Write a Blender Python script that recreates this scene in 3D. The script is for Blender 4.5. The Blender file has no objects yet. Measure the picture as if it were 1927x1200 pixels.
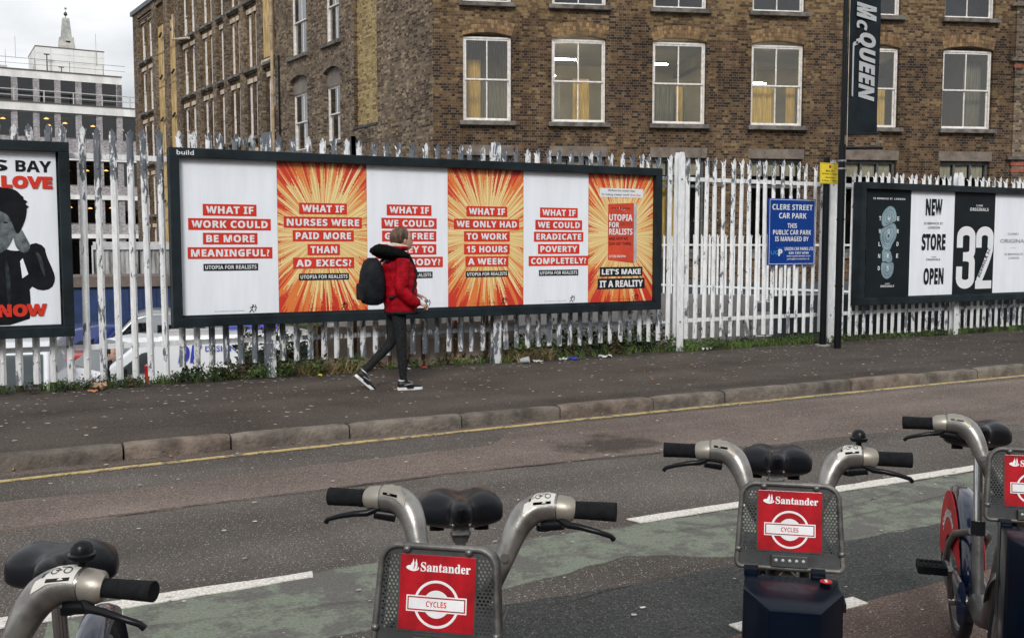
import bpy, bmesh, math, random
from mathutils import Matrix, Vector
import numpy as np

SC = bpy.context.scene
COL = SC.collection
R = math.radians
random.seed(11)

# ------------------------------------------------------------------ camera
cam = bpy.data.cameras.new("camera"); cam.sensor_width = 36.0; cam.lens = 35.0
cam.clip_start = 0.05; cam.clip_end = 2000
camo = bpy.data.objects.new("camera", cam); COL.objects.link(camo)
camo.location = (0, 0, 1.5); camo.rotation_euler = (R(90 - 4.30), 0, R(-28.0))
SC.camera = camo
cam.dof.use_dof = False

# ------------------------------------------------------------------ light
SUN_EL, SUN_AZ = 36.0, 212.0          # compass bearing of the sun, clockwise from +Y
w = bpy.data.worlds.new("World"); SC.world = w; w.use_nodes = True
nt = w.node_tree; nt.nodes.clear()
def N(nt, t, **k):
    n = nt.nodes.new(t)
    for a, b in k.items(): setattr(n, a, b)
    return n
wo = N(nt, 'ShaderNodeOutputWorld'); bg = N(nt, 'ShaderNodeBackground'); bg.inputs[1].default_value = 0.1
sky = N(nt, 'ShaderNodeTexSky', sky_type='NISHITA'); sky.sun_disc = False
sky.sun_elevation = R(SUN_EL); sky.sun_rotation = R(SUN_AZ)
tc = N(nt, 'ShaderNodeTexCoord')
mp = N(nt, 'ShaderNodeMapping'); mp.inputs['Scale'].default_value = (1.6, 1.6, 4.0)
nz = N(nt, 'ShaderNodeTexNoise'); nz.inputs['Scale'].default_value = 1.7; nz.inputs['Detail'].default_value = 7; nz.inputs['Roughness'].default_value = .55
cr = N(nt, 'ShaderNodeValToRGB')
cr.color_ramp.elements[0].position = .36; cr.color_ramp.elements[0].color = (3.8, 3.95, 4.1, 1)
cr.color_ramp.elements[1].position = .60; cr.color_ramp.elements[1].color = (7.6, 7.6, 7.6, 1)
mx = N(nt, 'ShaderNodeMixRGB'); mx.inputs[0].default_value = .93
L = nt.links.new
L(tc.outputs['Generated'], mp.inputs[0]); L(mp.outputs[0], nz.inputs[0]); L(nz.outputs[0], cr.inputs[0])
L(sky.outputs[0], mx.inputs[1]); L(cr.outputs[0], mx.inputs[2]); L(mx.outputs[0], bg.inputs[0]); L(bg.outputs[0], wo.inputs[0])
sl = bpy.data.lights.new("sun", 'SUN'); sl.energy = 1.6; sl.angle = R(18); sl.color = (1, .965, .92)
so = bpy.data.objects.new("sun", sl); COL.objects.link(so)
sd = Vector((math.sin(R(SUN_AZ)) * math.cos(R(SUN_EL)), math.cos(R(SUN_AZ)) * math.cos(R(SUN_EL)), math.sin(R(SUN_EL))))
so.rotation_euler = sd.to_track_quat('Z', 'Y').to_euler(); so.location = (0, -20, 30)
vs = SC.view_settings; vs.view_transform = 'Standard'; vs.look = 'None'; vs.exposure = 0.60; vs.gamma = 1.0; vs.use_curve_mapping = False
SC.render.engine = 'CYCLES'
SC.cycles.use_adaptive_sampling = True; SC.cycles.adaptive_threshold = 0.025
SC.cycles.use_denoising = True
SC.cycles.max_bounces = 6; SC.cycles.diffuse_bounces = 3; SC.cycles.glossy_bounces = 3; SC.cycles.transparent_max_bounces = 12

# ------------------------------------------------------------------ materials
MATS = {}; RZ_ = -.116
def newmat(name):
    m = bpy.data.materials.new(name); m.use_nodes = True
    nt = m.node_tree; b = nt.nodes['Principled BSDF']
    MATS[name] = m
    return m, nt, b
def c4(c): return (c[0], c[1], c[2], 1)
def mk(name, col, rough=.6, metal=0., var=.12, scale=6., bump=0., coat=0., col2=None, spec=.5, stretch=(1, 1, 1), island=0., world=False):
    m, nt, b = newmat(name); L = nt.links.new
    b.inputs['Roughness'].default_value = rough; b.inputs['Metallic'].default_value = metal
    b.inputs['Coat Weight'].default_value = coat; b.inputs['Specular IOR Level'].default_value = spec
    if col2 is None:
        col2 = tuple(max(0, c * (1 - 2.2 * var)) for c in col); col = tuple(min(1, c * (1 + var * .5)) for c in col)
    tc = N(nt, 'ShaderNodeTexCoord'); mp = N(nt, 'ShaderNodeMapping'); mp.inputs['Scale'].default_value = stretch
    if world:
        g = N(nt, 'ShaderNodeNewGeometry'); L(g.outputs['Position'], mp.inputs[0])
    else: L(tc.outputs['Object'], mp.inputs[0])
    n = N(nt, 'ShaderNodeTexNoise'); n.inputs['Scale'].default_value = scale; n.inputs['Detail'].default_value = 6; n.inputs['Roughness'].default_value = .62
    L(mp.outputs[0], n.inputs[0])
    r = N(nt, 'ShaderNodeValToRGB'); r.color_ramp.elements[0].position = .35; r.color_ramp.elements[1].position = .62
    r.color_ramp.elements[0].color = c4(col2); r.color_ramp.elements[1].color = c4(col)
    L(n.outputs[0], r.inputs[0]); out = r.outputs[0]
    if island > 0:
        g = N(nt, 'ShaderNodeNewGeometry'); h = N(nt, 'ShaderNodeHueSaturation')
        mr = N(nt, 'ShaderNodeMapRange'); mr.inputs[3].default_value = 1 - island; mr.inputs[4].default_value = 1 + island
        L(g.outputs['Random Per Island'], mr.inputs[0]); L(mr.outputs[0], h.inputs['Value']); L(out, h.inputs['Color']); out = h.outputs[0]
    L(out, b.inputs['Base Color'])
    mr2 = N(nt, 'ShaderNodeMapRange'); mr2.inputs[3].default_value = min(1, rough * 1.15); mr2.inputs[4].default_value = rough * .85
    L(n.outputs[0], mr2.inputs[0]); L(mr2.outputs[0], b.inputs['Roughness'])
    if bump > 0:
        n2 = N(nt, 'ShaderNodeTexNoise'); n2.inputs['Scale'].default_value = scale * 7; n2.inputs['Detail'].default_value = 5
        L(mp.outputs[0], n2.inputs[0])
        bp = N(nt, 'ShaderNodeBump'); bp.inputs['Strength'].default_value = min(1, bump); bp.inputs['Distance'].default_value = .02
        L(n2.outputs[0], bp.inputs['Height']); L(bp.outputs[0], b.inputs['Normal'])
    return m
def asphalt(name, c1, c2, speck=(.30, .29, .27), big=.5, rough=.9, stain=None):
    """stony asphalt: coarse tone drift, fine aggregate in light and dark grains, bump"""
    m, nt, b = newmat(name); L = nt.links.new
    g = N(nt, 'ShaderNodeNewGeometry')
    n1 = N(nt, 'ShaderNodeTexNoise'); n1.inputs['Scale'].default_value = big; n1.inputs['Detail'].default_value = 8; n1.inputs['Roughness'].default_value = .62
    n2 = N(nt, 'ShaderNodeTexNoise'); n2.inputs['Scale'].default_value = 75; n2.inputs['Detail'].default_value = 4; n2.inputs['Roughness'].default_value = .8
    v = N(nt, 'ShaderNodeTexVoronoi'); v.inputs['Scale'].default_value = 210
    for x in (n1, n2, v): L(g.outputs['Position'], x.inputs['Vector'])
    r = N(nt, 'ShaderNodeValToRGB'); r.color_ramp.elements[0].position = .36; r.color_ramp.elements[1].position = .64
    r.color_ramp.elements[0].color = c4(c1); r.color_ramp.elements[1].color = c4(c2); L(n1.outputs[0], r.inputs[0])
    mr = N(nt, 'ShaderNodeMapRange'); mr.inputs[1].default_value = .3; mr.inputs[2].default_value = .7; mr.inputs[3].default_value = .28; mr.inputs[4].default_value = 1.75
    L(n2.outputs[0], mr.inputs[0])
    mu = N(nt, 'ShaderNodeMixRGB', blend_type='MULTIPLY'); mu.inputs[0].default_value = 1; L(r.outputs[0], mu.inputs[1]); L(mr.outputs[0], mu.inputs[2])
    mpt = N(nt, 'ShaderNodeMapping'); mpt.inputs['Scale'].default_value = (.10, 1.5, 1); L(g.outputs['Position'], mpt.inputs[0])
    nt2 = N(nt, 'ShaderNodeTexNoise'); nt2.inputs['Scale'].default_value = 1.0; nt2.inputs['Detail'].default_value = 5; L(mpt.outputs[0], nt2.inputs['Vector'])
    mrt = N(nt, 'ShaderNodeMapRange'); mrt.inputs[1].default_value = .35; mrt.inputs[2].default_value = .65; mrt.inputs[3].default_value = .80; mrt.inputs[4].default_value = 1.16; L(nt2.outputs[0], mrt.inputs[0])
    mu2 = N(nt, 'ShaderNodeMixRGB', blend_type='MULTIPLY'); mu2.inputs[0].default_value = 1; L(mu.outputs[0], mu2.inputs[1]); L(mrt.outputs[0], mu2.inputs[2]); mu = mu2
    sp = N(nt, 'ShaderNodeSeparateColor'); L(v.outputs['Color'], sp.inputs[0])
    gt = N(nt, 'ShaderNodeMath', operation='GREATER_THAN'); gt.inputs[1].default_value = .975; L(sp.outputs[0], gt.inputs[0])
    mx = N(nt, 'ShaderNodeMixRGB'); L(gt.outputs[0], mx.inputs[0]); L(mu.outputs[0], mx.inputs[1]); mx.inputs[2].default_value = c4(speck)
    out = mx.outputs[0]
    if stain:
        mp = N(nt, 'ShaderNodeMapping'); mp.vector_type = 'TEXTURE'; mp.inputs['Location'].default_value = (stain[0], stain[1], RZ_); mp.inputs['Scale'].default_value = (stain[2], stain[3], 1); L(g.outputs['Position'], mp.inputs[0])
        ln = N(nt, 'ShaderNodeVectorMath', operation='LENGTH'); L(mp.outputs[0], ln.inputs[0])
        n5 = N(nt, 'ShaderNodeTexNoise'); n5.inputs['Scale'].default_value = 5; n5.inputs['Detail'].default_value = 6; L(g.outputs['Position'], n5.inputs['Vector'])
        ad = N(nt, 'ShaderNodeMath', operation='MULTIPLY_ADD'); ad.inputs[1].default_value = 1.7; L(n5.outputs[0], ad.inputs[0]); L(ln.outputs['Value'], ad.inputs[2])
        m3 = N(nt, 'ShaderNodeMapRange', interpolation_type='SMOOTHSTEP'); m3.inputs[1].default_value = 1.25; m3.inputs[2].default_value = 1.9; m3.inputs[3].default_value = .42; m3.inputs[4].default_value = 1.0; L(ad.outputs[0], m3.inputs[0])
        k2 = N(nt, 'ShaderNodeMixRGB', blend_type='MULTIPLY'); k2.inputs[0].default_value = 1; L(out, k2.inputs[1]); L(m3.outputs[0], k2.inputs[2]); out = k2.outputs[0]
    L(out, b.inputs['Base Color']); b.inputs['Roughness'].default_value = rough; b.inputs['Specular IOR Level'].default_value = .12
    bp = N(nt, 'ShaderNodeBump'); bp.inputs['Strength'].default_value = .7; bp.inputs['Distance'].default_value = .006
    L(n2.outputs[0], bp.inputs['Height']); L(bp.outputs[0], b.inputs['Normal'])
    return m
def paintmark(name, col, under, keep=.45, scale=14):
    """road paint worn through to the asphalt"""
    m, nt, b = newmat(name); L = nt.links.new
    g = N(nt, 'ShaderNodeNewGeometry')
    n = N(nt, 'ShaderNodeTexNoise'); n.inputs['Scale'].default_value = scale; n.inputs['Detail'].default_value = 9; n.inputs['Roughness'].default_value = .72
    n3 = N(nt, 'ShaderNodeTexNoise'); n3.inputs['Scale'].default_value = 70; n3.inputs['Detail'].default_value = 3
    for x in (n, n3): L(g.outputs['Position'], x.inputs['Vector'])
    r = N(nt, 'ShaderNodeValToRGB'); r.color_ramp.elements[0].position = keep - .03; r.color_ramp.elements[1].position = keep + .05
    r.color_ramp.elements[0].color = c4(under); r.color_ramp.elements[1].color = c4(col); L(n.outputs[0], r.inputs[0])
    mr = N(nt, 'ShaderNodeMapRange'); mr.inputs[1].default_value = .3; mr.inputs[2].default_value = .7; mr.inputs[3].default_value = .7; mr.inputs[4].default_value = 1.25
    L(n3.outputs[0], mr.inputs[0])
    mu = N(nt, 'ShaderNodeMixRGB', blend_type='MULTIPLY'); mu.inputs[0].default_value = 1; L(r.outputs[0], mu.inputs[1]); L(mr.outputs[0], mu.inputs[2])
    L(mu.outputs[0], b.inputs['Base Color']); b.inputs['Roughness'].default_value = .85
    bp = N(nt, 'ShaderNodeBump'); bp.inputs['Strength'].default_value = .5; bp.inputs['Distance'].default_value = .004
    L(n3.outputs[0], bp.inputs['Height']); L(bp.outputs[0], b.inputs['Normal'])
    return m
def brickmat(name, cols, mortar=(.20, .18, .15), patch=.6, rowh=.075, bw=.232, moff=(0, 0, 0), grime=.35, zones=False):
    """stock brick in English bond: each brick its own tone, yellow and sooty areas drifting over the wall"""
    m, nt, b = newmat(name); L = nt.links.new
    tc = N(nt, 'ShaderNodeTexCoord'); sx = N(nt, 'ShaderNodeSeparateXYZ'); L(tc.outputs['Object'], sx.inputs[0])
    ad = N(nt, 'ShaderNodeMath', operation='ADD'); L(sx.outputs[0], ad.inputs[0]); L(sx.outputs[1], ad.inputs[1])
    cb = N(nt, 'ShaderNodeCombineXYZ'); L(ad.outputs[0], cb.inputs[0]); L(sx.outputs[2], cb.inputs[1])
    wob = N(nt, 'ShaderNodeTexNoise'); wob.inputs['Scale'].default_value = 2.3; L(cb.outputs[0], wob.inputs[0])
    wm = N(nt, 'ShaderNodeVectorMath', operation='SCALE'); wm.inputs['Scale'].default_value = .02; L(wob.outputs['Color'], wm.inputs[0])
    wa = N(nt, 'ShaderNodeVectorMath', operation='ADD'); L(cb.outputs[0], wa.inputs[0]); L(wm.outputs[0], wa.inputs[1])
    br = N(nt, 'ShaderNodeTexBrick'); br.offset = .5; br.squash = .5; br.squash_frequency = 2
    br.inputs['Scale'].default_value = 1; br.inputs['Brick Width'].default_value = bw; br.inputs['Row Height'].default_value = rowh
    br.inputs['Mortar Size'].default_value = .007; br.inputs['Mortar Smooth'].default_value = .4
    br.inputs['Color1'].default_value = (0, 0, 0, 1); br.inputs['Color2'].default_value = (1, 1, 1, 1); br.inputs['Mortar'].default_value = (.5, .5, .5, 1)
    L(wa.outputs[0], br.inputs['Vector'])
    n1 = N(nt, 'ShaderNodeTexNoise'); n1.inputs['Scale'].default_value = .42; n1.inputs['Detail'].default_value = 5; n1.inputs['Roughness'].default_value = .7
    L(cb.outputs[0], n1.inputs[0])
    mr = N(nt, 'ShaderNodeMapRange'); mr.inputs[1].default_value = .32; mr.inputs[2].default_value = .68; mr.inputs[3].default_value = -patch * .5; mr.inputs[4].default_value = patch * .5
    L(n1.outputs[0], mr.inputs[0])
    n2 = N(nt, 'ShaderNodeTexNoise'); n2.inputs['Scale'].default_value = 16; n2.inputs['Detail'].default_value = 5; L(cb.outputs[0], n2.inputs[0])
    m2 = N(nt, 'ShaderNodeMapRange'); m2.inputs[3].default_value = -.38; m2.inputs[4].default_value = .38; L(n2.outputs[0], m2.inputs[0])
    a1 = N(nt, 'ShaderNodeMath', operation='ADD'); L(br.outputs['Color'], a1.inputs[0]); L(mr.outputs[0], a1.inputs[1])
    a2 = N(nt, 'ShaderNodeMath', operation='ADD'); L(a1.outputs[0], a2.inputs[0]); L(m2.outputs[0], a2.inputs[1])
    r = N(nt, 'ShaderNodeValToRGB'); e = r.color_ramp.elements
    while len(e) < len(cols): e.new(.5)
    for i, c in enumerate(cols): e[i].position = i / (len(cols) - 1); e[i].color = c4(c)
    src = a2.outputs[0]
    if zones:      # newer yellow brickwork in the upper storeys and below the sills
        zs_ = N(nt, 'ShaderNodeMapRange', interpolation_type='SMOOTHSTEP'); zs_.inputs[1].default_value = 7.2; zs_.inputs[2].default_value = 8.6; zs_.inputs[3].default_value = -.13; zs_.inputs[4].default_value = .26; L(sx.outputs[2], zs_.inputs[0])
        a3 = N(nt, 'ShaderNodeMath', operation='ADD'); L(src, a3.inputs[0]); L(zs_.outputs[0], a3.inputs[1]); src = a3.outputs[0]
    L(src, r.inputs[0])
    mo = N(nt, 'ShaderNodeMixRGB'); L(br.outputs['Fac'], mo.inputs[0]); L(r.outputs[0], mo.inputs[1]); mo.inputs[2].default_value = c4(mortar)
    n3 = N(nt, 'ShaderNodeTexNoise'); n3.inputs['Scale'].default_value = 1.1; n3.inputs['Detail'].default_value = 8; n3.inputs['Roughness'].default_value = .7
    mp = N(nt, 'ShaderNodeMapping'); mp.inputs['Scale'].default_value = (1.2, .28, 1); mp.inputs['Location'].default_value = (7, 3, 0); L(cb.outputs[0], mp.inputs[0]); L(mp.outputs[0], n3.inputs[0])
    g = N(nt, 'ShaderNodeMapRange'); g.inputs[1].default_value = .35; g.inputs[2].default_value = .65; g.inputs[3].default_value = 1 - grime; g.inputs[4].default_value = 1.12; L(n3.outputs[0], g.inputs[0])
    mu = N(nt, 'ShaderNodeMixRGB', blend_type='MULTIPLY'); mu.inputs[0].default_value = 1; L(mo.outputs[0], mu.inputs[1]); L(g.outputs[0], mu.inputs[2])
    L(mu.outputs[0], b.inputs['Base Color']); b.inputs['Roughness'].default_value = .95; b.inputs['Specular IOR Level'].default_value = .05
    h = N(nt, 'ShaderNodeMath', operation='SUBTRACT'); L(n2.outputs[0], h.inputs[0]); L(br.outputs['Fac'], h.inputs[1])
    bp = N(nt, 'ShaderNodeBump'); bp.inputs['Strength'].default_value = .8; bp.inputs['Distance'].default_value = .012
    L(h.outputs[0], bp.inputs['Height']); L(bp.outputs[0], b.inputs['Normal'])
    return m
def peeled(name, top, low, x=(.80, .82, .84), bare=(.11, .125, .145), dirt=(.13, .105, .08), topz=1.9, base=.0):
    """white paint flaking off galvanised steel, more of it where the weather got in"""
    m, nt, b = newmat(name); L = nt.links.new
    g = N(nt, 'ShaderNodeNewGeometry'); sp = N(nt, 'ShaderNodeSeparateXYZ'); L(g.outputs['Position'], sp.inputs[0])
    mp = N(nt, 'ShaderNodeMapping'); mp.inputs['Scale'].default_value = (1, 1, .32); L(g.outputs['Position'], mp.inputs[0])
    n = N(nt, 'ShaderNodeTexNoise'); n.inputs['Scale'].default_value = 20; n.inputs['Detail'].default_value = 8; n.inputs['Roughness'].default_value = .72; n.inputs['Distortion'].default_value = .4
    L(mp.outputs[0], n.inputs[0])
    nl = N(nt, 'ShaderNodeTexNoise'); nl.inputs['Scale'].default_value = 3.1; nl.inputs['Detail'].default_value = 2; L(g.outputs['Position'], nl.inputs[0])
    oi = N(nt, 'ShaderNodeObjectInfo')
    t = N(nt, 'ShaderNodeMapRange', interpolation_type='SMOOTHSTEP'); t.inputs[1].default_value = topz - .35; t.inputs[2].default_value = topz + .65; t.inputs[3].default_value = 0; t.inputs[4].default_value = top; L(sp.outputs[2], t.inputs[0])
    lo = N(nt, 'ShaderNodeMapRange', interpolation_type='SMOOTHSTEP'); lo.inputs[1].default_value = .9; lo.inputs[2].default_value = .5; lo.inputs[3].default_value = 0; lo.inputs[4].default_value = low; L(sp.outputs[2], lo.inputs[0])
    def add(a, b_, op='ADD'):
        k = N(nt, 'ShaderNodeMath', operation=op)
        for i, q in enumerate((a, b_)):
            if isinstance(q, (int, float)): k.inputs[i].default_value = q
            else: L(q, k.inputs[i])
        return k.outputs[0]
    s = add(add(n.outputs[0], t.outputs[0]), lo.outputs[0])
    s = add(s, add(add(nl.outputs[0], .5, 'SUBTRACT'), .45, 'MULTIPLY'))
    s = add(s, add(add(oi.outputs['Random'], .5, 'SUBTRACT'), .10, 'MULTIPLY'))
    s = add(s, base)
    r = N(nt, 'ShaderNodeValToRGB'); r.color_ramp.elements[0].position = .635; r.color_ramp.elements[1].position = .65; r.color_ramp.elements[0].color = (0, 0, 0, 1); r.color_ramp.elements[1].color = (1, 1, 1, 1)
    L(s, r.inputs[0])
    nd = N(nt, 'ShaderNodeTexNoise'); nd.inputs['Scale'].default_value = 26; nd.inputs['Detail'].default_value = 6; L(mp.outputs[0], nd.inputs[0])
    rd = N(nt, 'ShaderNodeValToRGB'); rd.color_ramp.elements[0].position = .38; rd.color_ramp.elements[1].position = .62; rd.color_ramp.elements[0].color = c4(tuple(q * .82 for q in x)); rd.color_ramp.elements[1].color = c4(x); L(nd.outputs[0], rd.inputs[0])
    dl = N(nt, 'ShaderNodeMapRange'); dl.inputs[1].default_value = .75; dl.inputs[2].default_value = .15; dl.inputs[3].default_value = 0; dl.inputs[4].default_value = .25 + low * 1.6; L(sp.outputs[2], dl.inputs[0])
    dm = add(dl.outputs[0], nd.outputs[0], 'MULTIPLY')
    md = N(nt, 'ShaderNodeMixRGB'); L(dm, md.inputs[0]); L(rd.outputs[0], md.inputs[1]); md.inputs[2].default_value = c4(dirt)
    rb = N(nt, 'ShaderNodeValToRGB'); rb.color_ramp.elements[0].color = c4(tuple(q * .45 for q in bare)); rb.color_ramp.elements[1].color = c4(tuple(q * 1.7 for q in bare)); L(nd.outputs[0], rb.inputs[0])
    mx = N(nt, 'ShaderNodeMixRGB'); L(r.outputs[0], mx.inputs[0]); L(md.outputs[0], mx.inputs[1]); L(rb.outputs[0], mx.inputs[2])
    L(mx.outputs[0], b.inputs['Base Color']); b.inputs['Roughness'].default_value = .55
    inv = add(1, r.outputs[0], 'SUBTRACT'); bp = N(nt, 'ShaderNodeBump'); bp.inputs['Strength'].default_value = .6; bp.inputs['Distance'].default_value = .002
    L(inv, bp.inputs['Height']); L(bp.outputs[0], b.inputs['Normal'])
    return m
def glassmat(name, tint=(.75, .8, .8), refl=.12, rough=.02):
    m, nt, b = newmat(name); L = nt.links.new; nt.nodes.remove(b)
    o = nt.nodes['Material Output']; tr = N(nt, 'ShaderNodeBsdfTransparent'); tr.inputs[0].default_value = c4(tint)
    gl = N(nt, 'ShaderNodeBsdfGlossy'); gl.inputs['Roughness'].default_value = rough; gl.inputs[0].default_value = (.95, .97, 1, 1)
    f = N(nt, 'ShaderNodeFresnel'); f.inputs[0].default_value = 1.5
    tc = N(nt, 'ShaderNodeTexCoord'); n = N(nt, 'ShaderNodeTexNoise'); n.inputs['Scale'].default_value = 2.2; L(tc.outputs['Object'], n.inputs[0])
    bp = N(nt, 'ShaderNodeBump'); bp.inputs['Strength'].default_value = .10; bp.inputs['Distance'].default_value = .03; L(n.outputs[0], bp.inputs['Height']); L(bp.outputs[0], gl.inputs['Normal'])
    a = N(nt, 'ShaderNodeMath', operation='MULTIPLY_ADD'); a.inputs[1].default_value = 1.0; a.inputs[2].default_value = refl; a.use_clamp = True; L(f.outputs[0], a.inputs[0])
    mx = N(nt, 'ShaderNodeMixShader'); L(a.outputs[0], mx.inputs[0]); L(tr.outputs[0], mx.inputs[1]); L(gl.outputs[0], mx.inputs[2]); L(mx.outputs[0], o.inputs[0])
    return m
def emit(name, col, s):
    m, nt, b = newmat(name); b.inputs['Emission Color'].default_value = c4(col); b.inputs['Emission Strength'].default_value = s; b.inputs['Base Color'].default_value = c4(col)
    return m
def burstmat(name):
    """printed comic starburst: rays of orange and red thrown from the middle over pale yellow"""
    m, nt, b = newmat(name); L = nt.links.new
    def M(op, *a):
        k = N(nt, 'ShaderNodeMath', operation=op)
        for i, q in enumerate(a):
            if isinstance(q, (int, float)): k.inputs[i].default_value = q
            else: L(q, k.inputs[i])
        return k.outputs[0]
    tc = N(nt, 'ShaderNodeTexCoord'); sp = N(nt, 'ShaderNodeSeparateXYZ'); L(tc.outputs['Object'], sp.inputs[0])
    oi = N(nt, 'ShaderNodeObjectInfo')
    x = sp.outputs[0]; z = M('ADD', sp.outputs[2], -.02)
    ang = M('ARCTAN2', z, x); rad = M('SQRT', M('ADD', M('MULTIPLY', x, x), M('MULTIPLY', z, z)))
    def ray(freq, off, detail=2.):
        n = N(nt, 'ShaderNodeTexNoise', noise_dimensions='2D'); n.inputs['Scale'].default_value = 1; n.inputs['Detail'].default_value = detail; n.inputs['Roughness'].default_value = .7
        cb = N(nt, 'ShaderNodeCombineXYZ'); L(M('ADD', M('MULTIPLY', ang, freq), M('MULTIPLY', oi.outputs['Random'], 7)), cb.inputs[0]); L(M('ADD', M('MULTIPLY', rad, .35), off), cb.inputs[1]); L(cb.outputs[0], n.inputs[0]); return n.outputs[0]
    rg = N(nt, 'ShaderNodeTexNoise'); rg.inputs['Scale'].default_value = 55; rg.inputs['Detail'].default_value = 1; L(tc.outputs['Object'], rg.inputs[0])
    rag = M('MULTIPLY', M('SUBTRACT', rg.outputs[0], .5), .16)
    edge = M('MULTIPLY', rad, .52)
    # fine tan hatching everywhere
    f1 = M('GREATER_THAN', M('ADD', ray(30, 3), M('MULTIPLY', rad, .05)), .53)
    f2 = M('GREATER_THAN', M('ADD', M('ADD', ray(13, 9), edge), rag), .87)
    f3 = M('GREATER_THAN', M('ADD', M('ADD', ray(15, 21), M('MULTIPLY', rad, .42)), rag), .85)
    def mixc(f, a, c):
        k = N(nt, 'ShaderNodeMixRGB'); L(f, k.inputs[0])
        if isinstance(a, tuple): k.inputs[1].default_value = c4(a)
        else: L(a, k.inputs[1])
        k.inputs[2].default_value = c4(c); return k.outputs[0]
    c = mixc(f1, (.78, .64, .31), (.66, .40, .14))
    c = mixc(f2, c, (.70, .19, .045)); c = mixc(f3, c, (.55, .035, .02))
    L(c, b.inputs['Base Color']); b.inputs['Roughness'].default_value = .5
    return m

MB_ = {}
mk('kerb granite', (.165, .142, .118), .85, 0, .25, 5, .8, world=True, island=.0)
mk('kerb dark', (.125, .108, .090), .9, 0, .25, 5, .8, world=True)
mk('kerb pink', (.175, .138, .112), .88, 0, .25, 5, .8, world=True)
asphalt('pavement asphalt', (0.052, 0.043, 0.037), (0.082, 0.070, 0.061), (.24, .22, .21), big=.9)
asphalt('road asphalt', (0.075, 0.066, 0.059), (0.113, 0.101, 0.091), (.40, .39, .37), big=.8)
asphalt('brown asphalt', (0.122, 0.098, 0.086), (0.162, 0.131, 0.115), (.42, .35, .30), big=.9, stain=(4.45, 6.68, .55, .42))
asphalt('brown asphalt damp', (.055, .040, .036), (.075, .055, .048), (.15, .12, .10), big=2)
asphalt('dark asphalt', (0.0435, 0.0461, 0.0452), (0.0592, 0.0618, 0.0600), (.18, .18, .17), big=1.2)
asphalt('red gravel asphalt', (0.0870, 0.0653, 0.0566), (0.1305, 0.0974, 0.0827), (.36, .27, .23), big=1.6)
asphalt('yard asphalt', (.10, .10, .105), (.15, .15, .155), big=.5)
paintmark('green lane paint', (.150, .172, .132), (.098, .096, .087), .49, 3.6)
paintmark('white road paint', (.60, .575, .53), (.13, .12, .115), .36, 22)
paintmark('yellow road paint', (.46, .35, .15), (.15, .125, .095), .45, 13)
brickmat('stock brick', [(.036, .029, .027), (.072, .046, .032), (.104, .064, .040), (.132, .084, .050), (.165, .110, .061), (.25, .175, .090)], patch=.55, mortar=(.20, .16, .115), zones=True, grime=.45)
brickmat('sooty brick', [(.048, .039, .035), (.105, .079, .060), (.145, .110, .083), (.175, .135, .100), (.22, .172, .124), (.32, .255, .17)], mortar=(.20, .165, .13), patch=.5, grime=.3)
brickmat('yellow brick', [(.15, .09, .06), (.26, .19, .09), (.32, .245, .115), (.37, .29, .14), (.42, .33, .17)], mortar=(.22, .19, .14), patch=.2, grime=.15)
brickmat('grey brick', [(.20, .185, .19), (.30, .28, .29), (.40, .375, .385), (.50, .47, .485)], mortar=(.3, .29, .3), patch=.2, grime=.15)
mk('arch soot', (.17, .13, .095), .9, 0, .3, 5, .5, col2=(.09, .07, .05), island=.35)
mk('brick red', (.30, .085, .055), .9, 0, .2, 5, .3)
mk('arch brick', (.24, .15, .07), .9, 0, .3, 5, .5, col2=(.11, .07, .04), island=.4)
mk('window white', (.72, .69, .66), .45, 0, .12, 9, .2)
mk('window grey', (.10, .105, .105), .5, 0, .2, 5)
mk('sill stone', (.15, .135, .12), .85, 0, .3, 4, .5)
mk('lintel stone', (.17, .14, .115), .85, 0, .2, 3, .5)
mk('lintel tan', (.40, .30, .19), .7, 0, .2, 3, .2)
mk('lintel pale', (.55, .46, .36), .85, 0, .2, 3, .4)
mk('plaster', (.20, .175, .155), .85, 0, .15, 2, .2)
mk('room wall', (.30, .285, .23), .9, 0, .08, 1)
mk('room dark', (.07, .072, .072), .9, 0, .2, 1)
mk('ceiling', (.5, .5, .5), .9, 0, .05, 1)
mk('gold curtain', (.74, .52, .15), .8, 0, .2, 4, stretch=(6, 6, .4))
mk('pale curtain', (.50, .47, .40), .8, 0, .15, 4, stretch=(6, 6, .4))
mk('net curtain', (.22, .21, .15), .8, 0, .2, 4, stretch=(6, 6, .4))
glassmat('window glass', (.92, .93, .88), .035); glassmat('side glass', (.7, .75, .75), .22); glassmat('office glass', (.5, .5, .5), .0); glassmat('car glass', (.16, .2, .2), .05)
emit('tube light', (1, .84, .56), 110.0); emit('warm bulb', (1, .55, .16), 5.0)
mk('yellow board', (.52, .36, .15), .7, 0, .25, 3, .3, stretch=(2, 2, .5))
mk('rust pipe', (.36, .22, .11), .6, .0, .25, 8, .2)
mk('lead roof', (.13, .14, .15), .7)
mk('office white', (.74, .74, .72), .8, 0, .10, .8, .1, stretch=(1, 1, .4))
mk('office trim', (.12, .10, .085), .8)
mk('office dark', (.010, .010, .010), .7); mk('office band', (.055, .045, .032), .8)
mk('penthouse', (.76, .77, .76), .7, 0, .05, .6)
mk('railing', (.5, .5, .5), .5); mk('railing dark', (.06, .06, .06), .6)
mk('spire stone', (.52, .51, .47), .9, 0, .2, 1, .3); mk('copper green', (.50, .54, .50), .8, 0, .2, 1); mk('gold leaf', (.35, .23, .07), .4, .6)
mk('frame charcoal', (.013, .021, .026), .5, 0, .25, 3, .15)
mk('backing board', (.018, .024, .027), .6, 0, .5, 9, .3)
mk('paper', (.77, .81, .87), .5, 0, .03, 3.0, .05, stretch=(2.5, 2.5, .35))
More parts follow.
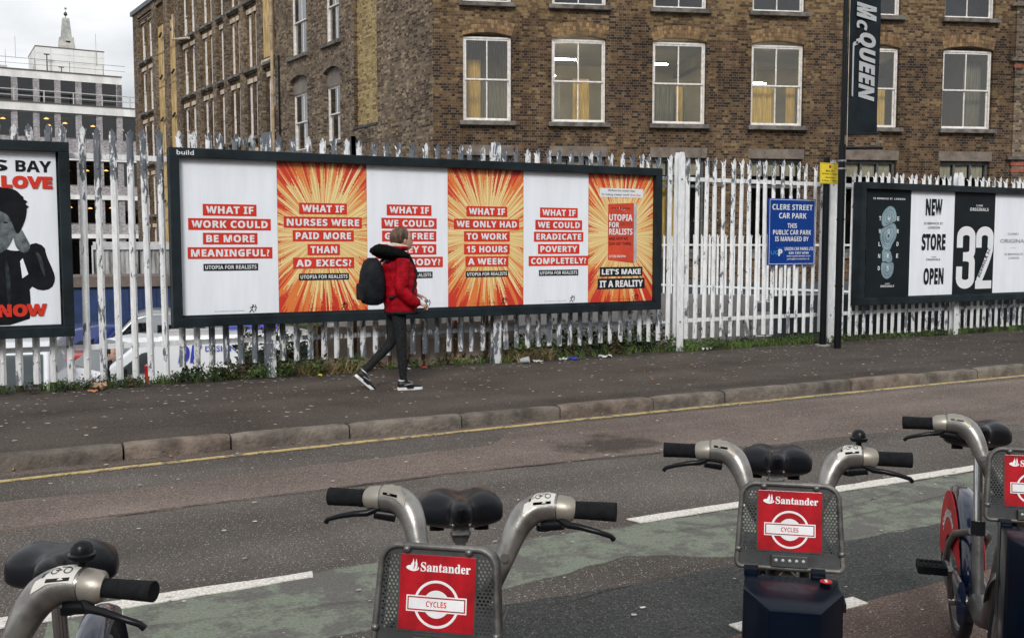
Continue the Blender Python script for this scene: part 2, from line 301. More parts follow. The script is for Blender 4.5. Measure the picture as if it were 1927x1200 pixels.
mk('print red', (.60, .045, .028), .5, 0, .06, 2); mk('print black', (.012, .017, .021), .45, 0, .1, 2); mk('print white', (.72, .74, .77), .5, 0, .02, 2)
mk('print grey', (.22, .24, .26), .5); mk('book orange', (.60, .06, .025), .5, 0, .15, 2); mk('book side', (.45, .47, .52), .5)
mk('sole teal', (.24, .37, .43), .5, 0, .25, 5); mk('sole dark', (.05, .09, .115), .5); mk('sole pale', (.33, .44, .49), .5)
mk('skin print', (.17, .195, .21), .5, 0, .4, 9, col2=(.025, .032, .037)); mk('figure black', (.012, .014, .017), .5, 0, .2, 4); mk('figure grey', (.045, .055, .06), .5, 0, .4, 5)
burstmat('starburst print')
mk('sign blue', (.006, .045, .25), .35, 0, .05, 2); mk('sign yellow', (.80, .62, .03), .4, 0, .04, 2); mk('logo cyan', (.03, .30, .62), .4)
mk('pole black', (.006, .008, .010), .4, 0, .2, 4); mk('galvanised', (.3, .31, .32), .4, .6, .2, 9)
mk('banner cloth', (.016, .023, .028), .75, 0, .15, 3, .1); mk('banner letter', (.42, .44, .46), .6, 0, .05, 4)
peeled('paint left', .16, .04, base=.015); peeled('paint board', .16, .155, base=.02); peeled('paint open', .13, .03, topz=2.15, base=.01); peeled('paint right', .03, .12, base=-.02); peeled('paint post', .02, .06, base=-.04)
mk('back paint', (.76, .78, .80), .5, 0, .1, 9, .1)
mk('beige panel', (.58, .47, .40), .8, 0, .15, 2, .2); mk('brown post', (.17, .085, .035), .8, 0, .2, 5, .2)
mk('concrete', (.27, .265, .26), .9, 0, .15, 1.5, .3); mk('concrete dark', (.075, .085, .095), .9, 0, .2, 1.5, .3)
mk('hoarding grey', (.36, .36, .36), .8, 0, .38, 4, .3, stretch=(1, 1, .15), world=True); mk('hoarding cap', (.55, .56, .57), .7, 0, .12, 3)
mk('container blue', (.012, .035, .12), .5, 0, .2, 2); mk('brown strip', (.14, .11, .095), .8)
mk('car white', (.68, .70, .73), .25, 0, .03, 2, coat=.6); mk('car silver', (.28, .30, .32), .3, .6, .08, 2, coat=.6); mk('car blue', (.012, .03, .17), .25, 0, .1, 2, coat=.8); mk('car red', (.4, .01, .012), .3, 0, .1, 2, coat=.8)
mk('livery blue', (.03, .05, .42), .4); mk('tyre', (.012, .012, .013), .8, 0, .2, 20, .2); mk('rim', (.35, .36, .37), .35, .8); mk('lamp clear', (.6, .62, .64), .1, .3); mk('lamp red', (.35, .01, .01), .2); mk('trim black', (.015, .015, .016), .6)
mk('leaf green', (.075, .125, .024), .6, 0, .3, 3, world=True, island=.45); mk('leaf dark', (.028, .055, .016), .6, 0, .3, 3, world=True, island=.4); mk('leaf brown', (.10, .065, .028), .8, 0, .3, 3, world=True, island=.4); mk('straw', (.28, .21, .10), .8, 0, .3, 3, world=True, island=.4); mk('twig', (.06, .04, .025), .8)
mk('soil', (.045, .034, .024), .95, 0, .4, 6, 1., world=True); mk('bank grass', (.05, .07, .022), .95, 0, .4, 5, 1., world=True)
mk('gum', (.48, .46, .43), .8, 0, .2, 9, world=True, island=.3)
mk('litter white', (.6, .6, .6), .5); mk('litter orange', (.5, .2, .07), .6); mk('litter blue', (.04, .06, .4), .5); mk('cup clear', (.42, .46, .47), .2); mk('cardboard', (.42, .27, .17), .8); mk('litter red', (.5, .06, .06), .6); mk('litter yellow', (.6, .5, .06), .6)
mk('jacket red', (.38, .005, .014), .5, 0, .22, 10, .7); mk('fur black', (.006, .007, .008), .95, 0, .3, 30, 1.); mk('bag black', (.016, .018, .022), .7, 0, .2, 10, .3)
mk('skin', (.50, .30, .22), .5, 0, .06, 10); mk('hair brown', (.11, .062, .032), .6, 0, .4, 20, .4, stretch=(1, 1, .3)); mk('scarf', (.62, .48, .44), .9, 0, .12, 14, .4)
mk('legging', (.010, .012, .014), .8, 0, .0, 45, .2, col2=(.028, .03, .03)); mk('shoe black', (.014, .015, .017), .5); mk('shoe white', (.72, .73, .74), .5); mk('shoe grey', (.3, .31, .33), .5); mk('tee dark', (.02, .02, .025), .8)
mk('bike alloy', (.28, .272, .258), .34, .75, .24, 12, .035); mk('bike alloy pale', (.33, .305, .262), .42, .55, .10, 8, .05); mk('bike steel', (.17, .17, .17), .42, .7, .18, 9, .08)
mk('basket grey', (.066, .069, .071), .45, .15, .18, 12, .05); mk('basket rim', (.15, .146, .138), .5, .4, .3, 12, .1)
mk('rubber grip', (.013, .014, .016), .72, 0, .15, 60, .4); mk('lever black', (.008, .009, .011), .3, spec=.35); mk('saddle black', (.008, .009, .012), .30, 0, .15, 5, .04, spec=.4)
mk('ad red', (.40, .006, .014), .3, 0, .22, 14, coat=.2); mk('ad white', (.80, .81, .83), .35); mk('chrome', (.6, .61, .62), .18, 1, .1, 9)
mk('skirt red', (.45, .010, .016), .5, 0, .12, 6, spec=.2)
mk('bike navy', (.008, .016, .045), .22, 0, .2, 5, coat=.8); mk('dock navy', (.0015, .005, .013), .2, 0, .2, 3, coat=0, spec=.22); mk('dock grey', (.05, .055, .06), .5); mk('decal white', (.62, .61, .57), .45); mk('decal ink', (.03, .03, .035), .5); mk('led', (.45, .47, .45), .2); mk('sticker red', (.55, .03, .03), .4); mk('decal green', (.1, .3, .15), .5)
for q in ('print red', 'print black', 'print white', 'figure black', 'figure grey', 'paper', 'backing board', 'banner cloth', 'legging', 'fur black', 'bag black', 'rubber grip', 'jacket red', 'tee dark', 'office dark', 'concrete dark', 'trim black'):
    MATS[q].node_tree.nodes['Principled BSDF'].inputs['Specular IOR Level'].default_value = .08
for q in ('pole black', 'frame charcoal', 'basket grey', 'sign blue', 'banner letter', 'skin print', 'lever black', 'saddle black'):
    MATS[q].node_tree.nodes['Principled BSDF'].inputs['Specular IOR Level'].default_value = .2
M_ = MATS

# ------------------------------------------------------------------ geometry helpers
class MB:
    def __init__(s): s.v = []; s.f = []; s.m = []; s.T = Matrix.Identity(4); s.mi = 0; s.segs = []
    def add(s, vs, fs):
        o = len(s.v); T = s.T
        s.v += [tuple(T @ Vector(p)) for p in vs]; s.f += [tuple(o + i for i in f) for f in fs]; s.m += [s.mi] * len(fs)
        return s
    def box(s, x0, x1, y0, y1, z0, z1):
        return s.add([(x0, y0, z0), (x1, y0, z0), (x1, y1, z0), (x0, y1, z0), (x0, y0, z1), (x1, y0, z1), (x1, y1, z1), (x0, y1, z1)],
                     [(0, 3, 2, 1), (4, 5, 6, 7), (0, 1, 5, 4), (1, 2, 6, 5), (2, 3, 7, 6), (3, 0, 4, 7)])
    def prism(s, pts, a, b, axis='y'):
        """polygon in the plane normal to axis, extruded a..b"""
        def P(u, v, w): return {'y': (u, w, v), 'x': (w, u, v), 'z': (u, v, w)}[axis]
        n = len(pts)
        area = sum(pts[i][0] * pts[(i + 1) % n][1] - pts[(i + 1) % n][0] * pts[i][1] for i in range(n))
        vs = [P(u, v, a) for u, v in pts] + [P(u, v, b) for u, v in pts]
        f = [tuple(range(n)), tuple(range(2 * n - 1, n - 1, -1))] + [(i, i + n, (i + 1) % n + n, (i + 1) % n) for i in range(n)]
        flip = (area < 0) ^ (axis != 'y') 
        if axis == 'x': flip = (area > 0)
        if axis == 'z': flip = (area > 0)
        if axis == 'y': flip = (area < 0)
        if flip: f = [tuple(reversed(q)) for q in f]
        return s.add(vs, f)
    def tube(s, path, r, seg=10, cap=True, sq=1.0):
        path = [Vector(p) for p in path]; rs = r if isinstance(r, (list, tuple)) else [r] * len(path)
        vs = []; t0 = None; up = None
        for i, p in enumerate(path):
            t = (path[min(i + 1, len(path) - 1)] - path[max(i - 1, 0)]).normalized()
            if up is None:
                up = Vector((0, 0, 1)) if abs(t.z) < .9 else Vector((1, 0, 0)); up = (up - t * up.dot(t)).normalized()
            else: up = (up - t * up.dot(t)).normalized()
            sd_ = t.cross(up)
            for k in range(seg):
                a = 2 * math.pi * k / seg
                vs.append(p + (sd_ * math.cos(a) * sq + up * math.sin(a)) * rs[i])
        fs = []
        for i in range(len(path) - 1):
            for k in range(seg):
                a, b = i * seg + k, i * seg + (k + 1) % seg
                fs.append((a, a + seg, b + seg, b))
        if cap: fs += [tuple(range(seg)), tuple(reversed(range((len(path) - 1) * seg, len(path) * seg)))]
        return s.add(vs, fs)
    def cyl(s, a, b, r, seg=12, r2=None): return s.tube([a, b], [r, r if r2 is None else r2], seg)
    def lathe(s, prof, seg=20, axis='z'):
        vs = []; n = len(prof)
        for k in range(seg):
            a = 2 * math.pi * k / seg
            for r, h in prof:
                p = (r * math.cos(a), r * math.sin(a), h)
                vs.append(p if axis == 'z' else ((h, p[0], p[1]) if axis == 'x' else (p[0], h, -p[1]) if axis == 'y' else p))
        fs = [(k * n + i, ((k + 1) % seg) * n + i, ((k + 1) % seg) * n + i + 1, k * n + i + 1) for k in range(seg) for i in range(n - 1)]
        return s.add(vs, fs)
    def ell(s, c, r, seg=16, ring=10):
        vs = [];fs=[]
        for i in range(ring + 1):
            t = math.pi * i / ring
            for k in range(seg):
                a = 2 * math.pi * k / seg
                vs.append((c[0] + r[0] * math.sin(t) * math.cos(a), c[1] + r[1] * math.sin(t) * math.sin(a), c[2] - r[2] * math.cos(t)))
        for i in range(ring):
            for k in range(seg):
                fs.append((i * seg + k, i * seg + (k + 1) % seg, (i + 1) * seg + (k + 1) % seg, (i + 1) * seg + k))
        return s.add(vs, fs)
    def loft(s, rings, cap=True, closed=True):
        n = len(rings[0]); vs = [p for r in rings for p in r]; fs = []
        for i in range(len(rings) - 1):
            for k in range(n if closed else n - 1):
                a, b = i * n + k, i * n + (k + 1) % n
                fs.append((a, b, b + n, a + n))
        if cap: fs += [tuple(reversed(range(n))), tuple(range((len(rings) - 1) * n, len(rings) * n))]
        return s.add(vs, fs)
    def mesh(s, name, mats, smooth=None, bevel=0, fixn=False, sub=0):
        me = bpy.data.meshes.new(name); me.from_pydata(s.v, [], s.f)
        if not isinstance(mats, (list, tuple)): mats = [mats]
        for m in mats: me.materials.append(M_[m])
        me.polygons.foreach_set('material_index', s.m)
        if fixn or bevel or sub:
            bm = bmesh.new(); bm.from_mesh(me)
            bmesh.ops.remove_doubles(bm, verts=bm.verts, dist=1e-5)
            if fixn: bmesh.ops.recalc_face_normals(bm, faces=bm.faces)
            if bevel:
                es = [e for e in bm.edges if len(e.link_faces) == 2 and e.calc_face_angle() > .5]
                bmesh.ops.bevel(bm, geom=es, offset=bevel, segments=2, affect='EDGES', profile=.6, clamp_overlap=True)
            bm.to_mesh(me); bm.free()
        if smooth is not None:
            me.polygons.foreach_set('use_smooth', [True] * len(me.polygons))
            if smooth < 179:
                bm = bmesh.new(); bm.from_mesh(me); a = R(smooth)
                for e in bm.edges:
                    if len(e.link_faces) == 2 and e.calc_face_angle(0) > a: e.smooth = False
                bm.to_mesh(me); bm.free()
        me.update(); return me
    def build(s, name, mats, parent=None, loc=(0, 0, 0), rz=0., **k):
        if name == 'lettering' and len(s.segs) > 1:        # each line of writing is a piece of its own
            s.segs[0] = (0, 0); ends = s.segs[1:] + [(len(s.v), len(s.f))]
            for (v0, f0), (v1, f1) in zip(s.segs, ends):
                q = MB(); q.v = s.v[v0:v1]; q.f = [tuple(i - v0 for i in f) for f in s.f[f0:f1]]; q.m = s.m[f0:f1]; o = link(name, q.mesh(name, mats, **k), parent, loc, rz)
            return o
        return link(name, s.mesh(name, mats, **k), parent, loc, rz)
def link(name, me, parent=None, loc=(0, 0, 0), rz=0.):
    o = bpy.data.objects.new(name, me); COL.objects.link(o); o.location = loc; o.rotation_euler = (0, 0, rz)
    if parent: o.parent = parent
    return o
def tag(o, label=None, cat=None, group=None, kind=None):
    if label: o['label'] = label
    if cat: o['category'] = cat
    if group: o['group'] = group
    if kind: o['kind'] = kind
    return o
def thing(name, label, cat, loc=(0, 0, 0), rz=0., group=None):
    return tag(link(name, None, None, loc, rz), label, cat, group)
def struct(o): o['kind'] = 'structure'; return o
def stuff(o): o['kind'] = 'stuff'; return o
def copy_tree(o, parent=None):
    c = o.copy(); COL.objects.link(c)
    if parent: c.parent = parent
    for ch in o.children: copy_tree(ch, c)
    return c
def box(name, mat, x0, x1, y0, y1, z0, z1, parent=None, bevel=0, **k):
    return MB().box(x0, x1, y0, y1, z0, z1).build(name, mat, parent, bevel=bevel, **k)

# text ------------------------------------------------------------------
def styled(t, st):
    out = ''
    for ch in t:
        o = ord(ch)
        if st == 'bold':
            if 'A' <= ch <= 'Z': ch = chr(0x1D5D4 + o - 65)
            elif 'a' <= ch <= 'z': ch = chr(0x1D5EE + o - 97)
            elif '0' <= ch <= '9': ch = chr(0x1D7EC + o - 48)
        elif st == 'serif':
            if 'A' <= ch <= 'Z': ch = chr(0x1D400 + o - 65)
            elif 'a' <= ch <= 'z': ch = chr(0x1D41A + o - 97)
        elif st == 'boldit':
            if 'A' <= ch <= 'Z': ch = chr(0x1D63C + o - 65)
            elif 'a' <= ch <= 'z': ch = chr(0x1D656 + o - 97)
        out += ch
    return out
_tc = {}
def text_raw(t, st='bold', off=0., space=1.):
    key = (t, st, off, space)
    if key in _tc: return _tc[key]
    c = bpy.data.curves.new('t', 'FONT'); c.body = styled(t, st); c.size = 1; c.offset = off; c.resolution_u = 2; c.space_character = space
    o = bpy.data.objects.new('t', c); me = bpy.data.meshes.new_from_object(o)
    vs = [(v.co.x, v.co.y) for v in me.vertices]; fs = [tuple(p.vertices) for p in me.polygons]
    bpy.data.objects.remove(o); bpy.data.curves.remove(c); bpy.data.meshes.remove(me)
    if not vs: vs = [(0, 0), (1, 0), (1, 1)]; fs = [(0, 1, 2)]
    xs = [v[0] for v in vs]; ys = [v[1] for v in vs]
    a, b, cc, d = min(xs), max(xs), min(ys), max(ys)
    _tc[key] = ([((x - a) / (b - a), (y - cc) / (d - cc)) for x, y in vs], fs, (b - a) / (d - cc)); return _tc[key]
def add_text(mb, t, x0, x1, z0, z1, y, st='bold', off=0., space=1., fn=None):
    """flat lettering fitted into a rectangle of the local x-z plane, facing -y"""
    vs, fs, _ = text_raw(t, st, off, space); mb.segs.append((len(mb.v), len(mb.f)))
    P = fn or (lambda u, v: (x0 + (x1 - x0) * u, y, z0 + (z1 - z0) * v))
    fs2 = []
    for f in fs:
        a = sum(vs[f[i]][0] * vs[f[(i + 1) % len(f)]][1] - vs[f[(i + 1) % len(f)]][0] * vs[f[i]][1] for i in range(len(f)))
        fs2.append(f if a > 0 else tuple(reversed(f)))
    return mb.add([P(u, v) for u, v in vs], fs2)
def disc(mb, cx, cz, r, y, seg=28, r0=0., a0=0., a1=360., sx=1.):
    n = seg; vs = []; fs = []
    for k in range(n + 1):
        a = R(a0 + (a1 - a0) * k / n); vs += [(cx + r0 * math.cos(a) * sx, y, cz + r0 * math.sin(a)), (cx + r * math.cos(a) * sx, y, cz + r * math.sin(a))]
    for k in range(n): fs.append((2 * k, 2 * k + 1, 2 * k + 3, 2 * k + 2))
    return mb.add(vs, fs)
def rect(mb, x0, x1, z0, z1, y): return mb.add([(x0, y, z0), (x1, y, z0), (x1, y, z1), (x0, y, z1)], [(0, 1, 2, 3)])
def poly(mb, pts, y): 
    n = len(pts); a = sum(pts[i][0] * pts[(i + 1) % n][1] - pts[(i + 1) % n][0] * pts[i][1] for i in range(n))
    f = tuple(range(n)); return mb.add([(x, y, z) for x, z in pts], [f if a > 0 else tuple(reversed(f))])
def smoothpts(pts, it=2):
    for _ in range(it):
        q = []
        n = len(pts)
        for i in range(n):
            a, b = pts[i], pts[(i + 1) % n]
            q += [(a[0] * .75 + b[0] * .25, a[1] * .75 + b[1] * .25), (a[0] * .25 + b[0] * .75, a[1] * .25 + b[1] * .75)]
        pts = q
    return pts
def strip(name, mat, up, lo, z, wob=.03, seed=1, n=4):
    """a ground sheet between two polylines with a ragged edge"""
    rnd = random.Random(seed); mb = MB()
    def dense(pl):
        out = []
        for i in range(len(pl) - 1):
            a, b = pl[i], pl[i + 1]; k = max(1, int(abs(b[0] - a[0]) / .12)) if wob else 1
            for j in range(k): out.append((a[0] + (b[0] - a[0]) * j / k, a[1] + (b[1] - a[1]) * j / k + rnd.uniform(-wob, wob)))
        out.append(pl[-1]); return out
    U, Lo = dense(up), dense(lo)
    bm = bmesh.new()
    vs = [bm.verts.new((x, y, z)) for x, y in Lo] + [bm.verts.new((x, y, z)) for x, y in reversed(U)]
    f = bm.faces.new(vs); f.normal_update(); bmesh.ops.triangulate(bm, faces=[f], ngon_method='EAR_CLIP'); bm.normal_update()
    for f in bm.faces:
        if f.normal.z < 0: f.normal_flip()
    ring = vs + [vs[0]]; low = [bm.verts.new((v.co.x, v.co.y, v.co.z - .006)) for v in vs]; low.append(low[0])
    for i in range(len(vs)):
        if (ring[i].co - ring[i + 1].co).length > 1e-6: bm.faces.new((ring[i], low[i], low[i + 1], ring[i + 1]))
    me = bpy.data.meshes.new(name); bm.to_mesh(me); bm.free(); me.materials.append(M_[mat])
    return struct(link(name, me))

# ------------------------------------------------------------------ ground, road, pavement
RZ = -.12
struct(box('road', 'road asphalt', -60, 120, -40, 7.93, RZ - .3, RZ))
struct(box('pavement', 'pavement asphalt', -60, 120, 7.972, 11.32, -.4, 0))
struct(MB().add([(-900, -900, -2.6), (900, -900, -2.6), (900, 900, -2.6), (-900, 900, -2.6)], [(0, 1, 2, 3)]).build('ground', 'yard asphalt'))
strip('brown_road_strip', 'brown asphalt', [(-6, 6.95), (.05, 6.94), (.92, 6.9), (1.83, 7.03), (3.6, 7.09), (3.9, 7.44), (4.5, 7.62), (9, 7.62), (40, 7.62)],
      [(-6, 6.15), (.04, 6.19), (.96, 6.27), (1.64, 6.31), (2.47, 6.32), (3.33, 6.29), (4.34, 6.26), (5.64, 6.05), (6.97, 5.98), (8.5, 5.6), (14, 5.4), (40, 5.4)], RZ + .004, .02, 3)
strip('gutter_asphalt', 'brown asphalt', [(-10, 7.88), (120, 7.88)], [(-10, 7.72), (1, 7.72), (3, 7.755), (120, 7.77)], RZ + .004, .0, 4)
strip('green_cycle_lane', 'green lane paint', [(.2, 4.64), (1.4, 4.70), (2.4, 4.70), (3.2, 4.66), (6.2, 4.62), (9, 4.6)], [(.1, 3.9), (.8, 3.9), (1.4, 3.87), (2.1, 4.05), (2.9, 4.2), (3.1, 4.1), (3.4, 3.94), (4, 3.86), (5, 3.85), (9, 3.8)], RZ + .004, .02, 6)
strip('dark_road_patch', 'dark asphalt', [(1.9, 3.9), (2.1, 3.86), (2.7, 3.82), (5.5, 3.84), (9, 3.78)], [(1.6, 2.6), (2.2, 3.05), (3.3, 3.1), (4.6, 3.17), (9, 3.2)], RZ + .008, .015, 7)
strip('gravel_footway', 'red gravel asphalt', [(-1, 1.9), (2.2, 3.04), (2.7, 3.10), (4.6, 3.165), (9, 3.19)], [(-1, -8), (30, -8), (30, 3.19)], RZ + .012, .0, 8)
def yellow_y(x): return 7.55 + .25 * (1 - math.exp(-max(0, x) / 3.2)) - (.0 if x > 0 else 0)
ys = [i * .5 for i in range(-12, 120)]
strip('yellow_line', 'yellow road paint', [(x, yellow_y(x) + .03) for x in ys], [(x, yellow_y(x) - .03) for x in ys], RZ + .009, .006, 9)
strip('lane_line', 'white road paint', [(-2.2, 4.75), (.12, 4.75), (1.39, 4.72)], [(-2.2, 4.64), (.2, 4.62), (1.37, 4.64)], RZ + .009, .007, 10)
strip('lane_line', 'white road paint', [(3.30, 4.77), (6.4, 4.76)], [(3.33, 4.67), (6.4, 4.645)], RZ + .009, .006, 11)
strip('lane_line', 'white road paint', [(8.6, 4.76), (11.6, 4.76)], [(8.6, 4.66), (11.6, 4.66)], RZ + .009, .006, 12)
strip('bay_line', 'white road paint', [(3.22, 3.19), (3.46, 3.19)], [(3.22, 3.09), (3.46, 3.10)], RZ + .016, .004, 13)
strip('bay_line', 'white road paint', [(2.74, 3.2), (2.86, 3.2)], [(2.74, 3.12), (2.86, 3.13)], RZ + .016, .004, 14)
# cracks across the lane: thin sunk seams drawn as dark tar strips
def seam(pts, wd, z, seed):
    rnd = random.Random(seed); mb = MB(); pp = []
    for i in range(len(pts) - 1):
        for j in range(10):
            t = j / 10; pp.append((pts[i][0] * (1 - t) + pts[i + 1][0] * t + rnd.uniform(-.012, .012), pts[i][1] * (1 - t) + pts[i + 1][1] * t + rnd.uniform(-.014, .014)))
    for i in range(len(pp) - 1):
        a, b = pp[i], pp[i + 1]; w0 = wd * rnd.uniform(.4, 1)
        mb.add([(a[0], a[1] - w0, z), (b[0], b[1] - w0, z), (b[0], b[1] + w0, z), (a[0], a[1] + w0, z)], [(0, 1, 2, 3)])
    struct(mb.build('road_crack', 'brown asphalt damp'))
seam([(2.2, 3.75), (3.3, 3.9), (4.2, 4.15), (6, 4.3)], .0035, RZ + .0125, 1); seam([(3.3, 4.45), (4.4, 4.3), (5.4, 4.5)], .003, RZ + .0125, 2); seam([(.5, 4.35), (1.5, 4.2), (2.4, 4.4)], .003, RZ + .0125, 3)
seam([(-1, 6.17), (1, 6.27), (3, 6.31), (5, 6.18)], .009, RZ + .0125, 4)

strip('soil_edge', 'soil', [(-3, 11.31), (20, 11.31)], [(-3, 11.02), (1, 11.0), (2.4, 11.06), (3.6, 11.0), (4.2, 11.2), (5.8, 11.2), (6.2, 10.98), (8.2, 11.0), (9, 11.08), (12, 11.1), (20, 11.12)], .004, .035, 31)
kerb = struct(link('kerb', None, None, (0, 7.868, 0)))
js = [-4.6, -3.7, -2.8, -1.9, -.98, -.02, .889, 1.683, 2.657, 3.685, 4.697, 5.756, 6.651, 7.507, 8.436, 9.535, 10.541, 11.487, 12.4, 13.35, 14.3, 15.2, 16.1, 17, 18, 19, 20, 21]
for i in range(len(js) - 1):
    rnd = random.Random(i + 40); x0, x1 = js[i] + .008, js[i + 1] - .008; n = 9
    prof = [(.0, -.30), (.0, -.13), (.004, -.06), (.006, -.022), (.020, -.004), (.05, .003), (.102, .003), (.108, -.3)]
    rings = []; dz = rnd.uniform(-.004, .006); dy = rnd.uniform(-.006, .006)
    for k in range(n + 1):
        t = k / n; e = .008 if k in (0, n) else 0; x = x0 + (x1 - x0) * t
        rings.append([(x, a + dy + (e if j < 6 else 0) + (rnd.uniform(-.003, .003) if j < 6 else 0), z + dz - (e if 2 < j < 7 else 0) + (rnd.uniform(-.0025, .0025) if j > 1 else 0)) for j, (a, z) in enumerate(prof)])
    MB().loft(rings).build('kerb_stone', ['kerb granite', 'kerb granite', 'kerb pink', 'kerb dark'][(i * 7) % 4], kerb, smooth=50, fixn=True)
# gum spots and grit
rnd = random.Random(5); mb = MB()
for i in range(1500):
    if i < 1050: x, y, z = rnd.uniform(-1, 19), 11.0 - 2.85 * rnd.random() ** 1.6, .0035
    else: x, y, z = rnd.uniform(-1, 15), rnd.uniform(2.6, 7.8), RZ + .014
    r = rnd.choice([.008, .011, .014, .02]) * (1. if i < 1050 else .7); n = 7
    mb.add([(x + r * rnd.uniform(.6, 1.5) * math.cos(6.283 * k / n), y + r * rnd.uniform(.6, 1.1) * math.sin(6.283 * k / n), z) for k in range(n)], [tuple(range(n))])
tag(mb.build('gum_spots', 'gum'), 'pale trodden chewing gum spots scattered over pavement and road', 'gum', kind='stuff')

# ground behind the fence
struct(MB().add([(-60, 11.32, -.02), (3.7, 11.32, -.02), (3.7, 11.6, -.06), (-60, 11.6, -.06), (3.7, 13.4, -2.25), (-60, 13.4, -2.25)], [(0, 1, 2, 3), (3, 2, 4, 5)]).build('embankment', 'bank grass'))
struct(box('car_park', 'yard asphalt', -60, 9, 13.0, 70, -2.5, -2.24))
struct(box('lower_yard', 'yard asphalt', 6.3, 60, 11.325, 19.4, -2.5, -.22))
struct(box('verge', 'soil', 6.3, 60, 11.32, 11.9, -.5, -.015))
struct(box('upper_street', 'concrete', 9.2, 60, 19.7, 40, -2.5, -.005))
struct(box('street_edge', 'concrete dark', 9.2, 60, 19.4, 19.7, -2.5, -.01))
strip('yard_line', 'white road paint', [(8, 15.6), (12.5, 14.4), (16, 13.4)], [(8, 15.45), (12.5, 14.25), (16, 13.25)], -.214, .0, 15)
struct(box('side_wall', 'concrete', 6.1, 6.3, 11.9, 19.4, -2.5, -.1))

# ------------------------------------------------------------------ main brick building
P0 = Vector((11.5, 26.4, 0)); bR = R(110); bL = R(-6.4)
dR = Vector((math.sin(bR), math.cos(bR), 0)); dL = Vector((math.sin(bL), math.cos(bL), 0))
aR = math.atan2(dR.y, dR.x); aL = math.atan2(-dL.y, -dL.x)
bld = thing('brick_warehouse', 'tall soot-stained yellow brick warehouse with white sash windows behind the fence', 'building', tuple(P0))
def facade(name, mat, x0, x1, z0, z1, holes, rz, dep=.2, y=0.):
    """wall front at y with reveals for each hole (xa, xb, za, zb)"""
    xs = sorted({x0, x1, *[h[0] for h in holes], *[h[1] for h in holes]}); zs = sorted({z0, z1, *[h[2] for h in holes], *[h[3] for h in holes]})
    xs = [q for q in xs if x0 <= q <= x1]; zs = [q for q in zs if z0 <= q <= z1]
    mb = MB()
    for i in range(len(xs) - 1):
        for j in range(len(zs) - 1):
            cx, cz = (xs[i] + xs[i + 1]) / 2, (zs[j] + zs[j + 1]) / 2
            if any(h[0] < cx < h[1] and h[2] < cz < h[3] for h in holes): continue
            mb.add([(xs[i], y, zs[j]), (xs[i + 1], y, zs[j]), (xs[i + 1], y, zs[j + 1]), (xs[i], y, zs[j + 1])], [(0, 1, 2, 3)])
    for a, b, c, d in holes:
        q = y + dep
        mb.add([(a, y, c), (a, q, c), (a, q, d), (a, y, d)], [(0, 3, 2, 1)]); mb.add([(b, y, c), (b, q, c), (b, q, d), (b, y, d)], [(0, 1, 2, 3)])
        mb.add([(a, y, d), (b, y, d), (b, q, d), (a, q, d)], [(0, 1, 2, 3)]); mb.add([(a, y, c), (b, y, c), (b, q, c), (a, q, c)], [(0, 3, 2, 1)])
    return mb.build(name, mat, bld, rz=rz)
def arch(a, b, zt, rise, rz, y=-.004, dep=.19, hgt=.36, mat='arch brick'):
    """segmental arch of brick voussoirs in three rings closing the head of an opening"""
    w_ = b - a; Rr = (w_ * w_ / 4 + rise * rise) / (2 * rise); cx = (a + b) / 2; cz = zt - Rr
    h = math.asin(w_ / 2 / Rr); mb = MB(); rings = 3; n = int(w_ / .085)
    for k in range(rings):
        ra, rb = Rr + hgt * k / rings + .004, Rr + hgt * (k + 1) / rings - .004
        for i in range(n):
            t0 = -h + 2 * h * (i + .04) / n; t1 = -h + 2 * h * (i + .96) / n; yy = y - random.uniform(0, .008)
            q = [(cx + r * math.sin(t), cz + r * math.cos(t)) for r, t in ((ra, t0), (ra, t1), (rb, t1), (rb, t0))]
            mb.add([(u, yy, v) for u, v in q] + [(u, y + (dep if k == 0 else .02), v) for u, v in q], [(0, 1, 2, 3), (0, 4, 5, 1), (1, 5, 6, 2), (2, 6, 7, 3), (3, 7, 4, 0)])
    return mb.build('brick_arch', mat, bld, rz=rz)
def headfill(a, b, zt, rise, rz, y, mat):
    """the spandrel corners above an arched head"""
    w_ = b - a; Rr = (w_ * w_ / 4 + rise * rise) / (2 * rise); cx = (a + b) / 2; cz = zt - Rr; h = math.asin(w_ / 2 / Rr); mb = MB(); n = 10
    for i in range(n):
        t0 = -h + 2 * h * i / n; t1 = -h + 2 * h * (i + 1) / n
        p0 = (cx + Rr * math.sin(t0), cz + Rr * math.cos(t0)); p1 = (cx + Rr * math.sin(t1), cz + Rr * math.cos(t1))
        mb.add([(p0[0], y, p0[1]), (p1[0], y, p1[1]), (p1[0], y, zt + .001), (p0[0], y, zt + .001), (p0[0], y + .18, p0[1]), (p1[0], y + .18, p1[1])], [(0, 1, 2, 3), (0, 4, 5, 1)])
    return mb
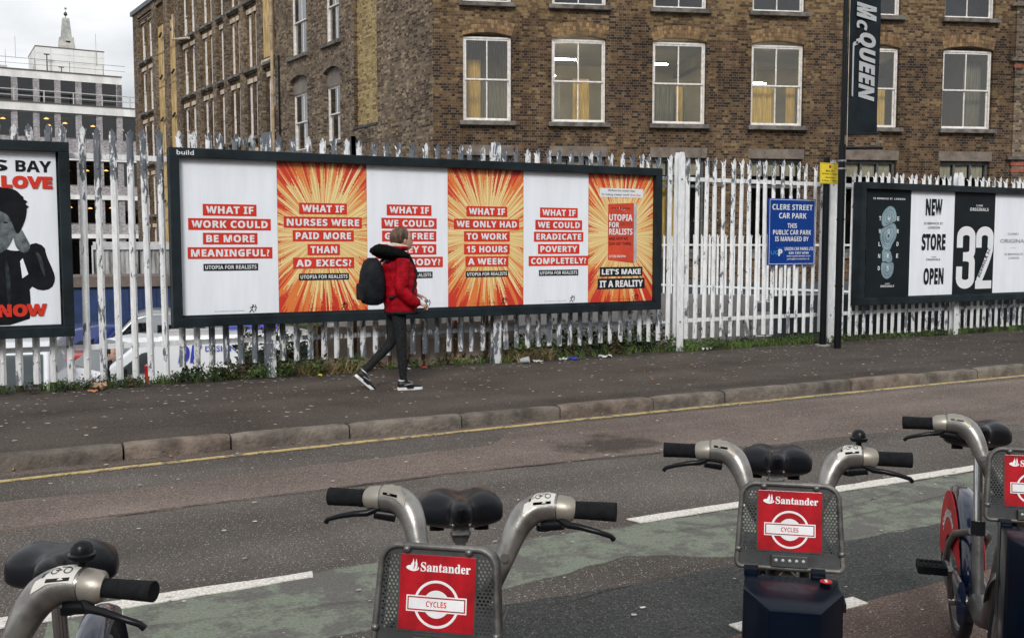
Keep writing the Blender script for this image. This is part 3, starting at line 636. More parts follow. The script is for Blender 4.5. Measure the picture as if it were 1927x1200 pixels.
def sash(a, b, z0, z1, y, rz, glass='window glass', mat='window white', bars=1, fr=.05, drop=0.):
    """box sash: frame > upper and lower sash with bars, panes, sill"""
    zm = z0 + (z1 - z0) * .5; mb = MB()
    mb.box(a, a + fr, y, y + .12, z0, z1); mb.box(b - fr, b, y, y + .12, z0, z1); mb.box(a + fr, b - fr, y, y + .12, z1 - fr, z1); mb.box(a + fr, b - fr, y, y + .12, z0, z0 + fr * 1.1)
    w_ = mb.build('window', mat, bld, rz=rz, bevel=.006)
    for up in (1, 0):
        s = MB(); q0, q1 = (zm - .02, z1 - fr) if up else (z0 + fr * 1.1, zm + .02); yy = y + (.02 if up else .065); t = .045; A, B = a + fr, b - fr
        s.box(A, A + t, yy, yy + .04, q0, q1); s.box(B - t, B, yy, yy + .04, q0, q1); s.box(A + t, B - t, yy, yy + .04, q0, q0 + .045); s.box(A + t, B - t, yy, yy + .04, q1 - .045, q1)
        for k in range(bars):
            c = A + (B - A) * (k + 1) / (bars + 1); s.box(c - .017, c + .017, yy + .004, yy + .036, q0 + .045, q1 - .045)
        s.build('sash', mat, w_)
        for k in range(bars + 1):
            u0 = A + (B - A) * k / (bars + 1); u1 = A + (B - A) * (k + 1) / (bars + 1)
            MB().add([(u0 + .012, yy + .02, q0 + .04), (u1 - .012, yy + .02, q0 + .04), (u1 - .012, yy + .02, q1 - .04), (u0 + .012, yy + .02, q1 - .04)], [(0, 1, 2, 3)]).build('pane', glass, w_)
    MB().box(a - .12, b + .12, y - .26, y, z0 - .13, z0 - .005).build('sill', 'sill stone', w_, bevel=.012)
    return w_
WR = [(.85, 2.25), (3.42, 5.03), (6.42, 8.05), (9.44, 11.08), (12.5, 14.12), (15.55, 17.2)]
holes = []
for a, b in WR: holes += [(a, b, 5.0, 7.52), (a, b, 8.33, 10.9), (a, b, 1.2, 4.04)]
facade('wall', 'stock brick', 0, 17.9, -2.5, 11.6, holes, aR)
for a, b in WR:
    for zt in (7.52, 10.9):
        arch(a, b, zt, .10, aR)
    hf = headfill(a, b, 7.52, .10, aR, .0, 0); hf.build('arch_reveal', 'arch brick', bld, rz=aR)
    sash(a + .01, b - .01, 5.02, 7.40, .10, aR); sash(a + .01, b - .01, 8.35, 10.78, .10, aR)
    # ground floor: stone lintel and grey tripartite casement with white blinds
    MB().box(a - .06, b + .06, -.02, .22, 4.04, 4.33).build('lintel', 'lintel stone', bld, rz=aR, bevel=.015)
    f = MB(); y = .14
    f.box(a, a + .07, y, y + .09, 1.25, 4.04); f.box(b - .07, b, y, y + .09, 1.25, 4.04); f.box(a + .07, b - .07, y, y + .09, 3.94, 4.04); f.box(a + .07, b - .07, y, y + .09, 1.25, 1.35); f.box(a + .07, b - .07, y, y + .09, 3.18, 3.26)
    c1, c2 = a + (b - a) / 3, a + (b - a) * 2 / 3
    for c in (c1, c2):
        f.box(c - .03, c + .03, y + .003, y + .087, 1.35, 3.18); f.box(c - .03, c + .03, y + .003, y + .087, 3.26, 3.94)
    w_ = f.build('window', 'window grey', bld, rz=aR)
    for u0, u1 in ((a + .07, c1 - .03), (c1 + .03, c2 - .03), (c2 + .03, b - .07)):
        for q0, q1 in ((1.35, 3.18), (3.26, 3.94)): MB().add([(u0, y + .05, q0), (u1, y + .05, q0), (u1, y + .05, q1), (u0, y + .05, q1)], [(0, 1, 2, 3)]).build('pane', 'window glass', w_)
        MB().box(u0 + .03, u1 - .03, y + .10, y + .12, 3.55, 3.94).build('blind', 'pale curtain', w_)
    MB().box(a - .1, b + .1, -.08, .14, 1.06, 1.24).build('sill', 'sill stone', w_, bevel=.012)
# patch of brighter brick under and between windows is in the brick itself; corner pier at the far right
MB().box(17.9, 20.5, -.06, .3, -2.5, 12).build('end_pier', 'sooty brick', bld, rz=aR)
for z in (1.9, 4.1, 7.1, 8.75):
    MB().box(17.7, 20.5, -.16, -.061, z, z + .1).build('string_course', 'sill stone', bld, rz=aR, bevel=.01)
for z in (3.72, 3.92, 6.9):
    MB().box(17.85, 20.5, -.085, -.061, z, z + .1).build('red_course', 'brick red', bld, rz=aR)
MB().box(0, 17.9, -.03, .0, -2.5, .35).build('plinth', 'concrete dark', bld, rz=aR)
# rooms behind the windows
def room(z0, z1, x0, x1, dep, rz, wallm, name='room'):
    mb = MB(); y0 = .24
    mb.mi = 0; mb.add([(x0, dep, z0), (x1, dep, z0), (x1, dep, z1), (x0, dep, z1)], [(0, 1, 2, 3)])
    mb.add([(x0, y0, z0), (x0, dep, z0), (x0, dep, z1), (x0, y0, z1)], [(0, 1, 2, 3)]); mb.add([(x1, y0, z0), (x1, dep, z0), (x1, dep, z1), (x1, y0, z1)], [(0, 3, 2, 1)])
    mb.mi = 1; mb.add([(x0, y0, z1), (x1, y0, z1), (x1, dep, z1), (x0, dep, z1)], [(0, 1, 2, 3)])
    mb.mi = 2; mb.add([(x0, y0, z0), (x1, y0, z0), (x1, dep, z0), (x0, dep, z0)], [(0, 1, 2, 3)])
    return mb.build(name, [wallm, 'ceiling', 'room dark'], bld, rz=rz)
room(4.4, 7.72, .3, 17.6, 6.0, aR, 'room wall'); room(7.9, 11.3, .3, 17.6, 5.0, aR, 'room dark'); room(.3, 4.3, .3, 17.6, 4.0, aR, 'room dark')
for x in (2.9, 9.0, 14.7): MB().box(x - .12, x + .12, .3, 6.0, 7.35, 7.719).build('ceiling_beam', 'room wall', bld, rz=aR)
def onR(x, y, z): return P0 + Vector((dR.x * x - dR.y * y, dR.y * x + dR.x * y, z))
LP = [(1.15, 2.1, 7.18, 'long lit fluorescent tube inside the first sash window from the corner', 1.5), (3.9, 1.6, 7.1, 'lit fluorescent tube high in the second sash window from the corner', 1.1), (3.75, 3.4, 6.9, 'small second lit tube below the first in the second window from the corner', .8),
      (6.95, 2.1, 7.12, 'lit fluorescent tube at left of the third sash window from the corner', 1.1), (9.75, 2.2, 7.1, 'lit tube at left of the sash window left of the banner pole', .8), (11.0, 3.6, 6.85, 'bright lit tube at right of the sash window left of the banner pole', .7), (14.1, 3.5, 7.0, 'lit ceiling lamp in the sash window half hidden by the banner', .5)]
for x, y, z, lb, ln in LP:
    t = thing('ceiling_lamp', lb, 'lamp', tuple(onR(x, y, z)), aR, 'fluorescent lamps in the warehouse')
    MB().box(-ln / 2, ln / 2, -.05, .05, .03, .09).build('lamp_housing', 'ceiling', t); MB().cyl((-ln / 2, 0, 0), (ln / 2, 0, 0), .019, 8).build('tube', 'tube light', t)
    MB().cyl((0, 0, .09), (0, 0, 7.72 - z), .01, 6).build('rod', 'ceiling', t)
def curtain(x, y, z0, z1, w_, mat, label, rz=aR, on=onR):
    mb = MB(); n = 40; vs = []
    for i in range(n + 1):
        u = i / n * w_; v = .045 * math.sin(i * 1.35) + .02 * math.sin(i * .5)
        vs += [(u, v * .6, z1 - z0), (u * 1.0, v, 0)]
    mb.add(vs, [(2 * i + 1, 2 * i + 3, 2 * i + 2, 2 * i) for i in range(n)])
    tag(mb.build('curtain', mat, None, tuple(on(x, y, z0)), rz, smooth=180), label, 'curtain', 'curtains in the warehouse windows')
curtain(1.0, .9, 4.6, 6.9, .45, 'gold curtain', 'pale gold curtain at left of the first sash window from the corner'); curtain(4.2, .8, 4.6, 6.4, .5, 'gold curtain', 'gold curtain in the right half of the second window from the corner')
curtain(3.6, 1.5, 4.6, 6.4, .35, 'pale curtain', 'pale curtain in the left half of the second window from the corner'); curtain(6.6, 1.4, 4.6, 6.3, 1.3, 'net curtain', 'dim drawn curtain in the third window from the corner')
curtain(7.5, 1.2, 4.6, 6.3, .22, 'gold curtain', 'thin strip of gold curtain at right of the third window from the corner')
curtain(9.5, .5, 4.6, 6.3, .9, 'gold curtain', 'golden curtain at left of the window left of the banner pole'); curtain(10.75, .5, 4.6, 6.3, .28, 'gold curtain', 'narrow golden curtain at right of the window left of the banner pole')
curtain(13.2, .5, 4.6, 6.3, .75, 'gold curtain', 'bright golden curtain beside the hanging banner'); curtain(16.6, .6, 4.6, 7.2, .6, 'net curtain', 'dim olive curtain at right of the last sash window')
curtain(6.5, .5, 1.3, 3.4, .9, 'gold curtain', 'mustard curtain in the ground floor window behind the open stretch of fence')

# left facade, local x runs from the far end (-33) to the corner (0)
HL = [(-7.62, -6.25, 4.95, 7.52), (-10.65, -9.02, 4.85, 7.62), (-7.55, -6.25, 8.31, 11.0), (-10.6, -9.0, 8.3, 11.0), (-7.62, -6.25, 1.2, 4.0), (-10.65, -9.02, 1.2, 4.0)]
facade('wall', 'sooty brick', -3.5, 0, -2.5, 14.04, [], aL)
facade('wall', 'yellow brick', -5.15, -3.5, 5.3, 14.04, [], aL, y=.13)
facade('wall', 'sooty brick', -5.15, -3.5, -2.5, 5.3, [], aL)
facade('wall', 'sooty brick', -12, -5.15, -2.5, 14.04, HL, aL)
mb = MB(); mb.add([(-5.15, 0, 5.3), (-5.15, .13, 5.3), (-5.15, .13, 14), (-5.15, 0, 14)], [(0, 1, 2, 3)]); mb.add([(-3.5, 0, 5.3), (-3.5, .13, 5.3), (-3.5, .13, 14), (-3.5, 0, 14)], [(0, 3, 2, 1)]); mb.build('recess_side', 'stock brick', bld, rz=aL)
MB().box(-5.15, -3.5, -.03, .13, 5.24, 5.31).build('recess_ledge', 'concrete dark', bld, rz=aL)
for (a, b, c, d) in HL:
    arch(a, b, d, .16, aL, dep=.19, mat='arch soot'); headfill(a, b, d, .16, aL, .0, 0).build('arch_reveal', 'sooty brick', bld, rz=aL)
    if c in (4.95, 4.85):
        MB().box(a, b, .15, .21, d - .62, d).build('head_panel', 'plaster', bld, rz=aL); sash(a + .01, b - .01, c + .06, d - .6, .19, aL, 'side glass')
    else: sash(a + .01, b - .01, c + .02, d - .14, .15, aL, 'side glass')
room(-2, 13.9, -12, -.5, 3.0, aL, 'net curtain', 'stair_hall')
# the long wing with piers
PIERS = [(-33.1, -32.15), (-29.3, -28.5), (-27.1, -26.35), (-25.1, -24.45), (-22.0, -21.3), (-19.5, -18.97), (-18.0, -17.5), (-16.0, -15.46), (-14.0, -13.4), (-12.1, -12.0)]
BAYS = [((-32.15, -29.3), 2, .75), ((-24.45, -22.0), 2, .66), ((-21.3, -19.5), 2, .5), ((-18.97, -18.0), 1, .55), ((-17.5, -16.0), 2, .44), ((-15.46, -14.0), 2, .44), ((-13.4, -12.1), 1, .8)]
rec = .13; hw = []
FL = [(11.3, 13.35), (8.56, 10.8), (5.82, 8.02), (3.05, 5.2), (.3, 2.4)]
for (a, b), n, ww in BAYS:
    for i in range(n):
        c = a + (b - a) * (i + .5) / n
        for z0, z1 in FL: hw.append((c - ww / 2, c + ww / 2, z0, z1))
facade('wall', 'stock brick', -33.1, -12, -2.5, 13.7, hw, aL, .12, rec)
for a, b in PIERS: MB().box(a, b, 0, rec, -2.5, 13.7).build('pier', 'sooty brick', bld, rz=aL)
MB().box(-33.1, -12.0, -.0, .3, 13.7, 14.0).build('parapet', 'sooty brick', bld, rz=aL); MB().box(-33.25, -12.0, -.1, .32, 14.0, 14.22).build('roof_edge', 'lead roof', bld, rz=aL)
for a, b, z0, z1 in hw:
    w_ = sash(a + .005, b - .005, z0 + .02, z1 - .02, rec + .06, aL, 'side glass', bars=0, fr=.05)
    MB().box(a - .08, b + .08, rec - .03, rec - .002, z1, z1 + .19).build('lintel', 'lintel pale', w_)
for (a, b), n, ww in BAYS:
    for z0, z1 in FL[:3]: MB().box(a, b, rec - .1, rec - .0, z0 - .16, z0 - .04).build('ledge', 'sill stone', bld, rz=aL)
    for k in range(3): MB().box(a, b, rec - .03 * (k + 1), rec - .001, 13.55 - .12 * (2 - k), 13.62 - .12 * (2 - k)).build('corbel', 'sooty brick', bld, rz=aL)
for a, b in ((-28.5, -27.1), (-26.35, -25.1)):
    MB().box(a, b, rec - .03, rec - .002, -1, 12.6).build('boarded_strip', 'yellow board', bld, rz=aL)
    for k in range(7): MB().box(a, b, rec - .05, rec - .031, 1 + k * 1.7, 1.08 + k * 1.7).build('batten', 'rust pipe', bld, rz=aL)
    for k in range(5): MB().cyl(((a + b) / 2, -.02, 12 - k * 2.1), ((a + b) / 2 + .5, -.06, 12.1 - k * 2.1), .06, 6).build('pipe_bracket', 'twig', bld, rz=aL)
MB().box(-13.3, -12.2, .02, .06, 8.75, 13.4).build('boarded_window', 'yellow board', bld, rz=aL); MB().box(-13.4, -12.15, -.06, .1, 8.5, 8.66).build('ledge', 'lintel pale', bld, rz=aL)
def pipe(pts, r, mat='rust pipe', collars=()):
    p = MB().tube(pts, r, 8).build('drainpipe', mat, bld, rz=aL, smooth=60)
    for c in collars: MB().cyl((c[0], c[1], c[2] - .04), (c[0], c[1], c[2] + .04), r * 1.35, 8).build('collar', mat, p)
pipe([(-12.05, -.12, -2), (-12.05, -.12, 13.9)], .07, 'lintel tan', [(-12.05, -.12, z) for z in (2, 4.6, 7.2, 9.8, 12)]); pipe([(-11.55, -.06, -2), (-11.55, -.06, 8.6)], .035, 'pole black')
pipe([(-25.0, -.12, 12.6), (-25.0, -.14, 11.4), (-22.2, -.2, 11.0)], .06, 'lintel pale')
room(-2, 13.6, -33, -12.1, 3.0, aL, 'net curtain', 'wing_hall')
# closing walls and roof
q1 = Vector((-33.1, 0, 0)); 
mb = MB(); mb.add([(-33.1, 0, -2.5), (-33.1, 14, -2.5), (-33.1, 14, 14), (-33.1, 0, 14)], [(0, 3, 2, 1)]); mb.add([(-33.1, .3, 14.0), (0, .3, 14.0), (0, 14, 14.0), (-33.1, 14, 14.0)], [(0, 1, 2, 3)]); mb.build('rear_wall', 'sooty brick', bld, rz=aL)

# ------------------------------------------------------------------ white banded office block, far left
OF = Vector((6.54, 108.5, 0)); aO = R(2.8); S = 1.4
def zo(z): return 1.5 + S * (z - 1.5)
off = thing('office_block', 'white banded office block with grey brick piers and dark windows, left', 'building', tuple(OF), aO)
X0, X1, X2 = -12 * S, 4.7 * S, 14 * S
def obx(name, mat, a, b, y0, y1, z0, z1, par=off, **k): return MB().box(a, b, y0, y1, z0, z1).build(name, mat, par, **k)
obx('roof_band', 'office white', X0, X1, 0, 12, zo(12.95), zo(13.48)); obx('roof_trim', 'office trim', X0, X1 + .05, -.1, 12, zo(13.48), zo(13.54))
obx('floor_band', 'office white', X0, X2, -.9, 0, zo(10.64), zo(11.2)); obx('floor_trim', 'office trim', X0, X2, -1, 0, zo(11.2), zo(11.26))
obx('floor_band', 'office white', X0, X2, -.9, 0, zo(7.37), zo(7.9)); obx('floor_band', 'office white', X0, X2, -.9, 0, zo(4.65), zo(4.96)); obx('floor_band', 'office white', X0, X2, -.9, 0, zo(1.9), zo(2.2))
for (z0, z1, xr, y, ph) in ((11.26, 12.95, X1, 0, 0.64), (8.87, 10.64, X2, -.7, .53), (5.6, 7.37, X2, -.7, .53), (2.9, 4.65, X2, -.7, .53), (-1, 1.9, X2, -.7, .53)):
    obx('interior_wall', 'office dark', X0, xr, y + 3.2, y + 3.4, zo(z0), zo(z1)); obx('ceiling_strip', 'office band', X0, xr, y + .7, y + 3.2, zo(z1) - .35, zo(z1) - .02)
    k = -9
    while True:
        xb = (ph + k * 1.36 - .0) * S
        if xb - .5 > xr: break
        if xb - .55 > X0: obx('brick_pier', 'grey brick', xb - .56, xb, y, y + .4, zo(z0), zo(z1)); obx('pane', 'office glass', xb, min(xb + 1.36 * S - .56, xr), y + .25, y + .26, zo(z0), zo(z1)); obx('transom', 'office trim', xb, min(xb + 1.36 * S - .56, xr), y + .2, y + .3, zo(z0), zo(z0) + .12)
        k += 1
obx('brick_spandrel', 'grey brick', X0, X2, -.7, -.3, zo(7.9), zo(8.87)); obx('brick_spandrel', 'grey brick', X0, X2, -.7, -.3, zo(4.96), zo(5.6)); obx('brick_spandrel', 'grey brick', X0, X2, -.7, -.3, zo(2.2), zo(2.9))
obx('core', 'office dark', X0, X2 - .2, 3.5, 10, -2.5, zo(10.6)); obx('end_pier', 'grey brick', X1 - .45, X1, 0, 12, zo(11.26), zo(12.95)); obx('terrace', 'office trim', X1, X2, 0, 10, zo(11.0), zo(11.2))
def rail(par, a, b, y, z, h, step, mat, r=.035):
    g = MB().cyl((a, y, z + h), (b, y, z + h), r, 6).cyl((a, y, z + h * .5), (b, y, z + h * .5), r * .8, 6)
    x = a
    while x <= b + .01: g.cyl((x, y, z), (x, y, z + h), r * 1.2, 6); x += step
    return g.build('railing', mat, par)
rail(off, X0 + .3, X2, -.85, zo(11.26), 1.1, 1.9 * S * .99, 'railing', .05)
rail(off, X0, X1 + .4, .15, zo(13.54), 1.05, 3.1, 'railing dark', .022)
ph_ = obx('rooftop_plant_room', 'penthouse', -.78 * S, 3.75 * S, 1.6, 8.6, zo(13.54), zo(15.36)); obx('roof_lip', 'office trim', -.80 * S, 3.78 * S, 1.55, 8.7, zo(15.36), zo(15.42))
for z in (14.35, 14.9): obx('panel_joint', 'railing', -.781 * S, 3.751 * S, 1.59, 1.6, zo(z), zo(z) + .03)
for x in (.2, 1.7, 3.1): obx('panel_joint', 'railing', x * S, x * S + .03, 1.588, 1.6, zo(13.54), zo(15.36))
MB().add([(-.785 * S, 3, zo(13.6)), (-.785 * S, 4.4, zo(13.6)), (-.785 * S, 4.4, zo(14.2)), (-.785 * S, 3, zo(14.2))], [(0, 3, 2, 1)]).build('plant_room_door', 'railing', off)
obx('rooftop_hut', 'railing', -9 * S, -2.2 * S, 9, 14, zo(13.7), zo(14.7)); obx('hut_glazing', 'office dark', -9 * S, -2.25 * S, 8.9, 9, zo(13.95), zo(14.3))
for x, y, h, r in ((-.1, 1.0, 1.25, .06), (.82, 1.0, .45, .05)):
    g = MB().cyl((x * S, y, zo(13.5)), (x * S, y, zo(13.5) + h * S), r, 6); g.box(x * S - .25, x * S + .25, y - .1, y + .1, zo(13.5) + h * S, zo(13.5) + h * S + .08); g.build('rooftop_vent', 'railing dark', off)
for x, y, z, h in ((-1.96, 3, 14.6, 1.5), (-2.45, 6, 14.2, 1.3), (3.2, 1.5, 14.4, 2.2), (1.85, 6, 15.3, .65)):
    MB().cyl((x * S, y, zo(z)), (x * S, y, zo(z + h)), .03, 5).build('aerial', 'railing', off)
rnd = random.Random(8)
PL = ['at the far left edge of the upper lit office floor', 'second from left on the upper lit office floor', 'above its pair on the upper lit office floor', 'below its pair on the upper lit office floor', 'right of the pair on the upper lit office floor', 'second nearest the wing on the upper lit office floor', 'closest to the brick wing on the upper lit office floor',
      'beside the left billboard on the middle office floor', 'behind the first full pale on the middle office floor', 'in mid gap between billboards, middle office floor', 'closest to the brick wing on the middle office floor', 'leftmost on the lowest visible office floor', 'second from the left on the lowest visible office floor', 'closest to the brick wing on the lowest visible office floor']
for i, (x, z) in enumerate([(-3.0, 10.15), (-2.1, 10.4), (-.25, 10.3), (-.12, 9.85), (.95, 10.05), (2.8, 9.95), (4.75, 9.8), (-.3, 6.9), (1.0, 6.7), (2.3, 6.75), (3.6, 6.8), (1.1, 4.1), (2.45, 4.05), (3.9, 4.1)]):
    p = OF + Vector((x * S * math.cos(aO) - 1.2 * math.sin(aO), x * S * math.sin(aO) + 1.2 * math.cos(aO), zo(z)))
    o = MB().lathe([(.001, .14), (.10, .12), (.24, .02), (.24, 0), (.001, -.02)], 12).build('pendant_lamp', 'warm bulb', None, tuple(p), smooth=60)
    tag(o, 'small warm lamp ' + PL[i], 'lamp', 'pendant lamps inside the office block')
# spire far behind
SPK = 1.364
sp0 = Vector((9.1 * SPK, 122 * SPK, 0)); zz = lambda z: 1.5 + SPK * (z - 1.5)
spire = thing('church_spire', 'pale stone obelisk spire with ball finial above the white rooftop', 'church spire', tuple(sp0), R(10))
def frust(mb, a, b, z0, z1): mb.add([(-a, -a, z0), (a, -a, z0), (a, a, z0), (-a, a, z0), (-b, -b, z1), (b, -b, z1), (b, b, z1), (-b, b, z1)], [(0, 3, 2, 1), (4, 5, 6, 7), (0, 1, 5, 4), (1, 2, 6, 5), (2, 3, 7, 6), (3, 0, 4, 7)])
g = MB(); frust(g, 1.2, 1.0, 0, zz(23.2)); frust(g, .97, .86, zz(23.2), zz(24.2)); g.build('tower', 'spire stone', spire)
g = MB(); frust(g, .66, .42, zz(24.2), zz(26.3)); g.build('obelisk', 'copper green', spire)
box('belfry_opening', 'office dark', -.3, .3, -1.0, -.95, zz(23.6), zz(23.75), spire)
MB().cyl((0, 0, zz(26.3)), (0, 0, zz(26.55)), .05, 6).build('finial_rod', 'railing dark', spire)
MB().lathe([(.001, -.33), (.24, -.18), (.28, 0), (.2, .2), (.001, .38)], 12).build('ball', 'railing dark', spire, (0, 0, zz(26.75)), smooth=60)
MB().cyl((0, 0, zz(27)), (0, 0, zz(27.5)), .03, 5).build('vane_rod', 'gold leaf', spire); MB().box(-.16, .16, -.03, .03, -.12, .12).build('weather_vane', 'gold leaf', spire, (0.03, 0, zz(27.35)))

# ------------------------------------------------------------------ palisade fence
FY = 11.17
fence = thing('palisade_fence', 'white palisade fence with flaking paint running along the pavement', 'fence', (0, 11.2, 0))
def pale_mesh(h, mat, seed, tw=1.0):
    """W-section pale with a split, splayed triple-point head"""
    rnd = random.Random(seed); hw_ = .035; mb = MB(); t = .003
    xs = [-hw_, -.024, -.012, .012, .024, hw_]; ys_ = [.016, .006, -.006, -.006, .006, .016]
    zs = [0, h - .30, h - .105]
    rings = []
    for z in zs: rings.append([(x, y, z) for x, y in zip(xs, ys_)])
    vs = [p for r_ in rings for p in r_]; n = 6; fs = []
    for i in range(2):
        for k in range(5): fs.append((i * n + k, i * n + k + 1, (i + 1) * n + k + 1, (i + 1) * n + k))
    b = 2 * n
    def tip(k0, k1, top, dx, dy):
        o = len(vs); p0, p1 = vs[b + k0], vs[b + k1]; zz_ = h - .105
        mx_, my_ = (p0[0] + p1[0]) / 2 + dx, (p0[1] + p1[1]) / 2 + dy
        vs.extend([(p0[0] + dx * .5 - (.004 if k1 - k0 > 1 else 0), p0[1] + dy * .45, zz_ + (top - zz_) * .58), (p1[0] + dx * .5 + (.004 if k1 - k0 > 1 else 0), p1[1] + dy * .45, zz_ + (top - zz_) * .55), (mx_, my_, top)])
        fs.append((b + k0, b + k1, o + 1, o)); fs.append((o, o + 1, o + 2))
    tip(1, 4, h + rnd.uniform(-.018, .014), rnd.uniform(-.010, .008), -rnd.uniform(.004, .022) * tw)
    # shoulders of centre blade filled
    fs.append((b + 1, b + 2, b + 3, b + 4))
    tip(0, 1, h - .045 + rnd.uniform(-.03, .015), -rnd.uniform(.0, .014), rnd.uniform(.01, .05) * tw); tip(4, 5, h - .03 + rnd.uniform(-.03, .015), rnd.uniform(.004, .020), rnd.uniform(.03, .07) * tw)
    mb.add(vs, fs)
    # thickness: a back skin
    mb.add([(x, y + t, z) for x, y, z in vs], [tuple(reversed(f)) for f in fs])
    for z in (.43 - .2, 2.40 - .2):   # bolt heads
        mb.T = Matrix.Translation((0, -.006, z)); mb.lathe([(.0005, -.012), (.009, -.009), (.012, 0)], 8, axis='y')
    mb.T = Matrix.Identity(4)
    return mb.mesh('pale', mat)
PM = {m: [pale_mesh(2.635 if m == 'paint left' else 2.555, m, i * 3 + 1) for i in range(6)] for m in ('paint left', 'paint board', 'paint open', 'paint right')}
posts = [-2.88 - .02, -.02, 2.84, 5.70, 8.56, 11.42, 14.28, 17.14, 20.0]
rnd = random.Random(3)
for i in range(len(posts) - 1):
    for k in range(1, 18):
        x = posts[i] + (posts[i + 1] - posts[i]) * k / 18 + rnd.uniform(-.004, .004)
        if x < -.6: continue
        m = 'paint left' if x < 1.85 else 'paint board' if x < 8.3 else 'paint open' if x < 11.3 else 'paint right'
        o = link('pale', rnd.choice(PM[m]), fence, (x, FY - 11.2, .17 + rnd.uniform(-.01, .01) - (.09 if x < 1.85 else .09 if x > 11.45 else 0)), 0)
        o.rotation_euler = (rnd.uniform(-.006, .006), rnd.uniform(-.011, .011), rnd.uniform(-.16, .16))
for x in posts:
    g = MB(); g.prism([(-.055, 0), (.055, 0), (.055, 2.70), (.035, 2.77), (-.035, 2.77), (-.055, 2.70)], -.05, -.042); g.prism([(-.055, 0), (.055, 0), (.055, 2.70), (.035, 2.77), (-.035, 2.77), (-.055, 2.70)], .042, .05); g.box(-.004, .004, -.042, .042, 0, 2.7)
    o = g.build('post', 'paint board' if 2 < x < 8 else 'paint post', fence, (x, -.04, -.04 if x < 4 else -.10 if x > 12 else -.01))
    MB().lathe([(.0005, -.014), (.012, -.01), (.015, 0)], 8, axis='y').build('bolt', 'galvanised', o, (0, -.05, .43)); MB().lathe([(.0005, -.014), (.012, -.01), (.015, 0)], 8, axis='y').build('bolt', 'galvanised', o, (0, -.05, 2.4))
for i in range(len(posts) - 1):
    for z, mt in ((.40, 'board'), (2.375, 'board')):
        a, b = posts[i] + .06, posts[i + 1] - .06; m = 'paint board' if 1.8 < (a + b) / 2 < 8.4 else 'paint post'
        MB().box(a, b, .002, .008, z, z + .055).box(a, b, .0081, .045, z, z + .006).build('rail', m, fence)

# rear fence, on the upper street by the warehouse
rf = thing('rear_palisade_fence', 'smaller white palisade fence seen through the front fence, by the warehouse', 'fence', (18.1, 23.9, 0))
fa, fb = Vector((15.6, 29.5, 0)), Vector((20.2, 13.4, 0)); fd = (fb - fa); n = 64; me_ = pale_mesh(1.82, 'back paint', 77)
rz = math.atan2(fd.y, fd.x)
me2 = MB()
for k in range(n):
    p = fa + fd * (k + .5) / n - Vector((18.1, 23.9, 0)); link('pale', me_, rf, (p.x, p.y, -.05), rz)
for z in (.3, 1.45):
    mb = MB(); mb.box(0, fd.length, .005, .05, z, z + .05); mb.build('rail', 'back paint', rf, tuple(fa - Vector((18.1, 23.9, 0))), rz)

# ------------------------------------------------------------------ billboards
def billboard(name, label, x0, x1, z0, z1, ps, pz0, pz1, fw=.10, right_gap=0.):
    bb = thing(name, label, 'billboard', ((x0 + x1) / 2, 11.14, 0)); ox = -(x0 + x1) / 2
    yf, yb = -.17, .0
    for (a, b, c, d) in ((x0, x1, z1 - fw, z1), (x0, x1, z0, z0 + fw), (x0, x0 + fw, z0 + fw, z1 - fw), (x1 - fw, x1, z0 + fw, z1 - fw)):
        MB().box(a + ox, b + ox, yf, yb, c, d).build('frame_bar', 'frame charcoal', bb, bevel=.006)
    MB().box(x0 + ox + fw, x1 + ox - fw, -.09, -.01, z0 + fw, z1 - fw).build('backing_board', 'backing board', bb)
    for a, b, c, d in ((x0 + fw, x1 - fw, z0 + fw, z0 + fw + .02),): MB().box(a + ox, b + ox, -.13, -.0901, c, d).build('inner_ledge', 'frame charcoal', bb)
    out = []
    for (a, b, mt) in ps:
        cx, cz = (a + b) / 2 + ox, (pz0 + pz1) / 2; g = MB(); W_, H_ = (b - a) / 2 - .001, (pz1 - pz0) / 2
        nx, nz_ = 16, 26; rnd = random.Random(int(a * 91)); vs = []   # paper lies with faint bubbles
        for j in range(nz_ + 1):
            for i in range(nx + 1):
                e = (i in (0, nx) or j in (0, nz_)); vs.append((-W_ + 2 * W_ * i / nx, 0 if e else -rnd.uniform(0, .0022), -H_ + 2 * H_ * j / nz_))
        g.add(vs, [(j * (nx + 1) + i, j * (nx + 1) + i + 1, (j + 1) * (nx + 1) + i + 1, (j + 1) * (nx + 1) + i) for j in range(nz_) for i in range(nx)])
        out.append(g.build('poster', mt, bb, (cx, -.0925, cz), smooth=180))
    return bb, out
Y_ = -.0036; Y2 = -.0062
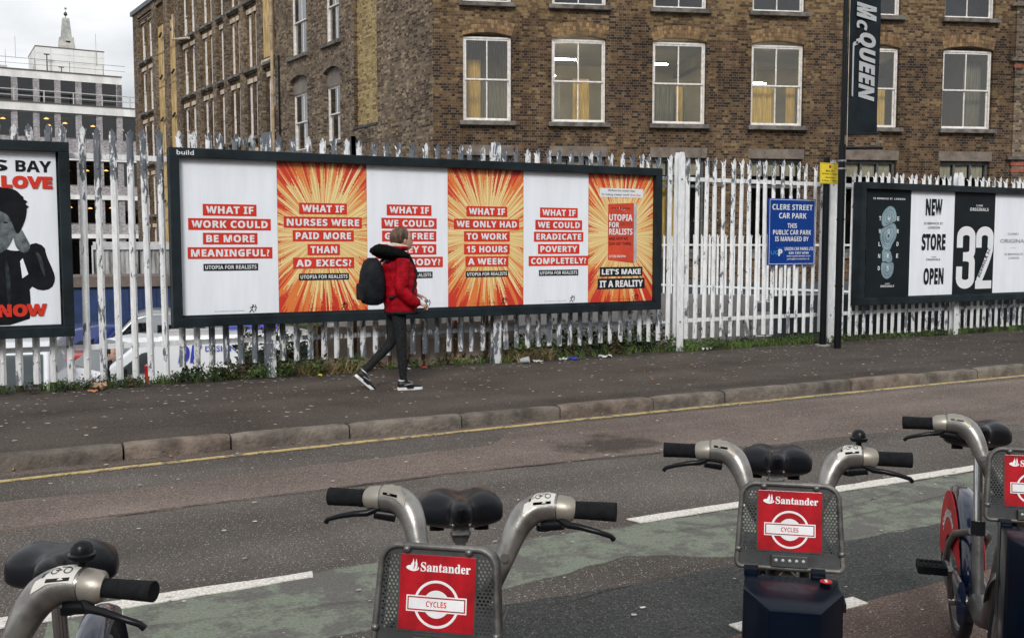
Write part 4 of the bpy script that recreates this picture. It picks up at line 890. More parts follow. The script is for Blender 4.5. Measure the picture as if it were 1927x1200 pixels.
def rows(p, pxw, lines, cx, foot, footz):
    """red bands with white capitals; lines = (text, centre z, width); sizes in metres on the poster"""
    for t, z, w_ in lines:
        b_ = rect(MB(), cx - w_ / 2, cx + w_ / 2, z - .056, z + .056, Y_).build('text_band', 'print red', p)
        add_text(MB(), t, cx - w_ / 2 + .03, cx + w_ / 2 - .03, z - .036, z + .036, Y2, off=.018, space=1.08).build('lettering', 'print white', p)
    fw_ = .56
    rect(MB(), cx - fw_ / 2, cx + fw_ / 2, footz - .034, footz + .034, Y_).build('text_band', 'print black', p)
    add_text(MB(), foot, cx - fw_ / 2 + .02, cx + fw_ / 2 - .02, footz - .019, footz + .019, Y2, off=.01).build('lettering', 'print white', p)
    g = MB(); add_text(g, 'BLOOMSBURY PUBLISHING', -.17, .14, -.835, -.825, Y2, 'plain', 0, 1.4)
    # little archer mark
    for a, b in (((.20, -.85), (.225, -.815)), ((.25, -.85), (.225, -.815)), ((.225, -.815), (.235, -.785)), ((.235, -.785), (.265, -.79)), ((.235, -.785), (.205, -.80)), ((.262, -.765), (.275, -.80)), ((.275, -.80), (.258, -.835))):
        dx, dz = b[0] - a[0], b[1] - a[1]; l_ = math.hypot(dx, dz); nx_, nz2 = -dz / l_ * .004, dx / l_ * .004
        poly(g, [(a[0] - nx_, a[1] - nz2), (b[0] - nx_, b[1] - nz2), (b[0] + nx_, b[1] + nz2), (a[0] + nx_, a[1] + nz2)], Y2)
    disc(g, .238, -.772, .009, Y2, 8); g.build('imprint', 'print black', p)
e = [1.861, 2.920, 3.966, 4.995, 6.037, 7.002, 8.040]
kinds = ['paper', 'starburst print', 'paper', 'starburst print', 'paper', 'starburst print']
bb, P = billboard('billboard', 'long charcoal-framed billboard with six What If posters in the middle of the fence', 1.77, 8.13, .614, 2.512, [(e[i], e[i + 1], kinds[i]) for i in range(6)], .737, 2.440)
c0 = (.737 + 2.440) / 2
def rows(p, lines, cx, fz, fx=None, fw_=.588):
    """red bands with white capitals; lines = (text, world height, width)"""
    for t, z, w_ in lines:
        z -= c0
        b_ = rect(MB(), cx - w_ / 2, cx + w_ / 2, z - .063, z + .063, Y_).build('text_band', 'print red', p)
        add_text(MB(), t, cx - w_ / 2 + .034, cx + w_ / 2 - .034, z - .040, z + .040, Y2, off=.022, space=1.1).build('lettering', 'print white', p)
    fz -= c0; fx = cx if fx is None else fx
    rect(MB(), fx - fw_ / 2, fx + fw_ / 2, fz - .038, fz + .038, Y_).build('text_band', 'print black', p)
    add_text(MB(), 'UTOPIA FOR REALISTS', fx - fw_ / 2 + .018, fx + fw_ / 2 - .018, fz - .021, fz + .021, Y2, off=.0).build('lettering', 'print white', p)
    imprint(p)
def imprint(p):
    g = MB(); add_text(g, 'BLOOMSBURY PUBLISHING', -.17, .14, -.823, -.813, Y2, 'plain', 0, 1.4)
    for a, b in (((.20, -.84), (.225, -.805)), ((.25, -.84), (.225, -.805)), ((.225, -.805), (.235, -.775)), ((.235, -.775), (.265, -.78)), ((.235, -.775), (.205, -.79)), ((.262, -.755), (.275, -.79)), ((.275, -.79), (.258, -.825))):
        dx, dz = b[0] - a[0], b[1] - a[1]; l_ = math.hypot(dx, dz); nx_, nz2 = -dz / l_ * .004, dx / l_ * .004
        poly(g, [(a[0] - nx_, a[1] - nz2), (b[0] - nx_, b[1] - nz2), (b[0] + nx_, b[1] + nz2), (a[0] + nx_, a[1] + nz2)], Y2)
    disc(g, .238, -.762, .009, Y2, 8); g.build('imprint', 'print black', p)
rows(P[0], [('WHAT IF', 1.867, .575), ('WORK COULD', 1.713, .885), ('BE MORE', 1.558, .585), ('MEANINGFUL?', 1.403, .91)], .01, 1.249)
Z5 = (1.899, 1.743, 1.593, 1.436, 1.285)
rows(P[1], list(zip(('WHAT IF', 'NURSES WERE', 'PAID MORE', 'THAN', 'AD EXECS?'), Z5, (.56, .915, .716, .38, .717))), .002, 1.129)
rows(P[2], list(zip(('WHAT IF', 'WE COULD', 'GIVE FREE', 'MONEY TO', 'EVERYBODY?'), Z5, (.57, .704, .692, .692, .86))), .014, 1.131)
rows(P[3], list(zip(('WHAT IF', 'WE ONLY HAD', 'TO WORK', '15 HOURS', 'A WEEK?'), Z5, (.564, .902, .632, .632, .596))), .008, 1.131)
rows(P[4], list(zip(('WHAT IF', 'WE COULD', 'ERADICATE', 'POVERTY', 'COMPLETELY?'), Z5, (.562, .697, .737, .619, .89))), .036, 1.132)
p = P[5]; imprint(p)
def zr(z): return z - c0
rect(MB(), -.347, .343, zr(2.115), zr(2.232), Y_).build('text_band', 'print white', p)
g = MB(); add_text(g, '‘Brilliant but simple ideas', -.22, .21, zr(2.185), zr(2.217), Y2, 'plain', .004); add_text(g, 'for making a better world’', -.32, .12, zr(2.130), zr(2.165), Y2, 'plain', .004); g.build('lettering', 'print black', p)
add_text(MB(), 'Brian Eno', .14, .30, zr(2.137), zr(2.165), Y2, 'plain', .004).build('lettering', 'print red', p)
poly(MB(), [(-.213, zr(1.290)), (.200, zr(1.245)), (.195, zr(2.046)), (-.215, zr(2.025))], Y_).build('book_cover', 'book orange', p)
poly(MB(), [(.200, zr(1.245)), (.247, zr(1.28)), (.240, zr(2.026)), (.195, zr(2.046))], Y_).build('book_edge', 'book side', p)
g = MB()
for t, za, zb, a, b, st in (('UTOPIA', 1.806, 1.893, -.20, .172, 'bold'), ('FOR', 1.719, 1.788, -.20, -.04, 'bold'), ('REALISTS', 1.622, 1.704, -.20, .174, 'bold'), ('RUTGER BREGMAN', 1.322, 1.354, -.195, .07, 'plain')): add_text(g, t, a, b, zr(za), zr(zb), Y2, st, .012)
for k in range(7):
    a = R(20 + k * 23); poly(g, [(-.04 + .07 * math.cos(a), zr(1.90) + .045 * math.sin(a)), (-.037 + .13 * math.cos(a), zr(1.90) + .085 * math.sin(a)), (-.045 + .13 * math.cos(a), zr(1.90) + .09 * math.sin(a))], Y2)
g.build('lettering', 'print white', p)
g = MB()
for t, za, zb, a, b in (('AND HOW WE', 1.552, 1.592, -.20, .10), ('CAN GET THERE', 1.486, 1.525, -.20, .15), ('THE SUNDAY TIMES BESTSELLER', 1.965, 1.98, -.17, .14), ('The ideas in this book could', 1.77, 1.782, -.02, .17), ('change the way we live', 1.745, 1.757, -.02, .15)): add_text(g, t, a, b, zr(za), zr(zb), Y2, 'plain', .012)
g.build('lettering', 'print black', p)
for t, za, zb, a, b in (('LET’S MAKE', 1.072, 1.196, -.339, .345), ('IT A REALITY', .905, 1.045, -.371, .382)):
    rect(MB(), a, b, zr(za), zr(zb), Y_).build('text_band', 'print black', p); add_text(MB(), t, a + .03, b - .03, zr(za) + .024, zr(zb) - .026, Y2, off=.022).build('lettering', 'print white', p)
# maker's plate on the top bar
g = MB(); add_text(g, 'build', 1.845 - 4.95, 2.02 - 4.95, 2.437, 2.487, -.1725, 'plain', .008); g.build('maker_mark', 'print white', bb)

# left billboard: black and white portrait poster (a plain stand-in figure)
lb, LPs = billboard('billboard', 'charcoal-framed billboard with red and black lettering at the left edge', -2.6, .81, .567, 2.515, [(-2.5, -1.44, 'paper'), (-1.44, -.37, 'paper'), (-.37, .69, 'paper')], .690, 2.430)
p = LPs[2]; cz = (.690 + 2.430) / 2; U = lambda x: x - .16; V = lambda z: z - cz
def pp(pts, it=1): return [(U(x), V(z)) for x, z in smoothpts(pts, it)]
def blob(pts, y, nm, mt, it=1):
    bm = bmesh.new(); f = bm.faces.new([bm.verts.new((x, y, z)) for x, z in pp(pts, it)]); f.normal_update()
    if f.normal.y > 0: f.normal_flip()
    bmesh.ops.triangulate(bm, faces=[f], ngon_method='EAR_CLIP'); me = bpy.data.meshes.new(nm); bm.to_mesh(me); bm.free(); me.materials.append(M_[mt]); return link(nm, me, p)
blob([(-.30, .695), (-.34, 1.1), (-.22, 1.38), (.0, 1.47), (.185, 1.46), (.28, 1.43), (.38, 1.44), (.46, 1.52), (.56, 1.48), (.575, 1.38), (.637, 1.22), (.65, 1.14), (.61, 1.05), (.51, 1.03), (.41, 1.09), (.42, .92), (.40, .70)], Y_, 'printed_jacket', 'figure black')
blob([(-.05, 1.95), (.20, 1.90), (.28, 1.78), (.31, 1.66), (.27, 1.52), (.20, 1.42), (.05, 1.38), (-.06, 1.55)], Y_ - .001, 'printed_face', 'skin print', 2)
blob([(.28, 1.63), (.35, 1.67), (.40, 1.56), (.44, 1.47), (.385, 1.40), (.31, 1.45), (.285, 1.54)], Y_ - .002, 'printed_hand', 'skin print', 2)
blob([(-.10, 1.90), (-.02, 1.83), (.12, 1.84), (.24, 1.80), (.285, 1.68), (.32, 1.58), (.37, 1.67), (.415, 1.80), (.40, 1.94), (.31, 2.05), (.18, 2.035), (.05, 2.06), (-.10, 2.0)], Y_ - .003, 'printed_hair', 'figure black', 2)
for k in range(34):      # curls round the edge of the hair
    a_ = R(-35 + k * 7.5); cx_, cz_ = .12 + .275 * math.cos(a_) * random.uniform(.93, 1.03), 1.86 + .19 * math.sin(a_) * random.uniform(.95, 1.06)
    if math.sin(a_) > -.5 and cx_ > -.12: blob([(cx_ + .03 * math.cos(q) * random.uniform(.6, 1.3), cz_ + .022 * math.sin(q) * random.uniform(.6, 1.3)) for q in [i * .785 for i in range(8)]], Y_ - .0035 - k * .00002, 'printed_curl', 'figure black', 1)
blob([(.335, 1.33), (.36, 1.36), (.405, 1.20), (.35, 1.16)], Y_ - .001, 'printed_gap', 'paper', 0)
for x, z in ((.12, 1.70), (.22, 1.71)): blob([(x - .03, z), (x, z + .012), (x + .03, z), (x, z - .01)], Y_ - .002, 'printed_eye', 'figure black', 1)
blob([(.47, 1.43), (.52, 1.40), (.55, 1.28), (.56, 1.15), (.53, 1.22), (.50, 1.34)], Y_ - .002, 'printed_sleeve_fold', 'figure grey'); blob([(.20, 1.35), (.23, 1.33), (.25, 1.05), (.22, .80), (.205, 1.05)], Y_ - .002, 'printed_zip', 'figure grey')
g = MB(); add_text(g, 'S', U(.10), U(.255), V(2.213), V(2.324), Y2, off=.012); add_text(g, 'BAY', U(.325), U(.647), V(2.213), V(2.324), Y2, off=.012); g.build('lettering', 'print black', p)
g = MB(); add_text(g, 'LOVE', U(.195), U(.652), V(2.048), V(2.172), Y2 - .004, off=.05); add_text(g, 'NOW', U(.12), U(.565), V(.778), V(.905), Y2 - .004, off=.05); g.build('lettering', 'print red', p)

# right billboard: shoe shop posters
rb, RP = billboard('billboard', 'charcoal-framed billboard with black and white shoe shop posters at the right edge', 11.87, 18.3, .556, 2.444, [(12.07, 13.04, 'print black'), (13.04, 14.065, 'paper'), (14.065, 15.075, 'print black'), (15.075, 16.1, 'paper'), (16.1, 17.13, 'print black'), (17.13, 18.17, 'paper')], .676, 2.355)
cz = (.676 + 2.355) / 2; V = lambda z: z - cz
p = RP[0]; U = lambda x: x - 12.555
toe = smoothpts([(12.43, 1.77), (12.40, 1.90), (12.45, 2.02), (12.55, 2.09), (12.64, 2.07), (12.69, 1.97), (12.70, 1.86), (12.60, 1.84), (12.52, 1.78)], 2)
ball = smoothpts([(12.40, 1.73), (12.50, 1.76), (12.56, 1.82), (12.66, 1.82), (12.71, 1.72), (12.70, 1.60), (12.62, 1.50), (12.58, 1.40), (12.47, 1.40), (12.42, 1.50), (12.38, 1.62)], 2)
arch_ = smoothpts([(12.43, 1.42), (12.50, 1.39), (12.58, 1.40), (12.62, 1.34), (12.64, 1.24), (12.57, 1.20), (12.50, 1.24), (12.44, 1.22)], 2)
heel = smoothpts([(12.43, 1.22), (12.50, 1.20), (12.58, 1.19), (12.66, 1.22), (12.67, 1.10), (12.63, 1.0), (12.55, .955), (12.47, .98), (12.42, 1.08)], 2)
for k, sh in enumerate((toe, ball, arch_, heel)):
    mx_, mz_ = sum(q[0] for q in sh) / len(sh), sum(q[1] for q in sh) / len(sh); sh = [(12.545 + (x - 12.545) * 1.16, mz_ + (z - mz_) * 1.05) for x, z in sh]
    cx = sum(q[0] for q in sh) / len(sh); cy = sum(q[1] for q in sh) / len(sh)
    for j, f in enumerate((1, .91, .87, .77, .73, .63, .59, .48, .44, .32, .28, .14)):
        poly(MB(), [(U(cx + (x - cx) * f), V(cy + (z - cy) * f)) for x, z in sh], Y_ - .0004 * j).build('printed_sole' , ('sole teal', 'sole dark')[j % 2] if j % 4 < 2 else ('sole pale', 'sole dark')[j % 2], p)
g = MB()
for row, zc in zip(('THE', 'WOR', 'L D', 'NEE', 'D S'), (1.897, 1.70, 1.50, 1.315, 1.125)):
    for ch, xc in zip(row, (12.35, 12.545, 12.75)):
        if ch != ' ' and not (row == 'D S' and ch == 'S' and xc > 12.6): add_text(g, ch, U(xc - .022), U(xc + .022), V(zc - .032), V(zc + .032), -.009, off=.0)
add_text(g, 'S', U(12.525), U(12.565), V(1.093), V(1.157), -.009)
add_text(g, '32 BERWICK ST. LONDON', U(12.19), U(12.895), V(2.190), V(2.218), Y2, off=.01, space=1.2); add_text(g, 'CLARKS', U(12.50), U(12.60), V(.872), V(.888), Y2); add_text(g, 'ORIGINALS', U(12.40), U(12.70), V(.825), V(.858), Y2, space=1.1)
g.build('lettering', 'print white', p)
p = RP[1]; U = lambda x: x - 13.5525
g = MB()
for t, a, b, c, d in (('NEW', 13.375, 13.765, 1.955, 2.222), ('STORE', 13.305, 13.865, 1.398, 1.665), ('OPEN', 13.37, 13.845, .845, 1.115)): add_text(g, t, U(a), U(b), V(c), V(d), Y2, off=.028)
for t, a, b, c, d in (('32 BERWICK ST.', 13.345, 13.80, 1.812, 1.85), ('LONDON', 13.44, 13.72, 1.745, 1.783), ('CLARKS', 13.54, 13.66, 1.285, 1.30), ('ORIGINALS', 13.42, 13.75, 1.235, 1.268)): add_text(g, t, U(a), U(b), V(c), V(d), Y2, 'plain', .006)
g.build('lettering', 'print black', p)
p = RP[2]; U = lambda x: x - 14.57
g = MB(); add_text(g, 'CLARKS', U(14.59), U(14.75), V(2.12), V(2.15), Y2, space=1.1); add_text(g, 'ORIGINALS', U(14.44), U(14.90), V(2.045), V(2.098), Y2, space=1.1)
g.build('lettering', 'print white', p)
def ribbon(g, pts, wd, y):
    n = len(pts); Lp, Rp = [], []
    for i, p_ in enumerate(pts):
        a_, b_ = pts[max(i - 1, 0)], pts[min(i + 1, n - 1)]; dx, dz = b_[0] - a_[0], b_[1] - a_[1]; l_ = math.hypot(dx, dz); nx_, nz2 = -dz / l_ * wd / 2, dx / l_ * wd / 2
        Lp.append((p_[0] + nx_, p_[1] + nz2)); Rp.append((p_[0] - nx_, p_[1] - nz2))
    for i in range(n - 1): poly(g, [Rp[i], Rp[i + 1], Lp[i + 1], Lp[i]], y - .00003 * i)
def arcp(cx, cz, rx, rz_, a0, a1, n=10): return [(cx + rx * math.cos(R(a0 + (a1 - a0) * k / n)), cz + rz_ * math.sin(R(a0 + (a1 - a0) * k / n))) for k in range(n + 1)]
g = MB(); W3 = .165
p3 = [(14.215, 1.44)] + arcp(14.37, 1.62, .155, .10, 180, 0) + [(14.525, 1.44)] + arcp(14.41, 1.39, .115, .09, 0, -90)
ribbon(g, [(U(a_), V(b_)) for a_, b_ in p3], W3 - .02, Y2)
p4 = arcp(14.41, 1.19, .115, .09, 90, 0) + [(14.525, .95)] + arcp(14.37, .93, .155, .095, 0, -180) + [(14.215, 1.13)]
ribbon(g, [(U(a_), V(b_)) for a_, b_ in p4], W3 - .02, Y2 - .001)
rect(g, U(14.30), U(14.46), V(1.215), V(1.365), Y2 - .0015)
g.build('numeral', 'print white', p); g = MB()
p5 = [(14.68, 1.44)] + arcp(14.83, 1.62, .15, .10, 180, 0) + [(14.98, 1.50), (14.97, 1.40), (14.92, 1.27), (14.82, 1.08), (14.72, .90), (14.70, .80)]
ribbon(g, [(U(a_), V(b_)) for a_, b_ in p5], W3 - .02, Y2 - .002)
rect(g, U(14.62), U(15.03), V(.755), V(.89), Y2 - .004); g.build('numeral', 'print white', p)
poly(MB(), [(U(14.602), V(1.75)), (U(14.608), V(1.75)), (U(14.608), V(1.2)), (U(14.602), V(1.2))], Y2 - .0045).build('numeral_gap', 'print black', p)
a, b = (14.69, .96), (14.955, 1.44); ln = math.hypot(b[0] - a[0], b[1] - a[1]); ux, uz = (b[0] - a[0]) / ln, (b[1] - a[1]) / ln
add_text(MB(), 'BERWICK ST.', 0, 1, 0, 1, 0, 'bold', .0, fn=lambda u, v: (U(a[0] + ux * ln * u - uz * .09 * (v - .5)), Y2 - .005, V(a[1] + uz * ln * u + ux * .09 * (v - .5)))).build('lettering', 'print black', p)
p = RP[3]; U = lambda x: x - 15.5875
g = MB()
for t, a, b, c, d in (('CLARKS', 15.42, 15.70, 1.655, 1.69), ('ORIGINALS', 15.23, 16.0, 1.52, 1.585), ('32 BERWICK ST.', 15.35, 15.86, 1.31, 1.345), ('LONDON', 15.46, 15.74, 1.245, 1.28)): add_text(g, t, U(a), U(b), V(c), V(d), Y2, 'plain', .008)
rect(g, U(15.5), U(15.64), V(1.432), V(1.436), Y2); g.build('lettering', 'print grey', p)
add_text(MB(), 'NEW STORE', -.4, .4, -.1, .1, Y2).build('lettering', 'print white', RP[4])

# ------------------------------------------------------------------ signs and banner
sg = thing('car_park_sign', 'blue car park notice with white lettering fixed to the fence', 'sign', (10.61, 11.13, 0))
g = MB(); g.prism(smoothpts([(-.46, 1.19), (.46, 1.19), (.46, 2.165), (-.46, 2.165)], 0), -.012, .012); g.build('sign_panel', 'sign blue', sg, bevel=.004)
g = MB(); yb = -.014
for q in ((-.445, .445, 1.205, 1.212), (-.445, .445, 2.145, 2.152), (-.445, -.438, 1.212, 2.145), (.438, .445, 1.212, 2.145)): rect(g, *q, yb)
g.build('border', 'print white', sg)
g = MB(); f = lambda x: x - 10.61
for t, a, b, c, d, st, o_ in (('CLERE STREET', 10.215, 11.005, 2.0, 2.082, 'bold', 0), ('CAR PARK', 10.345, 10.885, 1.875, 1.957, 'bold', 0), ('THIS', 10.515, 10.70, 1.735, 1.805, 'bold', 0), ('PUBLIC CAR PARK', 10.235, 10.985, 1.637, 1.708, 'bold', 0), ('IS MANAGED BY', 10.278, 10.938, 1.54, 1.611, 'bold', 0), ('UNION CAR PARKS LTD', 10.468, 11.035, 1.405, 1.455, 'bold', 0), ('020 7357 6799', 10.55, 10.945, 1.352, 1.384, 'bold', .01), ('WWW.UNIONCARPARK.CO.UK', 10.51, 10.98, 1.312, 1.332, 'bold', 0), ('parking@unioncarparks.co.uk', 10.52, 10.96, 1.262, 1.296, 'plain', .01), ('P', 10.345, 10.425, 1.325, 1.425, 'bold', .03)):
    add_text(g, t, f(a), f(b), c, d, yb - .001, st, o_)
g.build('lettering', 'print white', sg)
g = MB(); add_text(g, 'UG', f(10.20), f(10.345), 1.345, 1.405, yb - .001, 'plain', .012)
for q in ((10.30, 10.45, 1.447, 1.451), (10.45, 10.454, 1.31, 1.451)): rect(g, f(q[0]), f(q[1]), q[2], q[3], yb - .001)
g.build('logo', 'logo cyan', sg)
for x in (-.3, .3):
    for z in (1.3, 2.05): box('sign_clip', 'galvanised', x - .02, x + .02, .012, .035, z, z + .03, sg)
ps = thing('parking_sign_post', 'black post carrying a small yellow parking times plate, left of the banner pole', 'sign post', (10.955, 10.80, 0))
MB().cyl((0, 0, 0), (0, 0, 2.74), .048, 16).build('post', 'pole black', ps, smooth=60); MB().cyl((0, 0, 2.74), (0, 0, 2.76), .052, 16).build('post_cap', 'pole black', ps); MB().cyl((0, 0, 0), (0, 0, .02), .11, 12).build('base_collar', 'concrete', ps)
g = MB(); g.prism([(-.19, 2.375), (.19, 2.375), (.19, 2.675), (-.19, 2.675)], -.063, -.055); pl = g.build('plate', 'sign yellow', ps, bevel=.003)
g = MB()
for t, a, b, c, d in (('Mon Fri', -.08, .08, 2.545, 2.575), ('8.30am 6.30pm', -.15, .15, 2.50, 2.53), ('Saturday', -.085, .085, 2.448, 2.478), ('8.30am 1.30pm', -.15, .15, 2.402, 2.432)): add_text(g, t, a, b, c, d, -.065, 'plain', .010)
for q in ((-.18, .18, 2.385, 2.388), (-.18, .18, 2.662, 2.665), (-.18, -.177, 2.388, 2.662), (.177, .18, 2.388, 2.662)): rect(g, *q, -.0645)
g.build('lettering', 'print black', pl)
g = MB(); disc(g, 0, 2.622, .024, -.065, 20, .015); poly(g, [(-.017, 2.634), (-.012, 2.638), (.017, 2.61), (.012, 2.606)], -.0652); g.build('roundel', 'print red', pl); disc(MB(), 0, 2.622, .016, -.0645, 16).build('roundel_middle', 'sign blue', pl)

bp_ = thing('banner_pole', 'tall black street pole with bracket arms, right of the yellow parking plate', 'pole', (10.87, 10.43, 0), R(.0))
MB().tube([(.0, 0, 0), (0, 0, 2.9)], .052, 14).build('pole_base', 'pole black', bp_, smooth=60); MB().tube([(0, 0, 2.9), (0, 0, 8.5)], .034, 14).build('pole_shaft', 'pole black', bp_, smooth=60)
for z in (2.57, 2.68, 2.9, .9, 1.85): MB().cyl((0, 0, z - .012), (0, 0, z + .012), .06 if z < 2.9 else .05, 12).build('clamp_band', 'galvanised' if z in (2.57, 2.68) else 'pole black', bp_)
arm = MB().cyl((0, 0, 2.86), (.77, .0, 2.90), .022, 10).build('bracket_arm', 'pole black', bp_, smooth=60); MB().ell((.78, 0, 2.90), (.03, .03, .03), 10, 6).build('arm_end', 'pole black', arm)
MB().cyl((0, 0, 6.0), (.77, 0, 6.0), .022, 10).build('bracket_arm', 'pole black', bp_)
bn = thing('banner', 'long dark hanging banner with pale slanted letters McQUEEN running downward', 'banner', (10.87, 10.43, 0))
g = MB(); nx, nz_ = 10, 50; x0, x1, zt, zb = .05, .69, 5.95, 3.05
vs = []
for j in range(nz_ + 1):
    for i in range(nx + 1):
        u = i / nx; v = j / nz_; x = x0 + (x1 - x0) * u; z = zb + (zt - zb) * v + (.05 * u * (1 - v)); wv = .012 * math.sin(u * 7 + v * 3) * math.sin(v * 9)
        if v < .18: wv += .010 * math.sin(u * 34) * (1 - v / .18)
        vs.append((x, wv, z))
fs = [(j * (nx + 1) + i, j * (nx + 1) + i + 1, (j + 1) * (nx + 1) + i + 1, (j + 1) * (nx + 1) + i) for j in range(nz_) for i in range(nx)]
g.add(vs, fs).build('cloth', 'banner cloth', bn, smooth=180)
g = MB()
# letters read from top to bottom: letter tops point right
def down(zt_, zb_, xa, xb): return lambda u, v: (xa + (xb - xa) * v, -.02, zt_ + (zb_ - zt_) * u + .0 * v)
def put(t, z0_, z1_, xa, xb, off=.03): add_text(g, t, 0, 1, 0, 1, 0, 'boldit', off, fn=down(z0_, z1_, xa, xb))
put('M', 4.92, 4.68, .20, .59, .035); put('C', 4.67, 4.53, .20, .41, .035); put('QUEEN', 4.505, 3.55, .20, .59, .03)
rect(g, .125, .15, 3.90, 4.98 - .0, -.02) if False else None
g.add([(.135, -.02, 3.60), (.165, -.02, 3.59), (.165, -.02, 4.36), (.135, -.02, 4.33)], [(0, 1, 2, 3)]); g.add([(.165, -.02, 4.30), (.24, -.02, 4.33), (.24, -.02, 4.37), (.165, -.02, 4.36)], [(0, 1, 2, 3)])
g.build('lettering', 'banner letter', bn)
MB().cyl((.04, 0, 3.06), (.71, 0, 3.10), .016, 8).build('bottom_rod', 'pole black', bn); MB().cyl((.05, .0, 3.06), (.05, 0, 2.87), .006, 5).cyl((.70, .0, 3.10), (.74, 0, 2.90), .006, 5).build('tie_cord', 'galvanised', bn); MB().cyl((.055, -.03, 2.9), (.045, -.03, 5.9), .005, 5).build('cord', 'lintel pale', bn)

# ------------------------------------------------------------------ car park behind the fence
hd = thing('corrugated_hoarding', 'weathered pale corrugated hoarding with white capping behind the blue cabin', 'fence', (10.5, 38, 0), R(-3))
for k in range(9):
    x0 = -7 + k * 1.55; g = MB(); n = 18; vs = []
    for i in range(n + 1):
        x = x0 + 1.5 * i / n; y = .035 if i % 2 else 0
        vs += [(x, y, -2.4), (x, y, 1.38)]
    g.add(vs, [(2 * i, 2 * i + 2, 2 * i + 3, 2 * i + 1) for i in range(n)]).build('panel', 'hoarding grey', hd)
    box('post', 'pole black' if k % 2 else 'hoarding cap', x0 - .05, x0 - .0, -.05, .03, -2.4, 1.45, hd)
box('capping', 'hoarding cap', -7, 7, -.06, .06, 1.3, 1.58, hd)
cab = thing('site_cabin', 'dark blue container cabin behind the parked vans, left', 'cabin', (3.6, 31, -2.24), R(-8))
box('body', 'container blue', -4.2, 3.6, 0, 2.5, 0, 2.5, cab, .03); box('roof_edge', 'brown strip', -4.3, 3.7, -.1, 2.6, 2.5, 2.8, cab)
for k in range(20): box('rib', 'container blue', -4.1 + k * .38, -4.02 + k * .38, -.03, 0, .1, 2.4, cab)
box('door', 'container blue', 1.2, 2.1, -.05, -.031, .05, 2.1, cab); box('door_trim', 'hoarding cap', 2.12, 2.18, -.06, -.031, .05, 2.15, cab)
lp = thing('lamp_column', 'slim white lamp column standing before the pale hoarding', 'lamp post', (6.95, 30, -2.24))
MB().cyl((0, 0, 0), (0, 0, 5.6), .06, 10, .04).build('column', 'back paint', lp); MB().box(-.1, .35, -.06, .06, 5.6, 5.7).build('lantern', 'pole black', lp)

def vehicle(name, label, cat, loc, rz, prof, W_, col, wheels, wins, screen, extras=None, group=None):
    """prof: side outline (x forward, z up); shoulders lean in above the waist"""
    t = thing(name, label, cat, loc, rz, group)
    n = len(prof); rings = []
    zmax = max(z for x, z in prof)
    for yy, s_ in ((-1, 0), (-.94, 1), (.94, 1), (1, 0)):
        rings.append([])
    secs = [(-.5, .88), (-.5, .97), (-.485, 1.0), (.485, 1.0), (.5, .97), (.5, .88)]
    cx = sum(x for x, z in prof) / n; g = MB(); rs = []
    for yv, sc in ((-.5, .96), (-.47, 1.0), (.47, 1.0), (.5, .96)):
        r_ = []
        for x, z in prof:
            lean = max(0, (z - .95)) / (zmax - .95 + 1e-6) * .10
            zc = .8; r_.append((cx + (x - cx) * (1 if sc == 1 else .985), yv * W_ * (1 - lean), zc + (z - zc) * sc))
        rs.append(r_)
    g.loft(rs); b_ = g.build('body', col, t, smooth=35, fixn=True, bevel=.02)
    for k, (pl_, nm) in enumerate(wins):
        for sgn in (-1, 1):
            q = []
            for x, z in pl_: q.append((x, sgn * (W_ * .5 * (1 - max(0, (z - .95)) / (zmax - .95) * .10) + .006), z))
            MB().add(q, [tuple(range(len(q))) if sgn < 0 else tuple(reversed(range(len(q))))]).build(nm, 'car glass', t)
    for (x0_, z0_, x1_, z1_, nm) in screen:
        w0 = W_ * .45 * (1 - max(0, z0_ - .95) / (zmax - .95) * .10); w1 = W_ * .44 * (1 - max(0, z1_ - .95) / (zmax - .95) * .10); dx, dz = x1_ - x0_, z1_ - z0_; l_ = math.hypot(dx, dz); ox, oz = dz / l_ * .012, -dx / l_ * .012
        if ox * (1 if (x0_ + x1_) / 2 > cx else -1) < 0: ox, oz = -ox, -oz
        MB().add([(x0_ + ox, -w0, z0_ + oz), (x0_ + ox, w0, z0_ + oz), (x1_ + ox, w1, z1_ + oz), (x1_ + ox, -w1, z1_ + oz)], [(0, 1, 2, 3)]).build(nm, 'car glass', t)
    for wx in wheels:
        for sgn in (-1, 1):
            ty = MB().lathe([(.18, -.1), (.29, -.1), (.32, -.07), (.32, .07), (.29, .1), (.18, .1)], 24, 'y').build('wheel', 'tyre', t, (wx, sgn * (W_ / 2 - .08), .32), smooth=50)
            MB().lathe([(.001, -.11 * 1), (.1, -.115), (.19, -.10), (.20, -.08)], 20, 'y').build('rim', 'rim', ty, (0, 0, 0), R(180) if sgn > 0 else 0, smooth=50)
    if extras: extras(t)
    return t
VP = [(-2.1, .35), (-2.16, .9), (-2.08, 1.78), (-1.95, 1.9), (.35, 1.92), (.75, 1.82), (1.45, 1.15), (2.1, .98), (2.2, .75), (2.2, .35)]
def vx(t):
    for s in (-1, 1):
        box('headlight', 'lamp clear', 2.02, 2.2, s * .62 - .12, s * .62 + .12, .72, .92, t, .02); box('tail_light', 'lamp red', -2.2, -2.1, s * .82 - .06, s * .82 + .06, .75, 1.4, t, .02); box('door_mirror', 'trim black', 1.05, 1.2, s * .98 - .1, s * .98 + .1, 1.15, 1.38, t, .02)
    box('front_bumper', 'trim black', 2.1, 2.26, -.86, .86, .3, .6, t, .03); box('rear_bumper', 'trim black', -2.24, -2.1, -.86, .86, .3, .55, t, .03)
    for z in (.95,): 
        for s in (-1, 1): box('door_seam', 'trim black', .2, .21, s * .905 - .004, s * .905 + .004, .5, 1.2, t)
